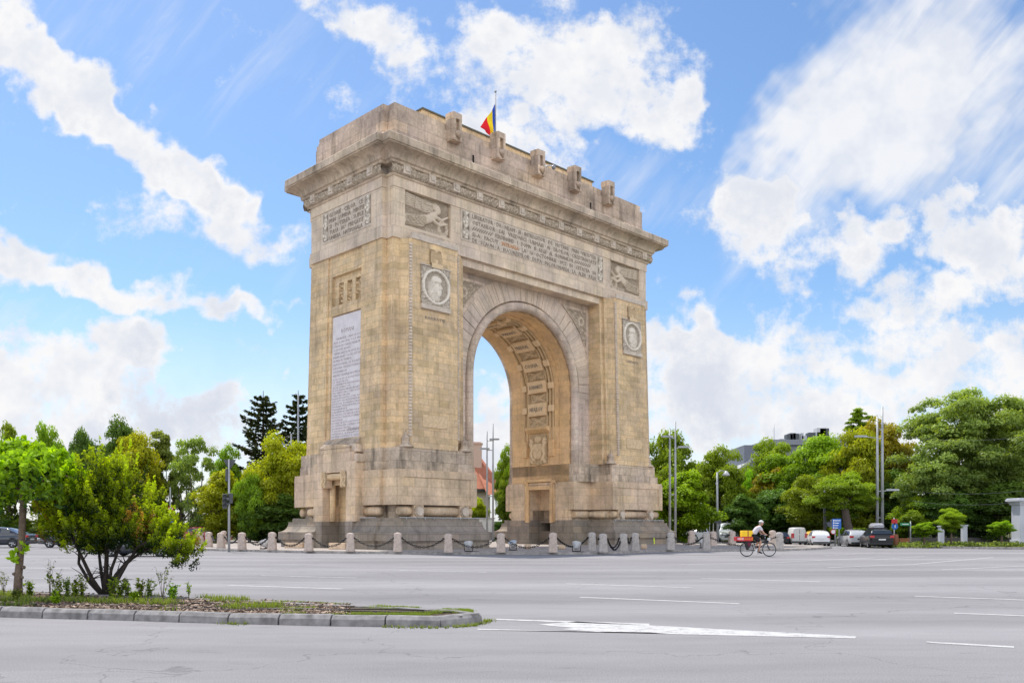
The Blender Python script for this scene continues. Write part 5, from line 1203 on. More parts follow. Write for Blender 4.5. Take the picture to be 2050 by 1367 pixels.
loop = out_; LL = path_len(loop+[loop[0]]); total = LL[len(front_pts)-1]+(bk[0]-fg[-1]).length+sum((b2-a).length for a,b2 in zip(bk[:-1],bk[1:]))
s = 0; r = random.Random(4); idx = 0
while s < total-.2:
    ln = .80 if idx != 14 else .35
    a, da = along(loop, LL[:len(loop)], s+.012); b2, db = along(loop, LL[:len(loop)], min(total, s+ln-.012)); t = (b2-a).normalized(); nn = Vector((-t.y,t.x,0)); hh = .152+.012*(r.random()-.5); wv = .19; tl = (r.random()-.5)*.014
    pr = [(0,-.03),(.012,.095),(.07,hh),(wv,hh),(wv,-.03)]
    mb = MB(); o_ = Vector((0,0,tl))
    mb.rings([[tuple(p+nn*(x+r.random()*.004)+Vector((0,0,z+(tl if p is a else -tl)))) for x, z in pr] for p in (a, b2)]); 
    if (a-b2).length > .05:
        o = mb.build('kerb_stone', M['kerb_old'], bevel=.008); kerbs.append((o, (a+b2)/2)); 
    s += ln; idx += 1
nf = sum(1 for o, c in kerbs if c.y < 14.2)
for i, (o, c) in enumerate(kerbs):
    side = 'front' if i < nf-1 else 'back'
    px_ = CX+F*c.x/c.y
    if i == 0: o['label'] = 'weathered grey kerb stone at the left picture edge, front row'
    tag(o, ('weathered grey kerb stone in the front edge of the planted traffic island' if side == 'front' else 'pale kerb stone in the back edge or tip of the planted traffic island'), 'kerb stone', 'kerb stones, %s edge of the planted island' % side)
# cables / drip pipes lying on the soil
M['pipe'] = plain('drip_pipe', (.035,.028,.025), .6)
for k, pts in enumerate(([(-60,1192),(120,1199),(330,1205),(480,1208),(620,1213),(720,1213),(800,1216),(860,1219),(900,1221)],[(-60,1206),(150,1210),(330,1213),(520,1217),(660,1219),(760,1218),(850,1221)],[(340,1217),(480,1220),(600,1217),(700,1222),(800,1224),(905,1225)])):
    mb = MB(); mb.tube([G(x,y,.145) for x,y in pts], .011, 6); o = mb.build('irrigation_pipe', M['pipe']); tag(o, ['black irrigation pipe nearest the back edge of the planted island','black irrigation pipe winding along the middle of the planted island','short black pipe in front near the grassy tip of the island'][k], 'pipe')
# grass, litter
def scatter(n, region, seed):
    r = np.random.default_rng(seed); out = []
    for _ in range(n):
        x = region[0]+(region[1]-region[0])*r.random(); k = r.random(); yf = np.interp(x, [p[0] for p in front_pts], [p[1] for p in front_pts]); yb = np.interp(x, [p[0] for p in back_pts[::-1]], [p[1] for p in back_pts[::-1]])
        y = yb+1.5+(yf-24-yb)*k; out.append(G(x, y, .13))
    return out
def blades(name, pts, h, wdt, mat, seed, per=1, spread=.03, lean=.5):
    r = np.random.default_rng(seed); V = []; Fs = []; T = []
    for p in pts:
        for _ in range(per):
            a = r.random()*6.28; l = h*(.4+.9*r.random()); ln = lean*r.random(); q = np.array(p)+np.array([r.normal()*spread, r.normal()*spread, 0]); sd = np.array([math.cos(a), math.sin(a), 0])*wdt; up = np.array([math.cos(a+1.4)*ln*l, math.sin(a+1.4)*ln*l, l])
            b0 = len(V); V += [q-sd, q+sd, q+up*.6+sd*.6, q+up]; Fs.append((b0,b0+1,b0+2,b0+3)); T += [.2,.2,.6,.9]
    return mesh_np(name, V, Fs, mat, None, False, T)
gp = [p for p in scatter(9000, (560,945), 1) if mnoise.noise((p.x*1.3,p.y*1.3,0)) > .0]; o = blades('grass', gp, .03, .005, LM['olive'], 2, 2, .03); tag(o, 'thin green grass on the island tip', 'grass', kind='stuff')
gp = [p for p in scatter(3500, (-60,560), 5) if mnoise.noise((p.x*1.1,p.y*1.1,3)) > .12]; o = blades('ground_weeds', gp, .09, .009, LM['olive'], 3, 3, .04); tag(o, 'patchy low weeds on the bare soil under the shrubs', 'weeds', kind='stuff')
lp = scatter(5200, (-60,700), 8); r = np.random.default_rng(9); C = np.array([tuple(p) for p in lp])+np.array([0,0,.008]); v, f = leaf_quads(C, np.array([[0,0,1.5]]).repeat(len(C),0), .045, r); 
def littermat():
    m, nt, b = newmat('dry_litter'); at_ = nd(nt, 'ShaderNodeAttribute'); at_.attribute_name = 'tint'; nt.links.new(mixc(nt, at_.outputs['Fac'], (.10,.055,.035), (.48,.36,.27)), b.inputs['Base Color']); b.inputs['Roughness'].default_value = .9; return m
o = mesh_np('leaf_litter', v, f, littermat(), None, False, np.repeat(r.random(len(C)), 4)); tag(o, 'dry brown leaf litter and bark chips on the soil', 'leaf litter', kind='stuff')
ep = [G(x, y+1, 0) for x, y in ((455,1248),(470,1248.5),(490,1249),(780,1254.5),(800,1255),(830,1255.5),(850,1255.6),(870,1256),(895,1255.5),(915,1254.5),(935,1252.5),(950,1251),(960,1249),(968,1247),(975,1244),(980,1241),(945,1252),(925,1253.5),(972,1245),(976,1242))]
o = blades('edge_weeds', ep*7, .045, .008, LM['olive'], 6, 3, .05, 1.2); tag(o, 'green weeds growing from the joint between kerb and road at the island tip', 'weeds', kind='stuff')
# tall weeds and seed stalks, each plant its own
def weed(px, py, h, mat, label, seed, kind='leafy'):
    P = G(px, py, .13); r = random.Random(seed); t = empty('weed', P, 0, label, 'weed', 'weeds under the shrubs'); mb = MB(); lf = []; 
    for k in range(6 if kind == 'leafy' else 5):
        a = r.random()*6.28; ln = .35*h*r.random(); hh = h*(.6+.4*r.random()); pts = [(0,0,0),(math.cos(a)*ln*.4,math.sin(a)*ln*.4,hh*.5),(math.cos(a)*ln,math.sin(a)*ln,hh)]; mb.tube(pts, [.005,.004,.002], 4)
        for q in range(34 if kind == 'leafy' else 16):
            s = r.random(); 
            if kind == 'stalk': s = .5+.5*s
            x = ln*(s**1.3); lf.append((math.cos(a)*x+r.gauss(0,.025), math.sin(a)*x+r.gauss(0,.025), hh*s+r.gauss(0,.015)))
    mb.build('stem', M['bark2'], t); rn = np.random.default_rng(seed); v, f = leaf_quads(np.array(lf), np.array([[0,0,.7]]).repeat(len(lf),0),   .028 if kind == 'leafy' else .02, rn, 2.6); mesh_np('leaves', v, f, LM[mat], t, False, np.repeat(rn.random(len(lf)), 4))
wl = [(8,1189,.5,'olive'),(60,1192,.35,'green'),(100,1195,.75,'olive'),(118,1198,.5,'green'),(135,1196,.4,'olive'),(150,1193,.35,'green'),(165,1198,.45,'green'),(240,1196,.45,'green'),(256,1194,.4,'olive'),(280,1197,.35,'green'),(298,1196,.4,'olive'),(325,1199,.62,'olive'),(345,1200,.3,'lime'),(378,1200,.32,'green'),(112,1208,.25,'lime'),(30,1204,.22,'olive'),(268,1204,.22,'lime'),(225,1200,.4,'green')]
wd_ = ['by the left picture edge','left of the weeping tree trunk','tall, right of the weeping tree trunk','short, right of the weeping tree trunk','two steps right of the weeping tree trunk','between the trunk and the conifer','close to the conifer stems on the left','right of the conifer stems','olive, right of the conifer stems','green, a step right of the conifer','low, olive, a step right of the conifer','tall with pale seed heads right of the conifer','lime, just right of the pale seed heads','dark, rightmost in the row','low and bright in front of the trunk gap','low, olive, in front near the left edge','low and bright in front of the conifer','against the conifer stems']
for i, (x, y, h, m_) in enumerate(wl): weed(x, y, h, m_, 'wild weed plant '+wd_[i], 50+i, 'stalk' if i in (0,2,11,13) else 'leafy')
# ---------------------------------------------------------------- foreground conifer shrub
def plume_shrub():
    base = G(212,1192,.13); r = random.Random(12); rn = np.random.default_rng(12)
    t = empty('conifer_shrub', base, 0, 'bright green conifer shrub on many bare dark stems, with rusty patches, on the planted island', 'shrub')
    st = MB(); stems = []
    k_ = base.y/F
    def W3(px, py, dy=0): return Vector(((px-212)*k_, dy, (1192-py)*k_))
    specs = [([(212,1192),(212,1150),(214,1110),(212,1060),(208,1000)],0,.055),([(208,1192),(186,1158),(172,1120),(160,1085),(140,1040)],-.2,.045),([(205,1190),(176,1165),(152,1128),(148,1098),(120,1060)],.2,.04),([(214,1190),(232,1150),(246,1128),(272,1100),(300,1060)],.1,.045),([(218,1192),(238,1165),(262,1130),(285,1095),(330,1070)],-.25,.04),([(210,1190),(195,1140),(187,1105),(185,1050)],.3,.035),([(216,1190),(225,1140),(240,1105),(256,1060)],-.1,.035),([(246,1128),(290,1100),(345,1075),(378,1085)],.1,.03)]
    for pts, dy, rr in specs:
        P = [W3(x,y,dy*i/len(pts)*1.5)+Vector((r.gauss(0,.012),0,0)) for i,(x,y) in enumerate(pts)]; st.tube(P, [rr*(1-.16*i) for i in range(len(P))], 7)
        for q in range(9):
            i = r.randrange(1, len(P)-1); a = P[i]; e = a+Vector((r.gauss(0,.22),r.gauss(0,.2),r.uniform(-.02,.3))); st.tube([a,(a+e)/2+Vector((0,0,.03)),e], [.012,.008,.003], 4)
    st.build('stem', plain('dark_wet_bark', (.03,.022,.018), .95, var=.4, scale=14), t)
    # crown outline in pixels -> plumes
    lobes = [(205,985,58,58),(160,1000,45,50),(225,1040,75,50),(130,1040,45,45),(265,1060,60,45),(170,1060,70,40),(310,1075,50,38),(355,1085,42,32),(372,1108,25,28),(205,940,25,40),(240,960,40,45),(115,990,30,35),(300,1015,28,42),(185,1085,55,22),(98,1050,20,28),(330,1050,25,22)]
    PV = []; PN = []; PT = []; RV = []; RN = []; RT = []
    for (lx, ly, lw, lh) in lobes:
        npl = int(40*lw*lh/2500)+13
        for q in range(npl):
            a = r.random()*6.28; rr = math.sqrt(r.random())*.9; px, py = lx+lw*rr*math.cos(a), ly+lh*rr*math.sin(a)
            px = 212+(px-212)*.93; dy = r.gauss(0, .38)*max(.3, 1-rr*.6); b0 = W3(px, py+(22 if py < 1010 else 12), dy); out_d = Vector(((px-212)*.0035, dy*.7, 1.0)).normalized(); ln = r.uniform(.20,.42)*(1.15 if py < 1000 else .85); pt_ = r.uniform(-.25,.25); sp_ = r.random() < .3; ln = ln*1.55 if sp_ else ln
            rust = (mnoise.noise((px*.035, py*.035, 2.2)) > .34 and px > 270) or (px < 112 and mnoise.noise((px*.05, py*.05, 7)) > .2) 
            inner = 1-min(1, rr); m = 84
            for j in range(m):
                s = r.random(); wv = (.045 if sp_ else .062)*(1-s)**.8+.006; p = b0+out_d*ln*s+Vector((r.gauss(0,wv),r.gauss(0,wv),r.gauss(0,.012)))
                tn = max(0, min(1, -.05+.85*s+.25*(1-inner)-.25*(py > ly)-.3*(dy > .1)+pt_+r.uniform(-.12,.12)))  # inner, lower and far scales darkened: crown shade put into the tint
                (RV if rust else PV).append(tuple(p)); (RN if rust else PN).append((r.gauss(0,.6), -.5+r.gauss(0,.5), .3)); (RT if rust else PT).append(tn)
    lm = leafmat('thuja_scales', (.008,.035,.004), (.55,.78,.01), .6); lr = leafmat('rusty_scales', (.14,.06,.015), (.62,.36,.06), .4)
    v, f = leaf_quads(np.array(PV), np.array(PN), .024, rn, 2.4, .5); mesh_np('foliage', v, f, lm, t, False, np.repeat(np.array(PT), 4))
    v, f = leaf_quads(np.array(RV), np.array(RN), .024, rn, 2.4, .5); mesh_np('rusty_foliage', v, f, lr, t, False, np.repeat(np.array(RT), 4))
plume_shrub()
# ---------------------------------------------------------------- weeping small tree at the left edge
def weeping():
    base = G(38,1195,.13); r = random.Random(5); rn = np.random.default_rng(5); k_ = base.y/F
    t = empty('weeping_tree', base, 0, 'small tree with drooping bright leaves on a bare trunk at the left picture edge', 'tree')
    mb = MB(); W3 = lambda px, py, dy=0: Vector(((px-38)*k_, dy, (1195-py)*k_))
    mb.tube([W3(36,1195),W3(37,1150),W3(42,1100),W3(45,1050),W3(47,1000),W3(48,960)], [.085,.07,.06,.062,.055,.04], 9)
    for (x, y, rr) in ((30,1148,.03),(50,1135,.035),(47,1155,.03),(32,1172,.025),(45,1120,.03)): mb.sphere(tuple(W3(x,y,-.04)), rr, 8, 6)
    for q in range(16):
        a = r.random()*6.28; l = r.uniform(.5,1.05); b0 = W3(48,960+r.uniform(0,30)); mb.tube([b0, b0+Vector((math.cos(a)*l*.5,math.sin(a)*l*.5,.28)), b0+Vector((math.cos(a)*l,math.sin(a)*l,.1))], [.022,.014,.006], 5)
    mb.build('trunk', M['bark2'], t); P = []; Nn = []; T = []
    for q in range(210):     # drooping strands
        a = r.random()*6.28; l = .96*math.sqrt(r.random()); z0 = 2.68-.55*(l/1.15)**2+r.gauss(0,.09); x, y = math.cos(a)*l, math.sin(a)*l
        ln = r.uniform(.3,.8)*(.5+.6*l)
        for j in range(30):
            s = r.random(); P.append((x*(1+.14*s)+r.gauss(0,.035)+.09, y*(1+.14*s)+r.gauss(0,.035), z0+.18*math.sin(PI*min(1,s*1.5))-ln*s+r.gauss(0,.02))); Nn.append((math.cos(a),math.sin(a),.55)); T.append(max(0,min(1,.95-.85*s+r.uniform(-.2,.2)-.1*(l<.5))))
    for (x, y) in ((30,1105),(33,1112),(52,1094),(28,1118),(53,1100),(40,1103),(36,1120)):
        for q in range(9): p = W3(x,y,-.05); P.append((p.x+r.gauss(0,.035),p.y+r.gauss(0,.03),p.z+r.gauss(0,.035))); Nn.append((0,-1,.4)); T.append(.7)
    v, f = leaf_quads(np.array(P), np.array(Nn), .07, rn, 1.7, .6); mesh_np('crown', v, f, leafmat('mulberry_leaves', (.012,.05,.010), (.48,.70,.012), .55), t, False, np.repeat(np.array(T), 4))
weeping()
# ================================================================== vehicles
def carpaint(name, c, rough=.25): return plain(name, c, rough, .0, var=.04, scale=1, coat=.8)
M['tyre'] = plain('tyre_rubber', (.015,.015,.016), .85); M['rim'] = plain('alloy_rim', (.42,.42,.43), .3, .7, var=.05); M['glass'] = glassy('car_glass'); M['blackp'] = plain('black_trim_plastic', (.015,.015,.016), .6)
M['tail'] = plain('red_lamp_lens', (.45,.012,.015), .2, coat=.6); M['head'] = plain('clear_lamp_lens', (.6,.62,.65), .12, coat=.6); M['plate'] = plain('number_plate', (.62,.62,.6), .5, var=.05)
def car(name, label, loc, rz, Lc, Wc, Hc, prof, paint, wb=(.19,.80), wr=.32, kind='hatch', cat='car', belt=.60, sc=1, group='cars on the square', extra=None):
    """x runs back (0) to front (Lc). prof: list of (x fraction, belt height, top height); top above belt is the cabin"""
    t = empty(name, loc, rz, label, cat, group); t.scale = (sc,sc,sc); hw = Wc/2; x_ = lambda f: (f-.5)*Lc
    def P(f, part):        # interpolated belt and top
        fs = [p[0] for p in prof]; return float(np.interp(f, fs, [p[part] for p in prof]))
    fr = sorted(set([p[0] for p in prof]+[k/28 for k in range(29)])); rings = []
    for f in fr:
        b_, tp = P(f,1), P(f,2); e = min(f, 1-f); w_ = hw*(1-.16*max(0, 1-e/.10)**2); zb = .20 if .12 < f < .88 else .26
        cab = max(0., tp-b_); wt = w_*(1-.26*min(1, cab/.5)) if cab > .02 else w_*.86
        side = [(w_*.90,zb),(w_*.985,zb+.10),(w_,b_*.62),(w_*.985,b_*.9),(w_*.955,b_),(wt+(w_*.93-wt)*.12,b_+(tp-b_)*.85),(wt*.9,tp-.015),(wt*.45,tp+.02)]
        rings.append([(x_(f),-y,z) for y, z in side]+[(x_(f),y,z) for y, z in side[::-1]])
    MB().rings(rings, smooth=True).build('body', paint, t)
    cb = [f for f in fr if P(f,2)-P(f,1) > .22]; f0, f1 = cb[0], cb[-1]
    # side glass, split by pillars
    def sidept(f, k, s):
        b_, tp = P(f,1), P(f,2); cab = max(0., tp-b_); w_ = hw; wt = w_*(1-.26*min(1, cab/.5)); y = (w_*.955)*(1-k)+(wt+(w_*.93-wt)*.12)*k
        return (x_(f), s*(y+.012), b_+(tp-b_)*(.06+.76*k))
    for s in (-1, 1):
        cuts = ([(f0+.02,f0+.35*(f1-f0)),(f0+.38*(f1-f0),f0+.66*(f1-f0)),(f0+.69*(f1-f0),f1)] if kind != 'van' else [(f0+.70*(f1-f0),f1)])
        for a, b2 in cuts:
            n = 5; mb = MB(); mb.rings([[sidept(a+(b2-a)*k/n, 0, s), sidept(a+(b2-a)*k/n, 1, s)] for k in range(n+1)], False, False, closed=False); mb.build('side_window', M['glass'], t)
    # front and rear screens follow the slope of the profile
    def screen(fa, fb, nm, k0=.1, k1=.9):
        ra = []
        for k in (k0, .5*(k0+k1), k1):
            f = fa+(fb-fa)*k; tp = P(f,2); y = hw*(.80-.12*k); off = .03
            ra.append([(x_(f)+(.02 if fb < fa else -.02), -y, tp+off), (x_(f)+(.02 if fb < fa else -.02), 0, tp+off+.015), (x_(f)+(.02 if fb < fa else -.02), y, tp+off)])
        MB().rings(ra, False, False, closed=False).build(nm, M['glass'], t)
    up = [p for p in prof if p[2]-p[1] > .02]; i0 = prof.index(up[0]); i1 = prof.index(up[-1])
    if kind == 'van':
        MB().box(-Lc/2-.015,-Lc/2+.02,-hw*.02,hw*.02,.5,Hc*.9).build('door_seam', M['blackp'], t)
    else: screen(prof[i0-1][0] if i0 else prof[0][0], prof[i0+1][0] if prof[i0+1][2] > prof[i0][2]+.03 else prof[i0][0], 'rear_window') if False else None
    fb_, ft_ = extra['rear'] if extra and 'rear' in extra else (prof[i0-1][0], prof[i0][0])
    if kind != 'van':
        # rear glass as a sloped panel
        zb_, zt_ = P(fb_,2), P(ft_,2); n = (zt_-zb_, 0, -(x_(ft_)-x_(fb_))); l = math.hypot(n[0], n[2]); o_ = Vector((-n[0]/l*.02, 0, -n[2]/l*.02)) if n[2] < 0 else Vector((-.02,0,.02))
        q = [Vector((x_(fb_+(ft_-fb_)*k), s*hw*(.84-.14*k), zb_+(zt_-zb_)*k)) for k, s in ((.12,-1),(.12,1),(.9,1),(.9,-1))]
        MB().add([tuple(p+Vector((-.03,0,.03))) for p in q], [(0,1,2,3)]).build('rear_window', M['glass'], t)
    ff = extra['front'] if extra and 'front' in extra else (prof[i1+1][0] if i1+1 < len(prof) else .99, prof[i1][0])
    zb_, zt_ = P(ff[0],2), P(ff[1],2); q = [Vector((x_(ff[0]+(ff[1]-ff[0])*k), s*hw*(.84-.14*k), zb_+(zt_-zb_)*k)) for k, s in ((.08,-1),(.08,1),(.92,1),(.92,-1))]
    MB().add([tuple(p+Vector((.03,0,.03))) for p in q], [(0,1,2,3)]).build('windscreen', M['glass'], t)
    bz = P(.02,2)
    for s in (-1, 1):
        mb = MB(); z1 = min(bz-.06, .98) if kind != 'van' else 1.25; mb.box(-Lc/2-.025, -Lc/2+.22, s*hw*.62-.0 if s > 0 else -hw*.955, hw*.955 if s > 0 else -hw*.62, z1-.17-(.35 if kind == 'van' else 0), z1); mb.build('tail_lamp', M['tail'], t, bevel=.02)
        mb = MB(); mb.box(Lc/2-.26, Lc/2-.03, s*hw*.60 if s > 0 else -hw*.93, hw*.93 if s > 0 else -hw*.60, P(.95,2)-.2, P(.95,2)-.06); mb.build('headlight', M['head'], t, bevel=.02)
        MB().box(x_(ff[0])-.55, x_(ff[0])-.38, s*(hw+.02) if s > 0 else -hw-.16, hw+.16 if s > 0 else -hw-.02, P(ff[0],1)-.02, P(ff[0],1)+.12).build('mirror', paint if kind != 'van' else M['blackp'], t, bevel=.03)
        for f in wb:
            w = empty('wheel'); w.parent = t; w.location = (x_(f), s*(hw-.10), wr)
            mb = MB(); Rw = [(wr-.10,-.10),(wr-.02,-.11),(wr,-.07),(wr,.07),(wr-.02,.11),(wr-.10,.10)]
            mb.rings([[(rr*math.cos(2*PI*k/20), y, rr*math.sin(2*PI*k/20)) for k in range(20)] for rr, y in Rw], False, False, smooth=True); mb.build('tyre', M['tyre'], w)
            mb = MB(); yy_ = s*.09; mb.rings([[(rr*math.cos(2*PI*k/20), y, rr*math.sin(2*PI*k/20)) for k in range(20)] for rr, y in ((wr-.09,yy_-s*.01),(wr-.12,yy_),(wr-.13,yy_-s*.04))], False, False)
            for k in range(5):
                a = 2*PI*k/5; c, sn = math.cos(a), math.sin(a); mb.add([(c*.03-sn*.03,yy_,sn*.03+c*.03),(c*.03+sn*.03,yy_,sn*.03-c*.03),(c*(wr-.11)+sn*.03,yy_,sn*(wr-.11)-c*.03),(c*(wr-.11)-sn*.03,yy_,sn*(wr-.11)+c*.03)], [(0,1,2,3)])
            mb.cyl((0,0), .05, -.001, .001, 8); mb.build('rim', M['rim'], w)
            mb = MB(); mb.rings([[(rr*math.cos(2*PI*k/20), s*.05, rr*math.sin(2*PI*k/20)) for k in range(20)] for rr in (.005, wr-.1)], False, False); mb.build('brake_disc', M['blackp'], w)
            # dark wheel arch
            mb = MB(); mb.rings([[(x_(f)+rr*math.cos(PI*k/14), s*(hw*.985+yv), wr+rr*math.sin(PI*k/14)) for k in range(15)] for rr, yv in ((wr-.02,.012),(wr+.055,.012),(wr+.055,-.05))], False, False, closed=False); mb.build('wheel_arch', M['blackp'], t)
    MB().box(-Lc/2-.03,-Lc/2+.02,-.26,.26,bz*.62-.05,bz*.62+.06).build('number_plate', M['plate'], t)
    MB().box(Lc/2-.05,Lc/2+.02,-.26,.26,.36,.47).build('number_plate', M['plate'], t)
    MB().box(-Lc/2-.02,-Lc/2+.1,-hw*.86,hw*.86,.27,.42).build('bumper', M['blackp'] if kind != 'sedan' else paint, t, bevel=.03)
    MB().box(Lc/2-.08,Lc/2+.015,-hw*.5,hw*.5,.48,.62).build('grille', M['blackp'], t)
    return t
HATCH = [(0,.75,.78),(.015,.95,1.0),(.06,.98,1.18),(.14,.98,1.42),(.35,.96,1.50),(.55,.94,1.47),(.62,.94,1.38),(.78,.92,.97),(.9,.82,.85),(.985,.66,.68),(1,.5,.52)]
SEDAN = [(0,.70,.72),(.015,.93,.95),(.12,.98,1.01),(.28,.97,1.38),(.42,.94,1.45),(.56,.92,1.42),(.73,.90,.95),(.9,.78,.81),(.985,.62,.64),(1,.5,.52)]
WAGON = [(0,.74,.76),(.012,1.0,1.04),(.07,1.0,1.38),(.14,.99,1.45),(.40,.96,1.50),(.58,.94,1.46),(.73,.93,.98),(.9,.82,.85),(.985,.66,.68),(1,.5,.52)]
VAN = [(0,1.0,1.72),(.01,1.02,1.80),(.10,1.04,1.86),(.55,1.04,1.86),(.66,1.04,1.78),(.80,1.02,1.12),(.93,.86,.92),(.99,.7,.74),(1,.55,.6)]
SUV = [(0,.8,.82),(.01,1.05,1.1),(.06,1.06,1.45),(.13,1.05,1.62),(.40,1.03,1.70),(.58,1.02,1.64),(.72,1.0,1.08),(.9,.92,.96),(.985,.75,.78),(1,.55,.6)]
pk = {'black':plain('black_car_paint', (.006,.0065,.008), .3, 0, var=.04, scale=1, coat=.25, spec=.3), 'white':carpaint('white_car_paint', (.72,.72,.73)), 'grey':carpaint('grey_car_paint', (.32,.33,.34)), 'silver':carpaint('silver_car_paint', (.45,.46,.47)), 'navy':carpaint('dark_blue_car_paint', (.014,.018,.032), .18), 'red':carpaint('red_car_paint', (.42,.012,.02)), 'yellow':carpaint('yellow_car_paint', (.78,.46,.01)), 'gunmetal':carpaint('gunmetal_car_paint', (.05,.055,.06), .2)}
def onroad(px, py): return G(px, py, 0)
def facing(deg): return rad(deg)      # 0 = nose towards +X, 90 = nose away from the viewer
# right-hand traffic, seen from behind
wg = car('estate_car', 'black estate car with a grey roof box, seen from behind at the right', onroad(1768,1096.5)+Vector((0,1.2,0)), facing(78.6), 4.7, 1.83, 1.5, WAGON, pk['black'], sc=0.88, kind='hatch', extra={'rear':(.012,.075)}, group='cars in the street on the right')
rb = empty('roof_box', wg.location+Vector((.05,.1,1.53*.88)), wg.rotation_euler.z, 'grey plastic roof box strapped on top of the black estate car', 'roof box')
mb = MB(); mb.rings([[(x, s_*w, z) for s_, w, z in ((-1,w0,.05),(-1,w0*1.05,.18),(-1,w0*.8,h0),(1,w0*.8,h0),(1,w0*1.05,.18),(1,w0,.05))] for x, w0, h0 in ((-.95,.3,.24),(-.8,.37,.33),(-.2,.4,.38),(.5,.38,.34),(.95,.25,.24))]); mb.build('shell', plain('roof_box_grey', (.33,.33,.35), .35), rb)
MB().box(-.6,-.52,-.62,.62,-.03,.05).box(.5,.58,-.62,.62,-.03,.05).build('roof_bar', M['blackp'], rb)
car('silver_car', 'silver car mostly hidden in front of the black estate car', onroad(1741,1095.0)+Vector((0,3.2,0)), facing(85.8), 4.3, 1.75, 1.45, HATCH, pk['silver'], sc=0.84, group='cars in the street on the right')
car('hatchback', 'white hatchback with red tail lamps, between the white van and the yellow car', onroad(1652,1092.8)+Vector((0,1.5,0)), facing(78.4), 4.0, 1.75, 1.47, HATCH, pk['white'], sc=0.80, group='cars in the street on the right')
car('yellow_car', 'yellow car rear showing right of the white hatchback', onroad(1671,1092.0)+Vector((.2,5.5,0)), facing(71.8), 4.2, 1.75, 1.45, HATCH, pk['yellow'], sc=0.76, group='cars in the street on the right')
car('delivery_van', 'white panel van seen from behind, left of the white hatchback', onroad(1621,1091.5)+Vector((0,3.5,0)), facing(83.3), 4.3, 1.75, 1.86, VAN, plain('van_white', (.6,.59,.57), .4, var=.08), wr=.31, kind='van', cat='van', sc=0.76, group='cars in the street on the right')
car('saloon_car', 'black saloon with red tail lamps, leftmost in the street queue', onroad(1585,1091.2)+Vector((0,3,0)), facing(76.3), 4.7, 1.83, 1.45, SEDAN, pk['black'], sc=0.73, kind='sedan', group='cars in the street on the right')
car('dark_car', 'dark car roof glimpsed between the black saloon and the white van', onroad(1607,1088)+Vector((0,12,0)), facing(74.7), 4.3, 1.8, 1.6, SUV, pk['gunmetal'], sc=0.80, group='cars in the street on the right')
car('grey_suv', 'light grey sport utility car behind the cyclist handlebars', at(1556,1085,88)*1+Vector((0,0,-at(1556,1085,88).z)), facing(-100), 4.5, 1.85, 1.7, SUV, pk['silver'], sc=1, group='cars beyond the island')
# beyond the island
car('grey_van', 'light grey van facing the viewer, parked beyond the island between two sunlit bollards', Vector(((1456-CX)/F*86,86,0)), facing(-98), 4.4, 1.9, 1.86, VAN, plain('van_silver', (.5,.53,.54), .3, coat=.5), kind='van', cat='van', sc=1.0, group='cars beyond the island')
# pickup with a ladder frame
px0 = Vector(((1396-CX)/F*84,84,0))
PICK = [(0,.95,.98),(.02,1.0,1.02),(.38,1.0,1.03),(.42,1.0,1.62),(.5,.98,1.70),(.60,.97,1.66),(.74,.96,1.05),(.9,.92,.95),(.985,.75,.78),(1,.55,.6)]
pu = car('pickup_truck', 'white pickup facing left with a metal ladder frame over its bed', px0, facing(-140), 5.0, 1.85, 1.7, PICK, pk['white'], kind='hatch', cat='pickup', sc=1.0, extra={'rear':(.385,.42)}, group='cars beyond the island', wr=.36)
mb = MB()
for y in (-.75, .75):
    for x in (-2.2,-1.5,-.9,.2): mb.tube([(x,y,1.0 if x < 0 else 1.65),(x,y,2.75)], .05, 6)
    mb.tube([(-2.3,y,2.75),(.4,y,2.75)], .05, 6); mb.tube([(-2.3,y,2.2),(-.8,y,2.2)], .04, 6)
for x in (-2.2,-.9,.2): mb.tube([(x,-.75,2.75),(x,.75,2.75)], .05, 6)
mb.build('ladder_rack', plain('galvanised_frame', (.42,.42,.38), .5), pu)
# left side
car('parked_car', 'dark grey coupe-like car with bright alloy wheels at the left picture edge', Vector(((-6-CX)/F*62,62,0)), facing(4), 4.8, 1.85, 1.42, SEDAN[::-1] and SEDAN, pk['navy'], wr=.34, kind='sedan', sc=1.0, group='cars on the left', ).rotation_euler = (0,0,rad(184))
car('moving_car', 'dark car with a pale sill passing behind the conifer shrub, left one', Vector(((150-CX)/F*62,62,0)), facing(180), 4.5, 1.8, 1.45, HATCH, pk['gunmetal'], wr=.33, group='cars on the left')
car('blue_car', 'dark blue car passing behind the conifer stems, nearest car on the left', Vector(((283-CX)/F*43,43,0)), facing(180), 4.5, 1.8, 1.42, HATCH, pk['navy'], wr=.33, sc=.86, group='cars on the left')
car('red_car', 'red car behind the bollards at the left end of the island', Vector(((413-CX)/F*84,84.5,0)), facing(0), 4.2, 1.75, 1.55, HATCH, pk['red'], sc=1.0, group='cars on the left')

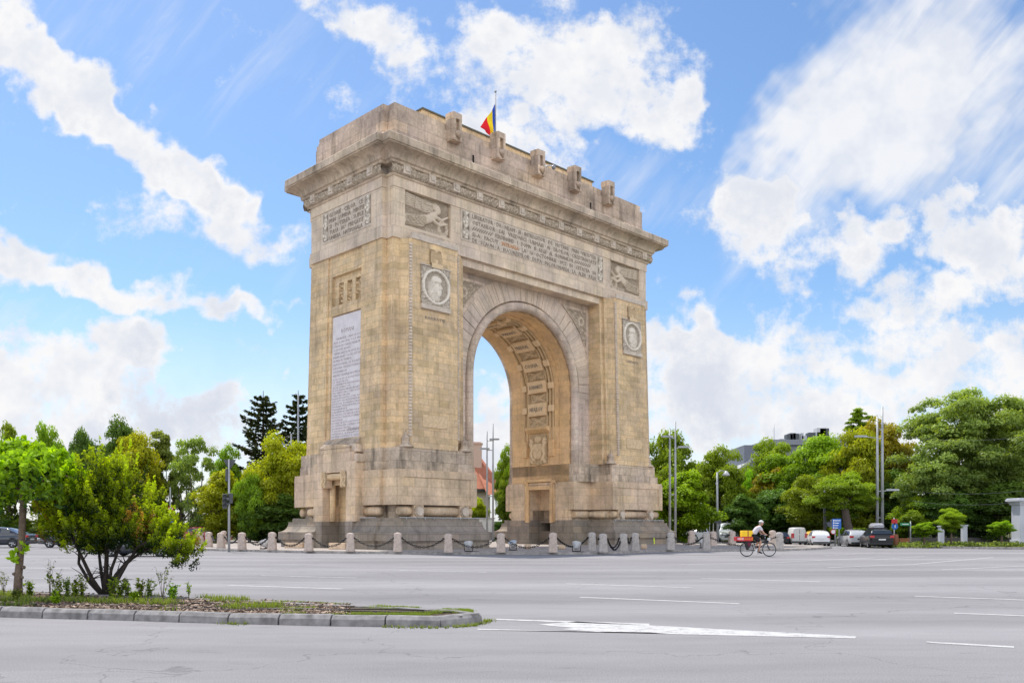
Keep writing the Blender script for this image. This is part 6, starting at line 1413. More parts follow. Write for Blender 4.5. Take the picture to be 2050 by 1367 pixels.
# ================================================================== masts, lamps, signs
M['steel'] = plain('galvanised_steel', (.36,.37,.38), .45, .3, var=.12, scale=3); M['dsteel'] = plain('dark_steel', (.06,.065,.07), .5, var=.2)
def mast_pair(x1, x2, yt1, yt2, ybot, Y, arms, label, r=.09, lamp=None):
    t = empty('light_mast', ((x1+x2)/2*0+((x1+x2)/2-CX)/F*Y, Y, 0), 0, label, 'light mast', 'twin light masts around the square'); o = t.location
    for x, yt in ((x1,yt1),(x2,yt2)):
        p = at(x, yt, Y)-o; mb = MB(); mb.tube([(p.x,0,0),(p.x,0,p.z*.6),(p.x,0,p.z)], [r*1.2,r,r*.6], 10); mb.build('pole', M['steel'], t)
    a, b2 = at(x1,0,Y)-o, at(x2,0,Y)-o; mb = MB()
    for y in arms: z = at(0,y,Y).z; mb.tube([(a.x,0,z),(b2.x,0,z)], .045, 6)
    mb.build('cross_bar', M['steel'], t)
    if lamp:
        for (lx, ly, ln, sgn) in lamp:
            p = at(lx, ly, Y)-o; mb = MB(); mb.tube([(p.x,0,p.z),(p.x+sgn*ln,0,p.z+.12)], .035, 6); mb.rings([[(p.x+sgn*(ln+x), y, p.z+.12+z) for y, z in ((-w_,-.05),(w_,-.05),(w_*.6,.1),(-w_*.6,.1))] for x, w_ in ((-.1,.08),(.2,.16),(.7,.14),(.85,.05))]); mb.build('lamp_head', M['steel'], t)
mast_pair(583,597,868,786,1045,82,(893,),'twin light mast immediately left of the arch', .1, [(583,893,.25,-1)])
mast_pair(975,987,863,848,1040,84,(882,901,993),'twin light mast seen through the arch opening', .09, [(981,882,.05,1),(981,901,.15,-1)])
mast_pair(1341,1352,859,843,1090,72,(877,990),'twin light mast just right of the arch', .09, [(1353,898,.3,1),(1346,877,.05,-1)])
mast_pair(1756.5,1766.5,834,814,1080,68,(878,983,1036),'tallest twin light mast with curved lamps on the right', .10, [(1756,877,.9,-1),(1766,984,.45,1)])
def pole(name, px, yt, Y, r, label, cat, mat='steel', py=None):
    P = Vector(((px-CX)/F*Y, Y, 0)); t = empty(name, P, 0, label, cat); h = at(0,yt,Y).z; MB().tube([(0,0,0),(0,0,h*.5),(0,0,h)], [r*1.15,r,r*.75], 10).build('pole', M[mat], t); return t, h
# lamp post right of the arch
t, h = pole('street_lamp', 1436, 945, 78, .10, 'grey street lamp post with one bell lamp, between the twin masts and the grey van', 'street lamp')
mb = MB(); mb.tube([(0,0,h-.1),(.3,0,h+.15),(.75,0,h+.1)], .04, 6); mb.build('arm', M['steel'], t); MB().lathe((.78,0,h-.32), [(.02,.45),(.12,.4),(.3,.15),(.33,.05),(.2,0),(.02,-.02)], 14).build('lamp_head', M['wplast'], t)
MB().box(-.35,.35,-.2,.2,at(0,1046,78).z,at(0,1025,78).z).build('traffic_signal', M['dsteel'], t)
t, h = pole('street_lamp', 1651, 975, 72, .11, 'dark lamp pole rising into the foliage above the white hatchback', 'street lamp', 'dsteel')
MB().tube([(0,0,h),(.2,0,h+.5),(1.0,0,h+.7)], .04, 6).build('arm', M['dsteel'], t)
# traffic light with the back of a give-way sign
t, h = pole('traffic_light', 458.5, 919, 50.5, .062, 'traffic light pole carrying the grey back of a triangular sign, left of the arch', 'traffic light')
z1, z0 = at(0,918,50).z, at(0,937,50).z; w_ = .34; 
mb = MB(); mb.rings([[(-w_-.02,y,z1),(w_+.02,y,z1),(w_*.95,y,z1-.09),(.05,y,z0-.02),(-.05,y,z0-.02),(-w_*.95,y,z1-.09)] for y in (.1,.13)]); mb.build('triangular_sign', plain('sign_back', (.07,.075,.08), .5), t)
for dx, dy, rz_ in ((-.24,.0,.3),(.12,-.12,-.9)):
    hd = empty('signal_head'); hd.parent = t; hd.location = (dx,dy,at(0,1003,50.5).z); hd.rotation_euler = (0,0,rz_); mb = MB(); mb.box(-.13,.13,-.1,.1,-.42,.42) if dx < 0 else mb.box(-.13,.13,-.1,.1,-.12,.45); mb.build('housing', M['dsteel'], hd, bevel=.02)
    for k in range(3 if dx < 0 else 2):
        z = -.27+.27*k+(.08 if dx > 0 else 0); mb = MB(); R = [[(.1*math.cos(a), -.1-.0*d-d, z+.1*math.sin(a)) for a in [rad(-20+220*j/10) for j in range(11)]] for d in (0,.16)]; mb.rings(R, False, False, closed=False); mb.build('visor', M['dsteel'], hd)
# cantilevered dark side signal higher up
MB().box(-.2,-.06,-.05,.05,at(0,963,50.5).z,at(0,938,50.5).z).build('side_bracket', M['dsteel'], t)
# round sign stack by the conifer
M['signred'] = plain('sign_red', (.55,.02,.03), .45, var=.05); M['signwhite'] = plain('sign_white', (.75,.75,.75), .45, var=.05); M['signblue'] = plain('sign_blue', (.02,.13,.48), .45, var=.08); M['signgreen'] = plain('sign_green', (.02,.22,.10), .45, var=.08); M['signblack'] = plain('sign_black', (.01,.01,.01), .5)
def disc(mb, x, y, z, r, d=.02, n=24): mb.rings([[(x+r*math.cos(2*PI*k/n), yy_, z+r*math.sin(2*PI*k/n)) for k in range(n)] for yy_ in (y, y-d)])
t, h = pole('sign_post', 341, 975, 66, .05, 'sign post with two round red-ringed signs and blue plates beside the conifer', 'road sign')
for k, (yp, txt) in enumerate(((1018,'-'),(1027,'30'))):
    z = at(0,yp,66).z; a = MB(); disc(a,.05,-.06,z,.2); s1 = a.build('round_sign', M['signred'], t); b2 = MB(); disc(b2,.05,-.085,z,.15); b2.build('sign_face', M['signwhite'], s1)
    mb = MB(); add_text(mb, txt, lambda x, y, zz, z=z: (.05-.1+x, -.11-zz, z-.07+y), .2, .14, .01) if txt != '-' else mb.box(-.05,.15,-.12,-.107,z-.025,z+.025); mb.build('sign_mark', M['signblack'], s1)
for yp, hh in ((1040,.2),(1053,.12)):
    z = at(0,yp,66).z; s1 = MB().box(-.14,.24,-.08,-.05,z-hh,z+hh).build('blue_plate', M['signblue'], t); MB().box(.02,.08,-.1,-.082,z-hh*.6,z+hh*.6).box(-.03,.13,-.1,-.082,z+hh*.3,z+hh*.45).build('sign_mark', M['signwhite'], s1)
# blue pedestrian warning sign and direction board
t, h = pole('sign_post', 1672, 1025, 70, .045, 'post with a square blue crossing sign above the blue direction board', 'road sign')
z = at(0,1026,70).z; s1 = MB().box(-.27,.27,-.08,-.05,z-.27,z+.27).build('blue_plate', M['signblue'], t); MB().rings([[(-.2,y,z-.17),(.2,y,z-.17),(.0,y,z+.17)] for y in (-.085,-.1)]).build('white_triangle', M['signwhite'], s1); MB().box(-.02,.03,-.115,-.102,z-.1,z+.06).box(-.09,.1,-.115,-.102,z-.13,z-.1).build('sign_mark', M['signblack'], s1)
t, h = pole('direction_sign', 1672, 1040, 67, .05, 'blue direction board over a round sign, right of the white hatchback', 'road sign')
MB().tube([(.3,0,0),(.3,0,h)], .05, 8).build('pole', M['steel'], t)
zt_, zb_ = at(0,1038,67).z, at(0,1058,67).z; bd = MB().box(-.25,.42,-.1,-.06,zb_,zt_).build('board', M['signblue'], t)
mb = MB()
for k in range(4):
    z = zt_-.17-.185*k; mb.box(-.2,-.1,-.115,-.102,z-.02,z+.09); mb.box(-.07,.36,-.113,-.102,z-.0,z+.06) if k in (0,) else mb.box(-.05,.30-.05*k,-.113,-.102,z-.0,z+.06)
mb.build('sign_lettering', M['signwhite'], bd)
z = at(0,1064,67).z; a = MB(); disc(a,-.18,-.06,z,.2); s1 = a.build('round_sign', M['signred'], t); a = MB(); disc(a,-.18,-.085,z,.15); a.build('sign_face', M['signwhite'], s1)
# red and blue round signs behind the estate car
t, h = pole('sign_post', 1790, 1036, 66, .05, 'post with a red sign over a blue keep-right sign behind the estate car', 'road sign')
z = at(0,1042,66).z; a = MB(); a.box(-.22,.22,-.08,-.05,z-.2,z+.12).box(-.06,.06,-.08,-.05,z-.3,z-.2); a.build('red_sign', M['signred'], t)
z = at(0,1053,66).z; a = MB(); disc(a,.02,-.06,z,.24); s1 = a.build('blue_sign', M['signblue'], t); MB().box(-.0,.06,-.1,-.082,z-.12,z+.12).build('arrow', M['signwhite'], s1)
# green street name sign
t, h = pole('street_name_sign', 1823, 1043, 62, .05, 'green street name sign on a grey post left of the bench', 'street sign')
z = at(0,1049,62).z; s1 = MB().box(-.72,-.05,-.03,.03,z-.1,z+.1).build('name_plate', M['signgreen'], t); mb = MB(); mb.box(-.6,-.15,-.04,-.031,z-.02,z+.03); mb.build('sign_lettering', M['signwhite'], s1)
# litter bin, bench
P = G(1818,1094.5,.1)+Vector((0,2,0)); t = empty('litter_bin', P, 0, 'small brown litter bin beside the bench', 'litter bin'); MB().lathe((0,0,0), [(.16,0),(.2,.1),(.22,.75),(.19,.8),(.19,.84)], 12).build('bin', plain('rusty_brown', (.20,.07,.03), .6), t); MB().cyl((0,0),.17,.84,.86,12).build('lid', M['blackp'], t)
P = G(1840,1093.5,.1)+Vector((0,2,0)); t = empty('park_bench', P, rad(4), 'wooden park bench with warm brown slats on the right verge', 'bench')
t.scale = (.55,.55,.62)
wd = plain('bench_wood', (.40,.17,.07), .6, var=.25)
mb = MB(); [mb.box(-.9,.9,-.25+.13*k,-.14+.13*k,.42,.46) for k in range(4)]; mb.build('seat', wd, t); mb = MB(); [mb.box(-.9,.9,.26,.3,.52+.13*k,.62+.13*k) for k in range(3)]; mb.build('backrest', wd, t)
for x in (-.75, .75): MB().box(x-.03,x+.03,-.25,-.19,0,.42).box(x-.03,x+.03,.22,.28,0,.9).box(x-.03,x+.03,-.25,.28,.38,.42).build('leg', M['iron'], t)
# safety strip on the plinth
o = MB().box(-.035,.035,-.02,.02,0,.42).build('reflective_strip', plain('fluorescent_yellow', (.65,.85,.02), .5)); o.location = at(1310,1088,62.5); o.rotation_euler = (0,rad(-4),0); tag(o, 'fluorescent yellow strip leaning by the right plinth end', 'strip')
# overhead cables on the right
for k, (y0, y1, sg, lb) in enumerate(((983,973,.35,'tram cable just above the small ball trees, middle of three'),(1001,991,.5,'lowest overhead cable on the right'),(875,864,.4,'topmost overhead cable crossing the huge tree'))):
    a, b2 = at(1820,y0,66), at(2120,y1,60); pts = [a.lerp(b2, i/14)-Vector((0,0,sg*4*(i/14)*(1-i/14))) for i in range(15)]; mb = MB(); mb.tube(pts, .012, 5); o = mb.build('overhead_cable', M['dsteel']); tag(o, lb, 'cable')
# ================================================================== buildings
M['plaster'] = plain('pale_plaster', (.55,.47,.38), .9, var=.12, scale=1); M['whitewall'] = plain('white_wall', (.52,.53,.58), .8, var=.1, scale=1)
def tiles():
    m, nt, b = newmat('red_roof_tiles'); tc = nd(nt,'ShaderNodeTexCoord'); wv = nd(nt,'ShaderNodeTexWave'); wv.inputs['Scale'].default_value = 2.2; wv.bands_direction = 'Z'; nt.links.new(tc.outputs['Object'], wv.inputs[0]); n = noise_n(nt, tc.outputs['Object'], 3, 5)
    c = mixc(nt, n, (.36,.10,.05), (.62,.24,.13)); nt.links.new(mixc(nt, mapr(nt, wv.outputs['Fac'], 0, 1, 0, .35), c, (.25,.08,.04)), b.inputs['Base Color']); b.inputs['Roughness'].default_value = .85; return m
M['tiles'] = tiles()
hY = 108; t = empty('house', at(940,1060,hY)-Vector((0,0,at(940,1060,hY).z)), 0, 'house with a steep red tiled roof and a pink chimney, seen through the arch', 'house'); o = t.location
def hp(px, py, dY=0): p = at(px, py, hY+dY); return (p.x-o.x, p.y-o.y, p.z)
xl, xr = hp(880,0)[0], hp(985,0)[0]; ze = hp(0,975)[2]; zr = hp(0,898)[2]
MB().box(xl+.5, xr-.5, .5, 11, 0, ze).build('wall', M['plaster'], t)
MB().add([(xl,0,ze-.2),(xr+1.6,0,ze-.2),(xr+1.6,11.5,ze-.2),(xl,11.5,ze-.2),hp(900,898,5.7),hp(944,903,5.7),hp(965,918,5.7)], [(0,1,6,5,4),(1,2,6),(2,3,4,5,6),(3,0,4),(0,3,2,1)]).build('roof', M['tiles'], t)
MB().add([hp(958,948,1.6),hp(1002,990,-1.5),hp(975,990,-1.5),hp(985,945,4)], [(0,1,2),(0,1,3)]).build('lower_roof', M['tiles'], t)
MB().box(xl,xr+1.3,-.1,.2,ze-.55,ze-.2).build('eaves', plain('dark_eaves', (.06,.05,.045), .8), t)
c0, c1 = hp(946,0,3)[0], hp(964,0,3)[0]; ch = MB().box(c0,c1,3,4.2,ze,hp(0,889,3)[2]).box(c0-.12,c1+.12,2.88,4.32,hp(0,889,3)[2],hp(0,886,3)[2]).build('chimney', plain('pink_plaster', (.62,.44,.34), .9), t)
MB().box(c0+.1,c1-.1,3.1,4.1,hp(0,886,3)[2],hp(0,884.5,3)[2]).build('chimney_cap', M['tiles'], ch)
for x in (905, 925, 950): q = hp(x,990); MB().box(q[0]-.5,q[0]+.5,.46,.52,2.6,4.0).build('window', M['glass'], t)
# white panel behind the island
P = at(974,1062,88); t = empty('kiosk', (P.x,88,0), 0, 'white panel-sided kiosk behind the island, seen through the arch', 'kiosk'); MB().box(-.75,.75,0,1.5,0,CAMH+(CY-1038)/F*88).build('wall', plain('white_panel', (.7,.7,.7), .6), t, bevel=.03); MB().box(-.85,.85,-.1,1.6,CAMH+(CY-1038)/F*88,CAMH+(CY-1036)/F*88).build('roof', M['wplast'], t)
# office block
oY = 165; A_ = at(1490,925,oY); B_ = at(1705,880,oY); t = empty('office_block', (A_.x,oY,0), 0, 'long grey office block with a window band and rooftop machines behind the trees', 'office block'); wO = B_.x-A_.x; hT = B_.z
M['offwall'] = plain('grey_facade', (.17,.18,.22), .6, var=.08, scale=.3)
MB().box(0,wO,0,25,0,hT-1.0).build('wall', M['offwall'], t); MB().box(-.3+4.5,wO+.5,-.5,25,hT-1.0,hT).build('roof', plain('parapet_grey', (.24,.25,.28), .6), t)
MB().rings([[(x,y,z) for x,z in ((-1.2,hT-6.2),(4.8,hT-1),(4.8,hT-.4),(-1.2,hT-5.5))] for y in (-.6,20)]).build('sloping_roof', plain('light_grey_roof', (.38,.38,.4), .6), t)
for fl_ in range(6):
    wn = MB().box(3,wO-.3,-.08,.02,hT-4.6-3.6*fl_,hT-2.4-3.6*fl_).build('window_band', M['glass'], t); mb = MB()
    for k in range(14): x = 3+(wO-3.3)*k/14; mb.box(x-.06,x+.06,-.16,-.085,hT-4.6-3.6*fl_,hT-2.4-3.6*fl_)
    mb.build('mullion', M['wplast'], wn)
def rbx(px, w_, h_, nm, mat, yb=881):
    x = at(px,0,oY).x-A_.x; MB().box(x-w_/2,x+w_/2,3,5,hT,hT+h_).build(nm, mat, t, bevel=.05)
for px, w_, h_, mt in ((1592,1.1,1.4,'dsteel'),(1598,1.1,1.6,'dsteel'),(1604,1.2,1.5,'dsteel'),(1617,.5,1.6,'steel'),(1621,1.0,1.1,'steel'),(1637,1.3,1.7,'dsteel'),(1650,1.2,1.8,'steel'),(1656,1.8,2.6,'wplast'),(1662,1.8,2.5,'dsteel'),(1683,2.2,.8,'steel'),(1577,1.0,.5,'steel')): rbx(px, w_, h_, 'roof_machine', M[mt])
MB().tube([(at(1562.5,0,oY).x-A_.x,4,hT-1),(at(1562.5,0,oY).x-A_.x,4,at(0,845,oY).z)], .06, 5).build('antenna', M['steel'], t)
P = at(1757,1000,150); t = empty('roof_plant_room', (P.x,150,0), 0, 'small ribbed grey rooftop peeping over the yellow brown tree', 'building'); zt_ = at(0,849,150).z; MB().box(-3.2,3,0,6,0,zt_-1.6).build('wall', M['offwall'], t)
mb = MB(); [mb.box(-2.4+.3*k,-2.25+.3*k,-.2,5,zt_-1.6,zt_) for k in range(17)]; mb.box(-2.4,2.6,0,5,zt_-1.6,zt_-.1); mb.build('louvre_screen', M['steel'], t)
# gate pillars and wall on the right
def pillar(px, w_, yt, Y, label):
    P = Vector(((px-CX)/F*Y, Y, 0)); t = empty('gate_pillar', P, rad(6), label, 'gate pillar'); h = at(0,yt,Y).z; hw = w_/2
    MB().box(-hw,hw,-hw,hw,0,h-.5).box(-hw-.08,hw+.08,-hw-.08,hw+.08,0,.5).build('shaft', M['whitewall'], t, bevel=.015); MB().box(-hw-.1,hw+.1,-hw-.1,hw+.1,h-.5,h-.38).box(-hw-.17*w_,hw+.17*w_,-hw-.17*w_,hw+.17*w_,h-.38,h-.25).box(-hw-.3*w_,hw+.3*w_,-hw-.3*w_,hw+.3*w_,h-.25,h-.08).box(-hw-.25,hw+.25,-hw-.25,hw+.25,h-.08,h).build('cap', M['whitewall'], t, bevel=.02)
pillar(2046, 1.0, 997, 66, 'tall white gate pillar with a moulded cap at the right picture edge')
for px_, yt_, Y_, lb in ((1930,1050,68,'slim pale pillar between the largest ball tree and the dome-headed tree'),(1884,1052,69,'slim pale pillar behind the umbrella-shaped tree')):
    h = at(0,yt_,Y_).z; t = empty('gate_pillar', ((px_-CX)/F*Y_, Y_, 0), rad(6), lb, 'gate pillar'); MB().box(-.17,.17,-.17,.17,0,h-.1).build('shaft', M['whitewall'], t, bevel=.01); MB().box(-.22,.22,-.22,.22,h-.1,h).build('cap', M['whitewall'], t, bevel=.01)
x0, x1 = (1820-CX)/F*71, (2100-CX)/F*71; t = empty('boundary_wall', (x0,71,0), rad(0), 'low dark boundary wall with railings behind the ball trees', 'wall'); MB().box(0,x1-x0,0,.3,0,.6).build('base', plain('dark_wall', (.10,.09,.085), .9), t); mb = MB(); [mb.box(.2*k,.2*k+.03,.13,.16,.6,1.7) for k in range(int((x1-x0)/.2))]; mb.box(0,x1-x0,.12,.17,1.6,1.65); mb.build('railing', M['iron'], t)
# low railing beyond the road on the left
t = empty('street_railing', (-46,86,.1), 0, 'low grey street railing beyond the road behind the weeping tree', 'railing'); mb = MB()
for k in range(12): mb.tube([(k*1.5,0,0),(k*1.5,0,1.0)], .03, 5)
for z in (.5,.98): mb.tube([(0,0,z),(16.5,0,z)], .025, 5)
mb.build('rails', M['steel'], t)
# iron fence with stone posts behind the island left
for i, x in enumerate((512, 545, 572)):
    P = Vector(((x-CX)/F*91, 91, 0)); o = MB().box(-.3,.3,-.3,.3,0,1.7).box(-.38,.38,-.38,.38,1.7,1.85).build('fence_post', M['kerb']); o.location = P; tag(o, ['leftmost of three grey stone posts under the trees left of the arch','middle of three grey stone posts under the trees left of the arch','rightmost stone post under the trees, beside the plinth end'][i], 'post', 'stone fence posts under the trees')

# ================================================================== cyclist
BK = G(1517.5,1113.6,0); bs = 1.0
def ring_tube(mb, c, R, r, n=40, m=8, axis='y'):
    rs = []
    for k in range(n+1):
        a = 2*PI*k/n; nn = Vector((math.cos(a),0,math.sin(a))); rs.append([tuple(Vector(c)+R*nn+r*(math.cos(2*PI*j/m)*nn+math.sin(2*PI*j/m)*Vector((0,1,0)))) for j in range(m)])
    mb.rings(rs, False, False, smooth=True)
bk = empty('bicycle', BK, rad(3), 'black city bicycle with front and rear wheel, ridden to the right across the road', 'bicycle')
M['bframe'] = plain('bicycle_black', (.02,.02,.025), .3, .3); M['chrome'] = plain('chrome', (.55,.55,.56), .2, .9, var=.05)
WX = .555; WR = .345
for s in (-1, 1):
    w = empty('wheel'); w.parent = bk; w.location = (s*WX,0,WR); mb = MB(); ring_tube(mb,(0,0,0),WR-.02,.021); mb.build('tyre', M['tyre'], w); mb = MB(); ring_tube(mb,(0,0,0),WR-.05,.012); mb.build('rim', M['chrome'], w)
    mb = MB(); [mb.tube([(0,.03*(-1)**k,0),((WR-.05)*math.cos(2*PI*k/20),0,(WR-.05)*math.sin(2*PI*k/20))], .0022, 4) for k in range(20)]; mb.build('spokes', M['chrome'], w); mb = MB(); mb.tube([(0,-.06,0),(0,.06,0)], .025, 8); mb.build('hub', M['bframe'], w)
    mb = MB(); rs = [[(( WR+.02)*math.cos(a), y, (WR+.02)*math.sin(a)+.0) for y in (-.03,.03)] for a in [rad((60 if s < 0 else 40)+k*12) for k in range(10)]]; mb.rings(rs, False, False, closed=False); mb.build('mudguard', M['bframe'], w)
BB = (-.06,0,.29); SEAT = (-.27,0,.93); HT = (.36,0,.86); HB = (.40,0,.70)
mb = MB()
for a, b2, r_ in ((BB,(-.25,0,.82),.019),(BB,HB,.02),((-.23,0,.76),HT,.018),((-WX,.05,WR),BB,.012),((-WX,-.05,WR),BB,.012),((-WX,.05,WR),(-.24,0,.76),.011),((-WX,-.05,WR),(-.24,0,.76),.011),(HT,HB,.024)): mb.tube([a,b2], r_, 8)
mb.build('frame', M['bframe'], bk)
mb = MB(); 
for y in (-.055,.055): mb.tube([HB,(.45,y,.6),(WX,y,WR)], .014, 6)
mb.build('fork', M['bframe'], bk)
mb = MB(); mb.tube([HT,(.33,0,1.0)], .016, 8); mb.tube([(.20,-.29,1.05),(.30,-.27,1.06),(.37,-.1,1.03),(.33,0,1.02),(.37,.1,1.03),(.30,.27,1.06),(.20,.29,1.05)], .013, 8); mb.build('handlebar', M['chrome'], bk)
mb = MB(); mb.rings([[(x,y*w_,z) for y,z in ((-1,.93),(-.7,.97),(.7,.97),(1,.93),(.5,.9),(-.5,.9))] for x, w_ in ((-.42,.06),(-.36,.09),(-.26,.07),(-.12,.025))]); mb.build('saddle', M['blackp'], bk)
mb = MB(); mb.rings([[(BB[0]+.1*math.cos(2*PI*k/20), y, BB[2]+.1*math.sin(2*PI*k/20)) for k in range(20)] for y in (-.06,-.05)]); mb.tube([(BB[0],-.07,BB[2]),(BB[0]+.05,-.09,BB[2]-.16)], .012, 6); mb.tube([(BB[0],.07,BB[2]),(BB[0]-.05,.09,BB[2]+.16)], .012, 6); mb.box(BB[0]+.0,BB[0]+.1,-.18,-.08,BB[2]-.175,BB[2]-.15); mb.build('crank', M['chrome'], bk)
mb = MB(); [mb.tube([(-.95,y,.74),(-.28,y,.76)], .009, 6) for y in (-.09,0,.09)]; [mb.tube([(-WX,y,WR),(-.62,y,.74)], .008, 6) for y in (-.09,.09)]; mb.build('rack', M['bframe'], bk)
mb = MB(); mb.box(.47,.6,-.06,.06,.78,.9); mb.build('headlamp', M['head'], bk, bevel=.02)
Rz = Matrix.Rotation(rad(3),4,'Z')
def onbike(p): return BK+Rz@Vector(p)
def cargo(name, mb, mat, label, cat, at_=(0,0,0), bevel=.02):
    t = empty(name, onbike(at_), rad(3), label, cat); return t
# red crate with the yellow delivery box, and bags
t = empty('crate', onbike((-.72,0,.76)), rad(3), 'red plastic crate lying on the rear rack of the bicycle', 'crate'); mb = MB()
mb.box(-.40,.36,-.2,.2,0,.02)
for y in (-.2,.2): mb.box(-.40,.36,y-.01,y+.01,.02,.06).box(-.40,.36,y-.01,y+.01,.15,.2); [mb.box(-.40+.76*k/8-.012,-.40+.76*k/8+.012,y-.009,y+.009,.06,.15) for k in range(9)]
for x in (-.40,.36): mb.box(x-.01,x+.01,-.2,.2,.02,.06).box(x-.01,x+.01,-.2,.2,.15,.2); [mb.box(x-.009,x+.009,-.2+.4*k/4-.012,-.2+.4*k/4+.012,.06,.15) for k in range(5)]
mb.build('basket', plain('red_plastic', (.55,.02,.03), .4), t); MB().box(-.36,-.2,-.215,-.212,.05,.16).box(-.15,-.05,-.215,-.212,.05,.16).build('label', plain('pink_label', (.7,.35,.4), .5), t)
t = empty('delivery_box', onbike((-.64,0,.79)), rad(3), 'bright yellow insulated delivery box standing in the red crate', 'delivery box')
MB().box(-.2,.33,-.18,.18,0,.47).build('body', plain('yellow_fabric', (.90,.56,.01), .55, var=.08), t, bevel=.03); MB().box(-.2,.33,-.183,-.18,0,.17).build('orange_panel', plain('orange_fabric', (.85,.28,.02), .55), t)
MB().box(.07,.11,-.19,.19,0,.485).box(-.21,.34,-.188,-.184,.165,.185).build('strap', plain('dark_red_strap', (.25,.03,.02), .6), t)
t = empty('pannier_bag', onbike((-.56,-.12,.42)), rad(3), 'dark red and black pannier bag hanging beside the rear wheel', 'bag'); MB().rings([[(x,y,z) for x,z in ((-.16,.3),(.16,.3),(.15,.1),(.02,-.08),(-.03,-.08),(-.13,.1))] for y in (-.06,.04)]).build('bag', plain('black_cloth', (.02,.018,.02), .8), t, bevel=.015); MB().box(0,.13,-.065,-.06,.1,.27).build('patch', plain('maroon_cloth', (.14,.01,.03), .8), t)
# ---- rider
def skin_body(name, chains, mat, parent, sub=2):
    """one continuous skinned surface; chains share joints by name"""
    me = bpy.data.meshes.new(name); idx = {}; vs = []; rr = []; ed = []
    for ch in chains:
        prev = None
        for nm, p, r_ in ch:
            if nm not in idx: idx[nm] = len(vs); vs.append(p); rr.append(r_)
            if prev is not None: ed.append((prev, idx[nm]))
            prev = idx[nm]
    me.from_pydata(vs, ed, []); ob = bpy.data.objects.new(name, me); COL.objects.link(ob)
    sk = ob.modifiers.new('s', 'SKIN'); sk.use_smooth_shade = True
    if not me.skin_vertices: me.skin_vertices.new()
    for i, r_ in enumerate(rr):
        d = me.skin_vertices[0].data[i]; d.radius = r_ if isinstance(r_, tuple) else (r_, r_); d.use_root = (i == 0)
    ss = ob.modifiers.new('u', 'SUBSURF'); ss.levels = ss.render_levels = sub
    dg = bpy.context.evaluated_depsgraph_get(); m2 = bpy.data.meshes.new_from_object(ob.evaluated_get(dg)); bpy.data.objects.remove(ob)
    m2.name = name; m2.materials.clear(); m2.materials.append(mat); m2.polygons.foreach_set('use_smooth', np.ones(len(m2.polygons), dtype=bool))
    o = bpy.data.objects.new(name, m2); link(o, parent); return o
rd = empty('person', BK, rad(3), 'cyclist in a grey t-shirt, black shorts and a white cap leaning over the handlebars', 'person')
skin = plain('skin', (.48,.26,.17), .55, var=.1, scale=20)
PEL = (-.26,0,1.0); CH = (-.04,0,1.36); NK = (.09,0,1.50)
def arm(s): return [('ch',CH,(.13,.11)),('sh%d'%s,(.04,.17*s,1.41),.062),('ua%d'%s,(.12,.21*s,1.28),.05),('el%d'%s,(.19,.24*s,1.16),.041),('fa%d'%s,(.25,.25*s,1.11),.036),('wr%d'%s,(.29,.255*s,1.085),.027),('pm%d'%s,(.325,.255*s,1.075),.033)]
def fingers(s): return [[('pm%d'%s,(.325,.255*s,1.075),.033),('f%d%d'%(s,k),(.345+.004*k,(.232+.018*k)*s,1.072),.012),('g%d%d'%(s,k),(.352+.004*k,(.232+.018*k)*s,1.045),.010),('h%d%d'%(s,k),(.333,(.232+.018*k)*s,1.033),.009)] for k in range(4)]+[[('pm%d'%s,(.325,.255*s,1.075),.033),('t%d'%s,(.315,.222*s,1.062),.012),('tt%d'%s,(.333,.212*s,1.045),.010)]]
def leg(s, kn, an, toe): return [('pel',PEL,(.13,.12)),('hp%d'%s,(-.24,.095*s,.97),.098),('th%d'%s,tuple((Vector((-.24,.095*s,.97))+Vector(kn))/2),.082),('kn%d'%s,kn,.058),('cf%d'%s,tuple(Vector(kn)*.62+Vector(an)*.38+Vector((-.02,0,0))),.056),('an%d'%s,an,.036),('hl%d'%s,(an[0]-.03,an[1],an[2]-.06),.036),('ft%d'%s,toe,.03)]
chains = [[('pel',PEL,(.13,.12)),('wa',(-.19,0,1.14),(.12,.105)),('ch',CH,(.14,.12)),('nk0',(.05,0,1.46),.06),('nk',NK,.052),('hd0',(.125,0,1.555),.062)]]
for s in (-1, 1): chains += [arm(s)]+fingers(s)
chains += [leg(-1,(.10,-.12,.72),(.01,-.12,.30),(.14,-.13,.165)), leg(1,(.16,.12,.86),(-.02,.12,.55),(.10,.13,.44))]
skin_body('body', chains, skin, rd)
hb = MB()      # head as its own lathe-like ellipsoid with face
hc = Vector((.155,0,1.63)); hd = MB(); hd.sphere((0,0,0), .1, 18, 14, (1.02,.80,1.18)); hd.tube([(.09,0,.0),(.125,0,-.02),(.10,0,-.035)], [.012,.02,.012], 8); hd.sphere((.075,.0,-.085), .03, 10, 8, (1,.8,.7))
for s in (-1,1): hd.sphere((-.005,.083*s,-.005), .028, 8, 6, (.8,.35,1.1))
hd.xf(Matrix.Translation(hc)@Matrix.Rotation(rad(14),4,'Y')); ho = hd.build('head', skin, rd)
ft = MB()
for s in (-1,1): ft.sphere((.088,.034*s,.018), .012, 8, 6)
ft.xf(Matrix.Translation(hc)@Matrix.Rotation(rad(14),4,'Y')); ft.build('eyes', plain('dark_eye', (.02,.015,.01), .3), ho)
ft = MB(); ft.tube([(.088,-.022,-.056),(.097,0,-.058),(.088,.022,-.056)], .006, 6); ft.xf(Matrix.Translation(hc)@Matrix.Rotation(rad(14),4,'Y')); ft.build('mouth', plain('lips', (.35,.12,.10), .5), ho)
ft = MB(); ft.sphere((-.022,0,-.01), .098, 14, 10, (.95,.84,1.0)); ft.xf(Matrix.Translation(hc)@Matrix.Rotation(rad(14),4,'Y')); ft.build('hair', plain('grey_hair', (.25,.23,.21), .8), rd)
ft = MB(); pr = []; 
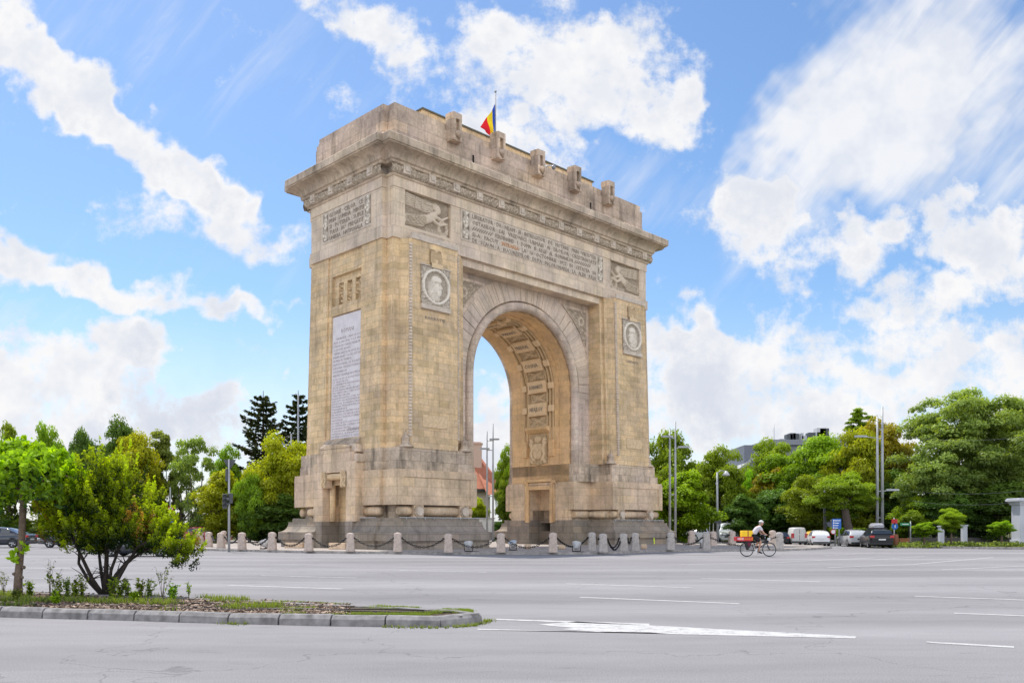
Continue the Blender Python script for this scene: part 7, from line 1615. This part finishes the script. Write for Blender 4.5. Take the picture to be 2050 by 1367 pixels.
for k in range(9):
    a = PI/2*k/8; pr.append((.112*math.cos(a)+.002, .105*math.sin(a)))
ft.rings([[((r_*1.04)*math.cos(2*PI*j/18)-.005, r_*.86*math.sin(2*PI*j/18), .035+z) for j in range(18)] for r_, z in pr], smooth=True); ft.rings([[(.06+x*.11, y*.075*(1-x*.35), .04-.02*x) for y in (-1,-.5,0,.5,1)] for x in (0,.5,1)], False, False, closed=False)
ft.xf(Matrix.Translation(hc)@Matrix.Rotation(rad(10),4,'Y')); ft.build('cap', plain('white_cap', (.68,.68,.66), .8, var=.15, scale=20), rd)
sh_ = plain('grey_shirt', (.58,.54,.57), .85, var=.12, scale=6)
skin_body('shirt', [[('b0',(-.25,0,1.0),(.165,.15)),('b1',(-.20,0,1.12),(.158,.135)),('b2',(-.11,0,1.27),(.17,.14)),('b3',(-.01,0,1.39),(.15,.125)),('b4',(.045,0,1.455),(.085,.08))]]+[[('b3',(-.01,0,1.39),(.15,.125)),('s%d'%s,(.045,.175*s,1.405),.083),('t%d'%s,(.10,.205*s,1.31),.073),('u%d'%s,(.135,.215*s,1.255),.07)] for s in (-1,1)], sh_, rd)
blk = plain('black_shorts', (.012,.012,.014), .85)
def sc_(a, b2, k): return tuple(Vector(a).lerp(Vector(b2), k))
skin_body('shorts', [[('p',(-.26,0,1.0),(.155,.15))]+[]+[('h%d'%s,(-.24,.095*s,.965),.122),('m%d'%s,sc_((-.24,.095*s,.97),kn,.5),.11),('k%d'%s,sc_((-.24,.095*s,.97),kn,.93),.096)] for s, kn in ((-1,(.10,-.12,.72)),(1,(.16,.12,.86)))], blk, rd)
for s, an, toe in ((-1,(.01,-.12,.30),(.14,-.13,.165)),(1,(-.02,.12,.55),(.10,.13,.44))):
    skin_body('shoe', [[('a',(an[0]-.04,an[1],an[2]-.055),.048),('b',((an[0]+toe[0])/2,toe[1],(an[2]-.06+toe[2])/2),.045),('c',(toe[0]+.04,toe[1],toe[2]-.005),.034)]], blk, rd)
skin_body('sling_bag', [[('a',(.12,-.02,1.0),.07),('b',(.22,-.02,1.02),.08),('c',(.33,-.02,.99),.05)]], blk, rd)
S.render.engine = 'CYCLES'
S.cycles.max_bounces = 5; S.cycles.diffuse_bounces = 3; S.cycles.glossy_bounces = 2; S.cycles.transmission_bounces = 2; S.cycles.transparent_max_bounces = 4
# unused prototypes away
for o in list(bpy.data.objects):
    if o.type == 'EMPTY' and o.parent is None and 'label' not in o:
        for c in kids(o): bpy.data.objects.remove(c)
        bpy.data.objects.remove(o)
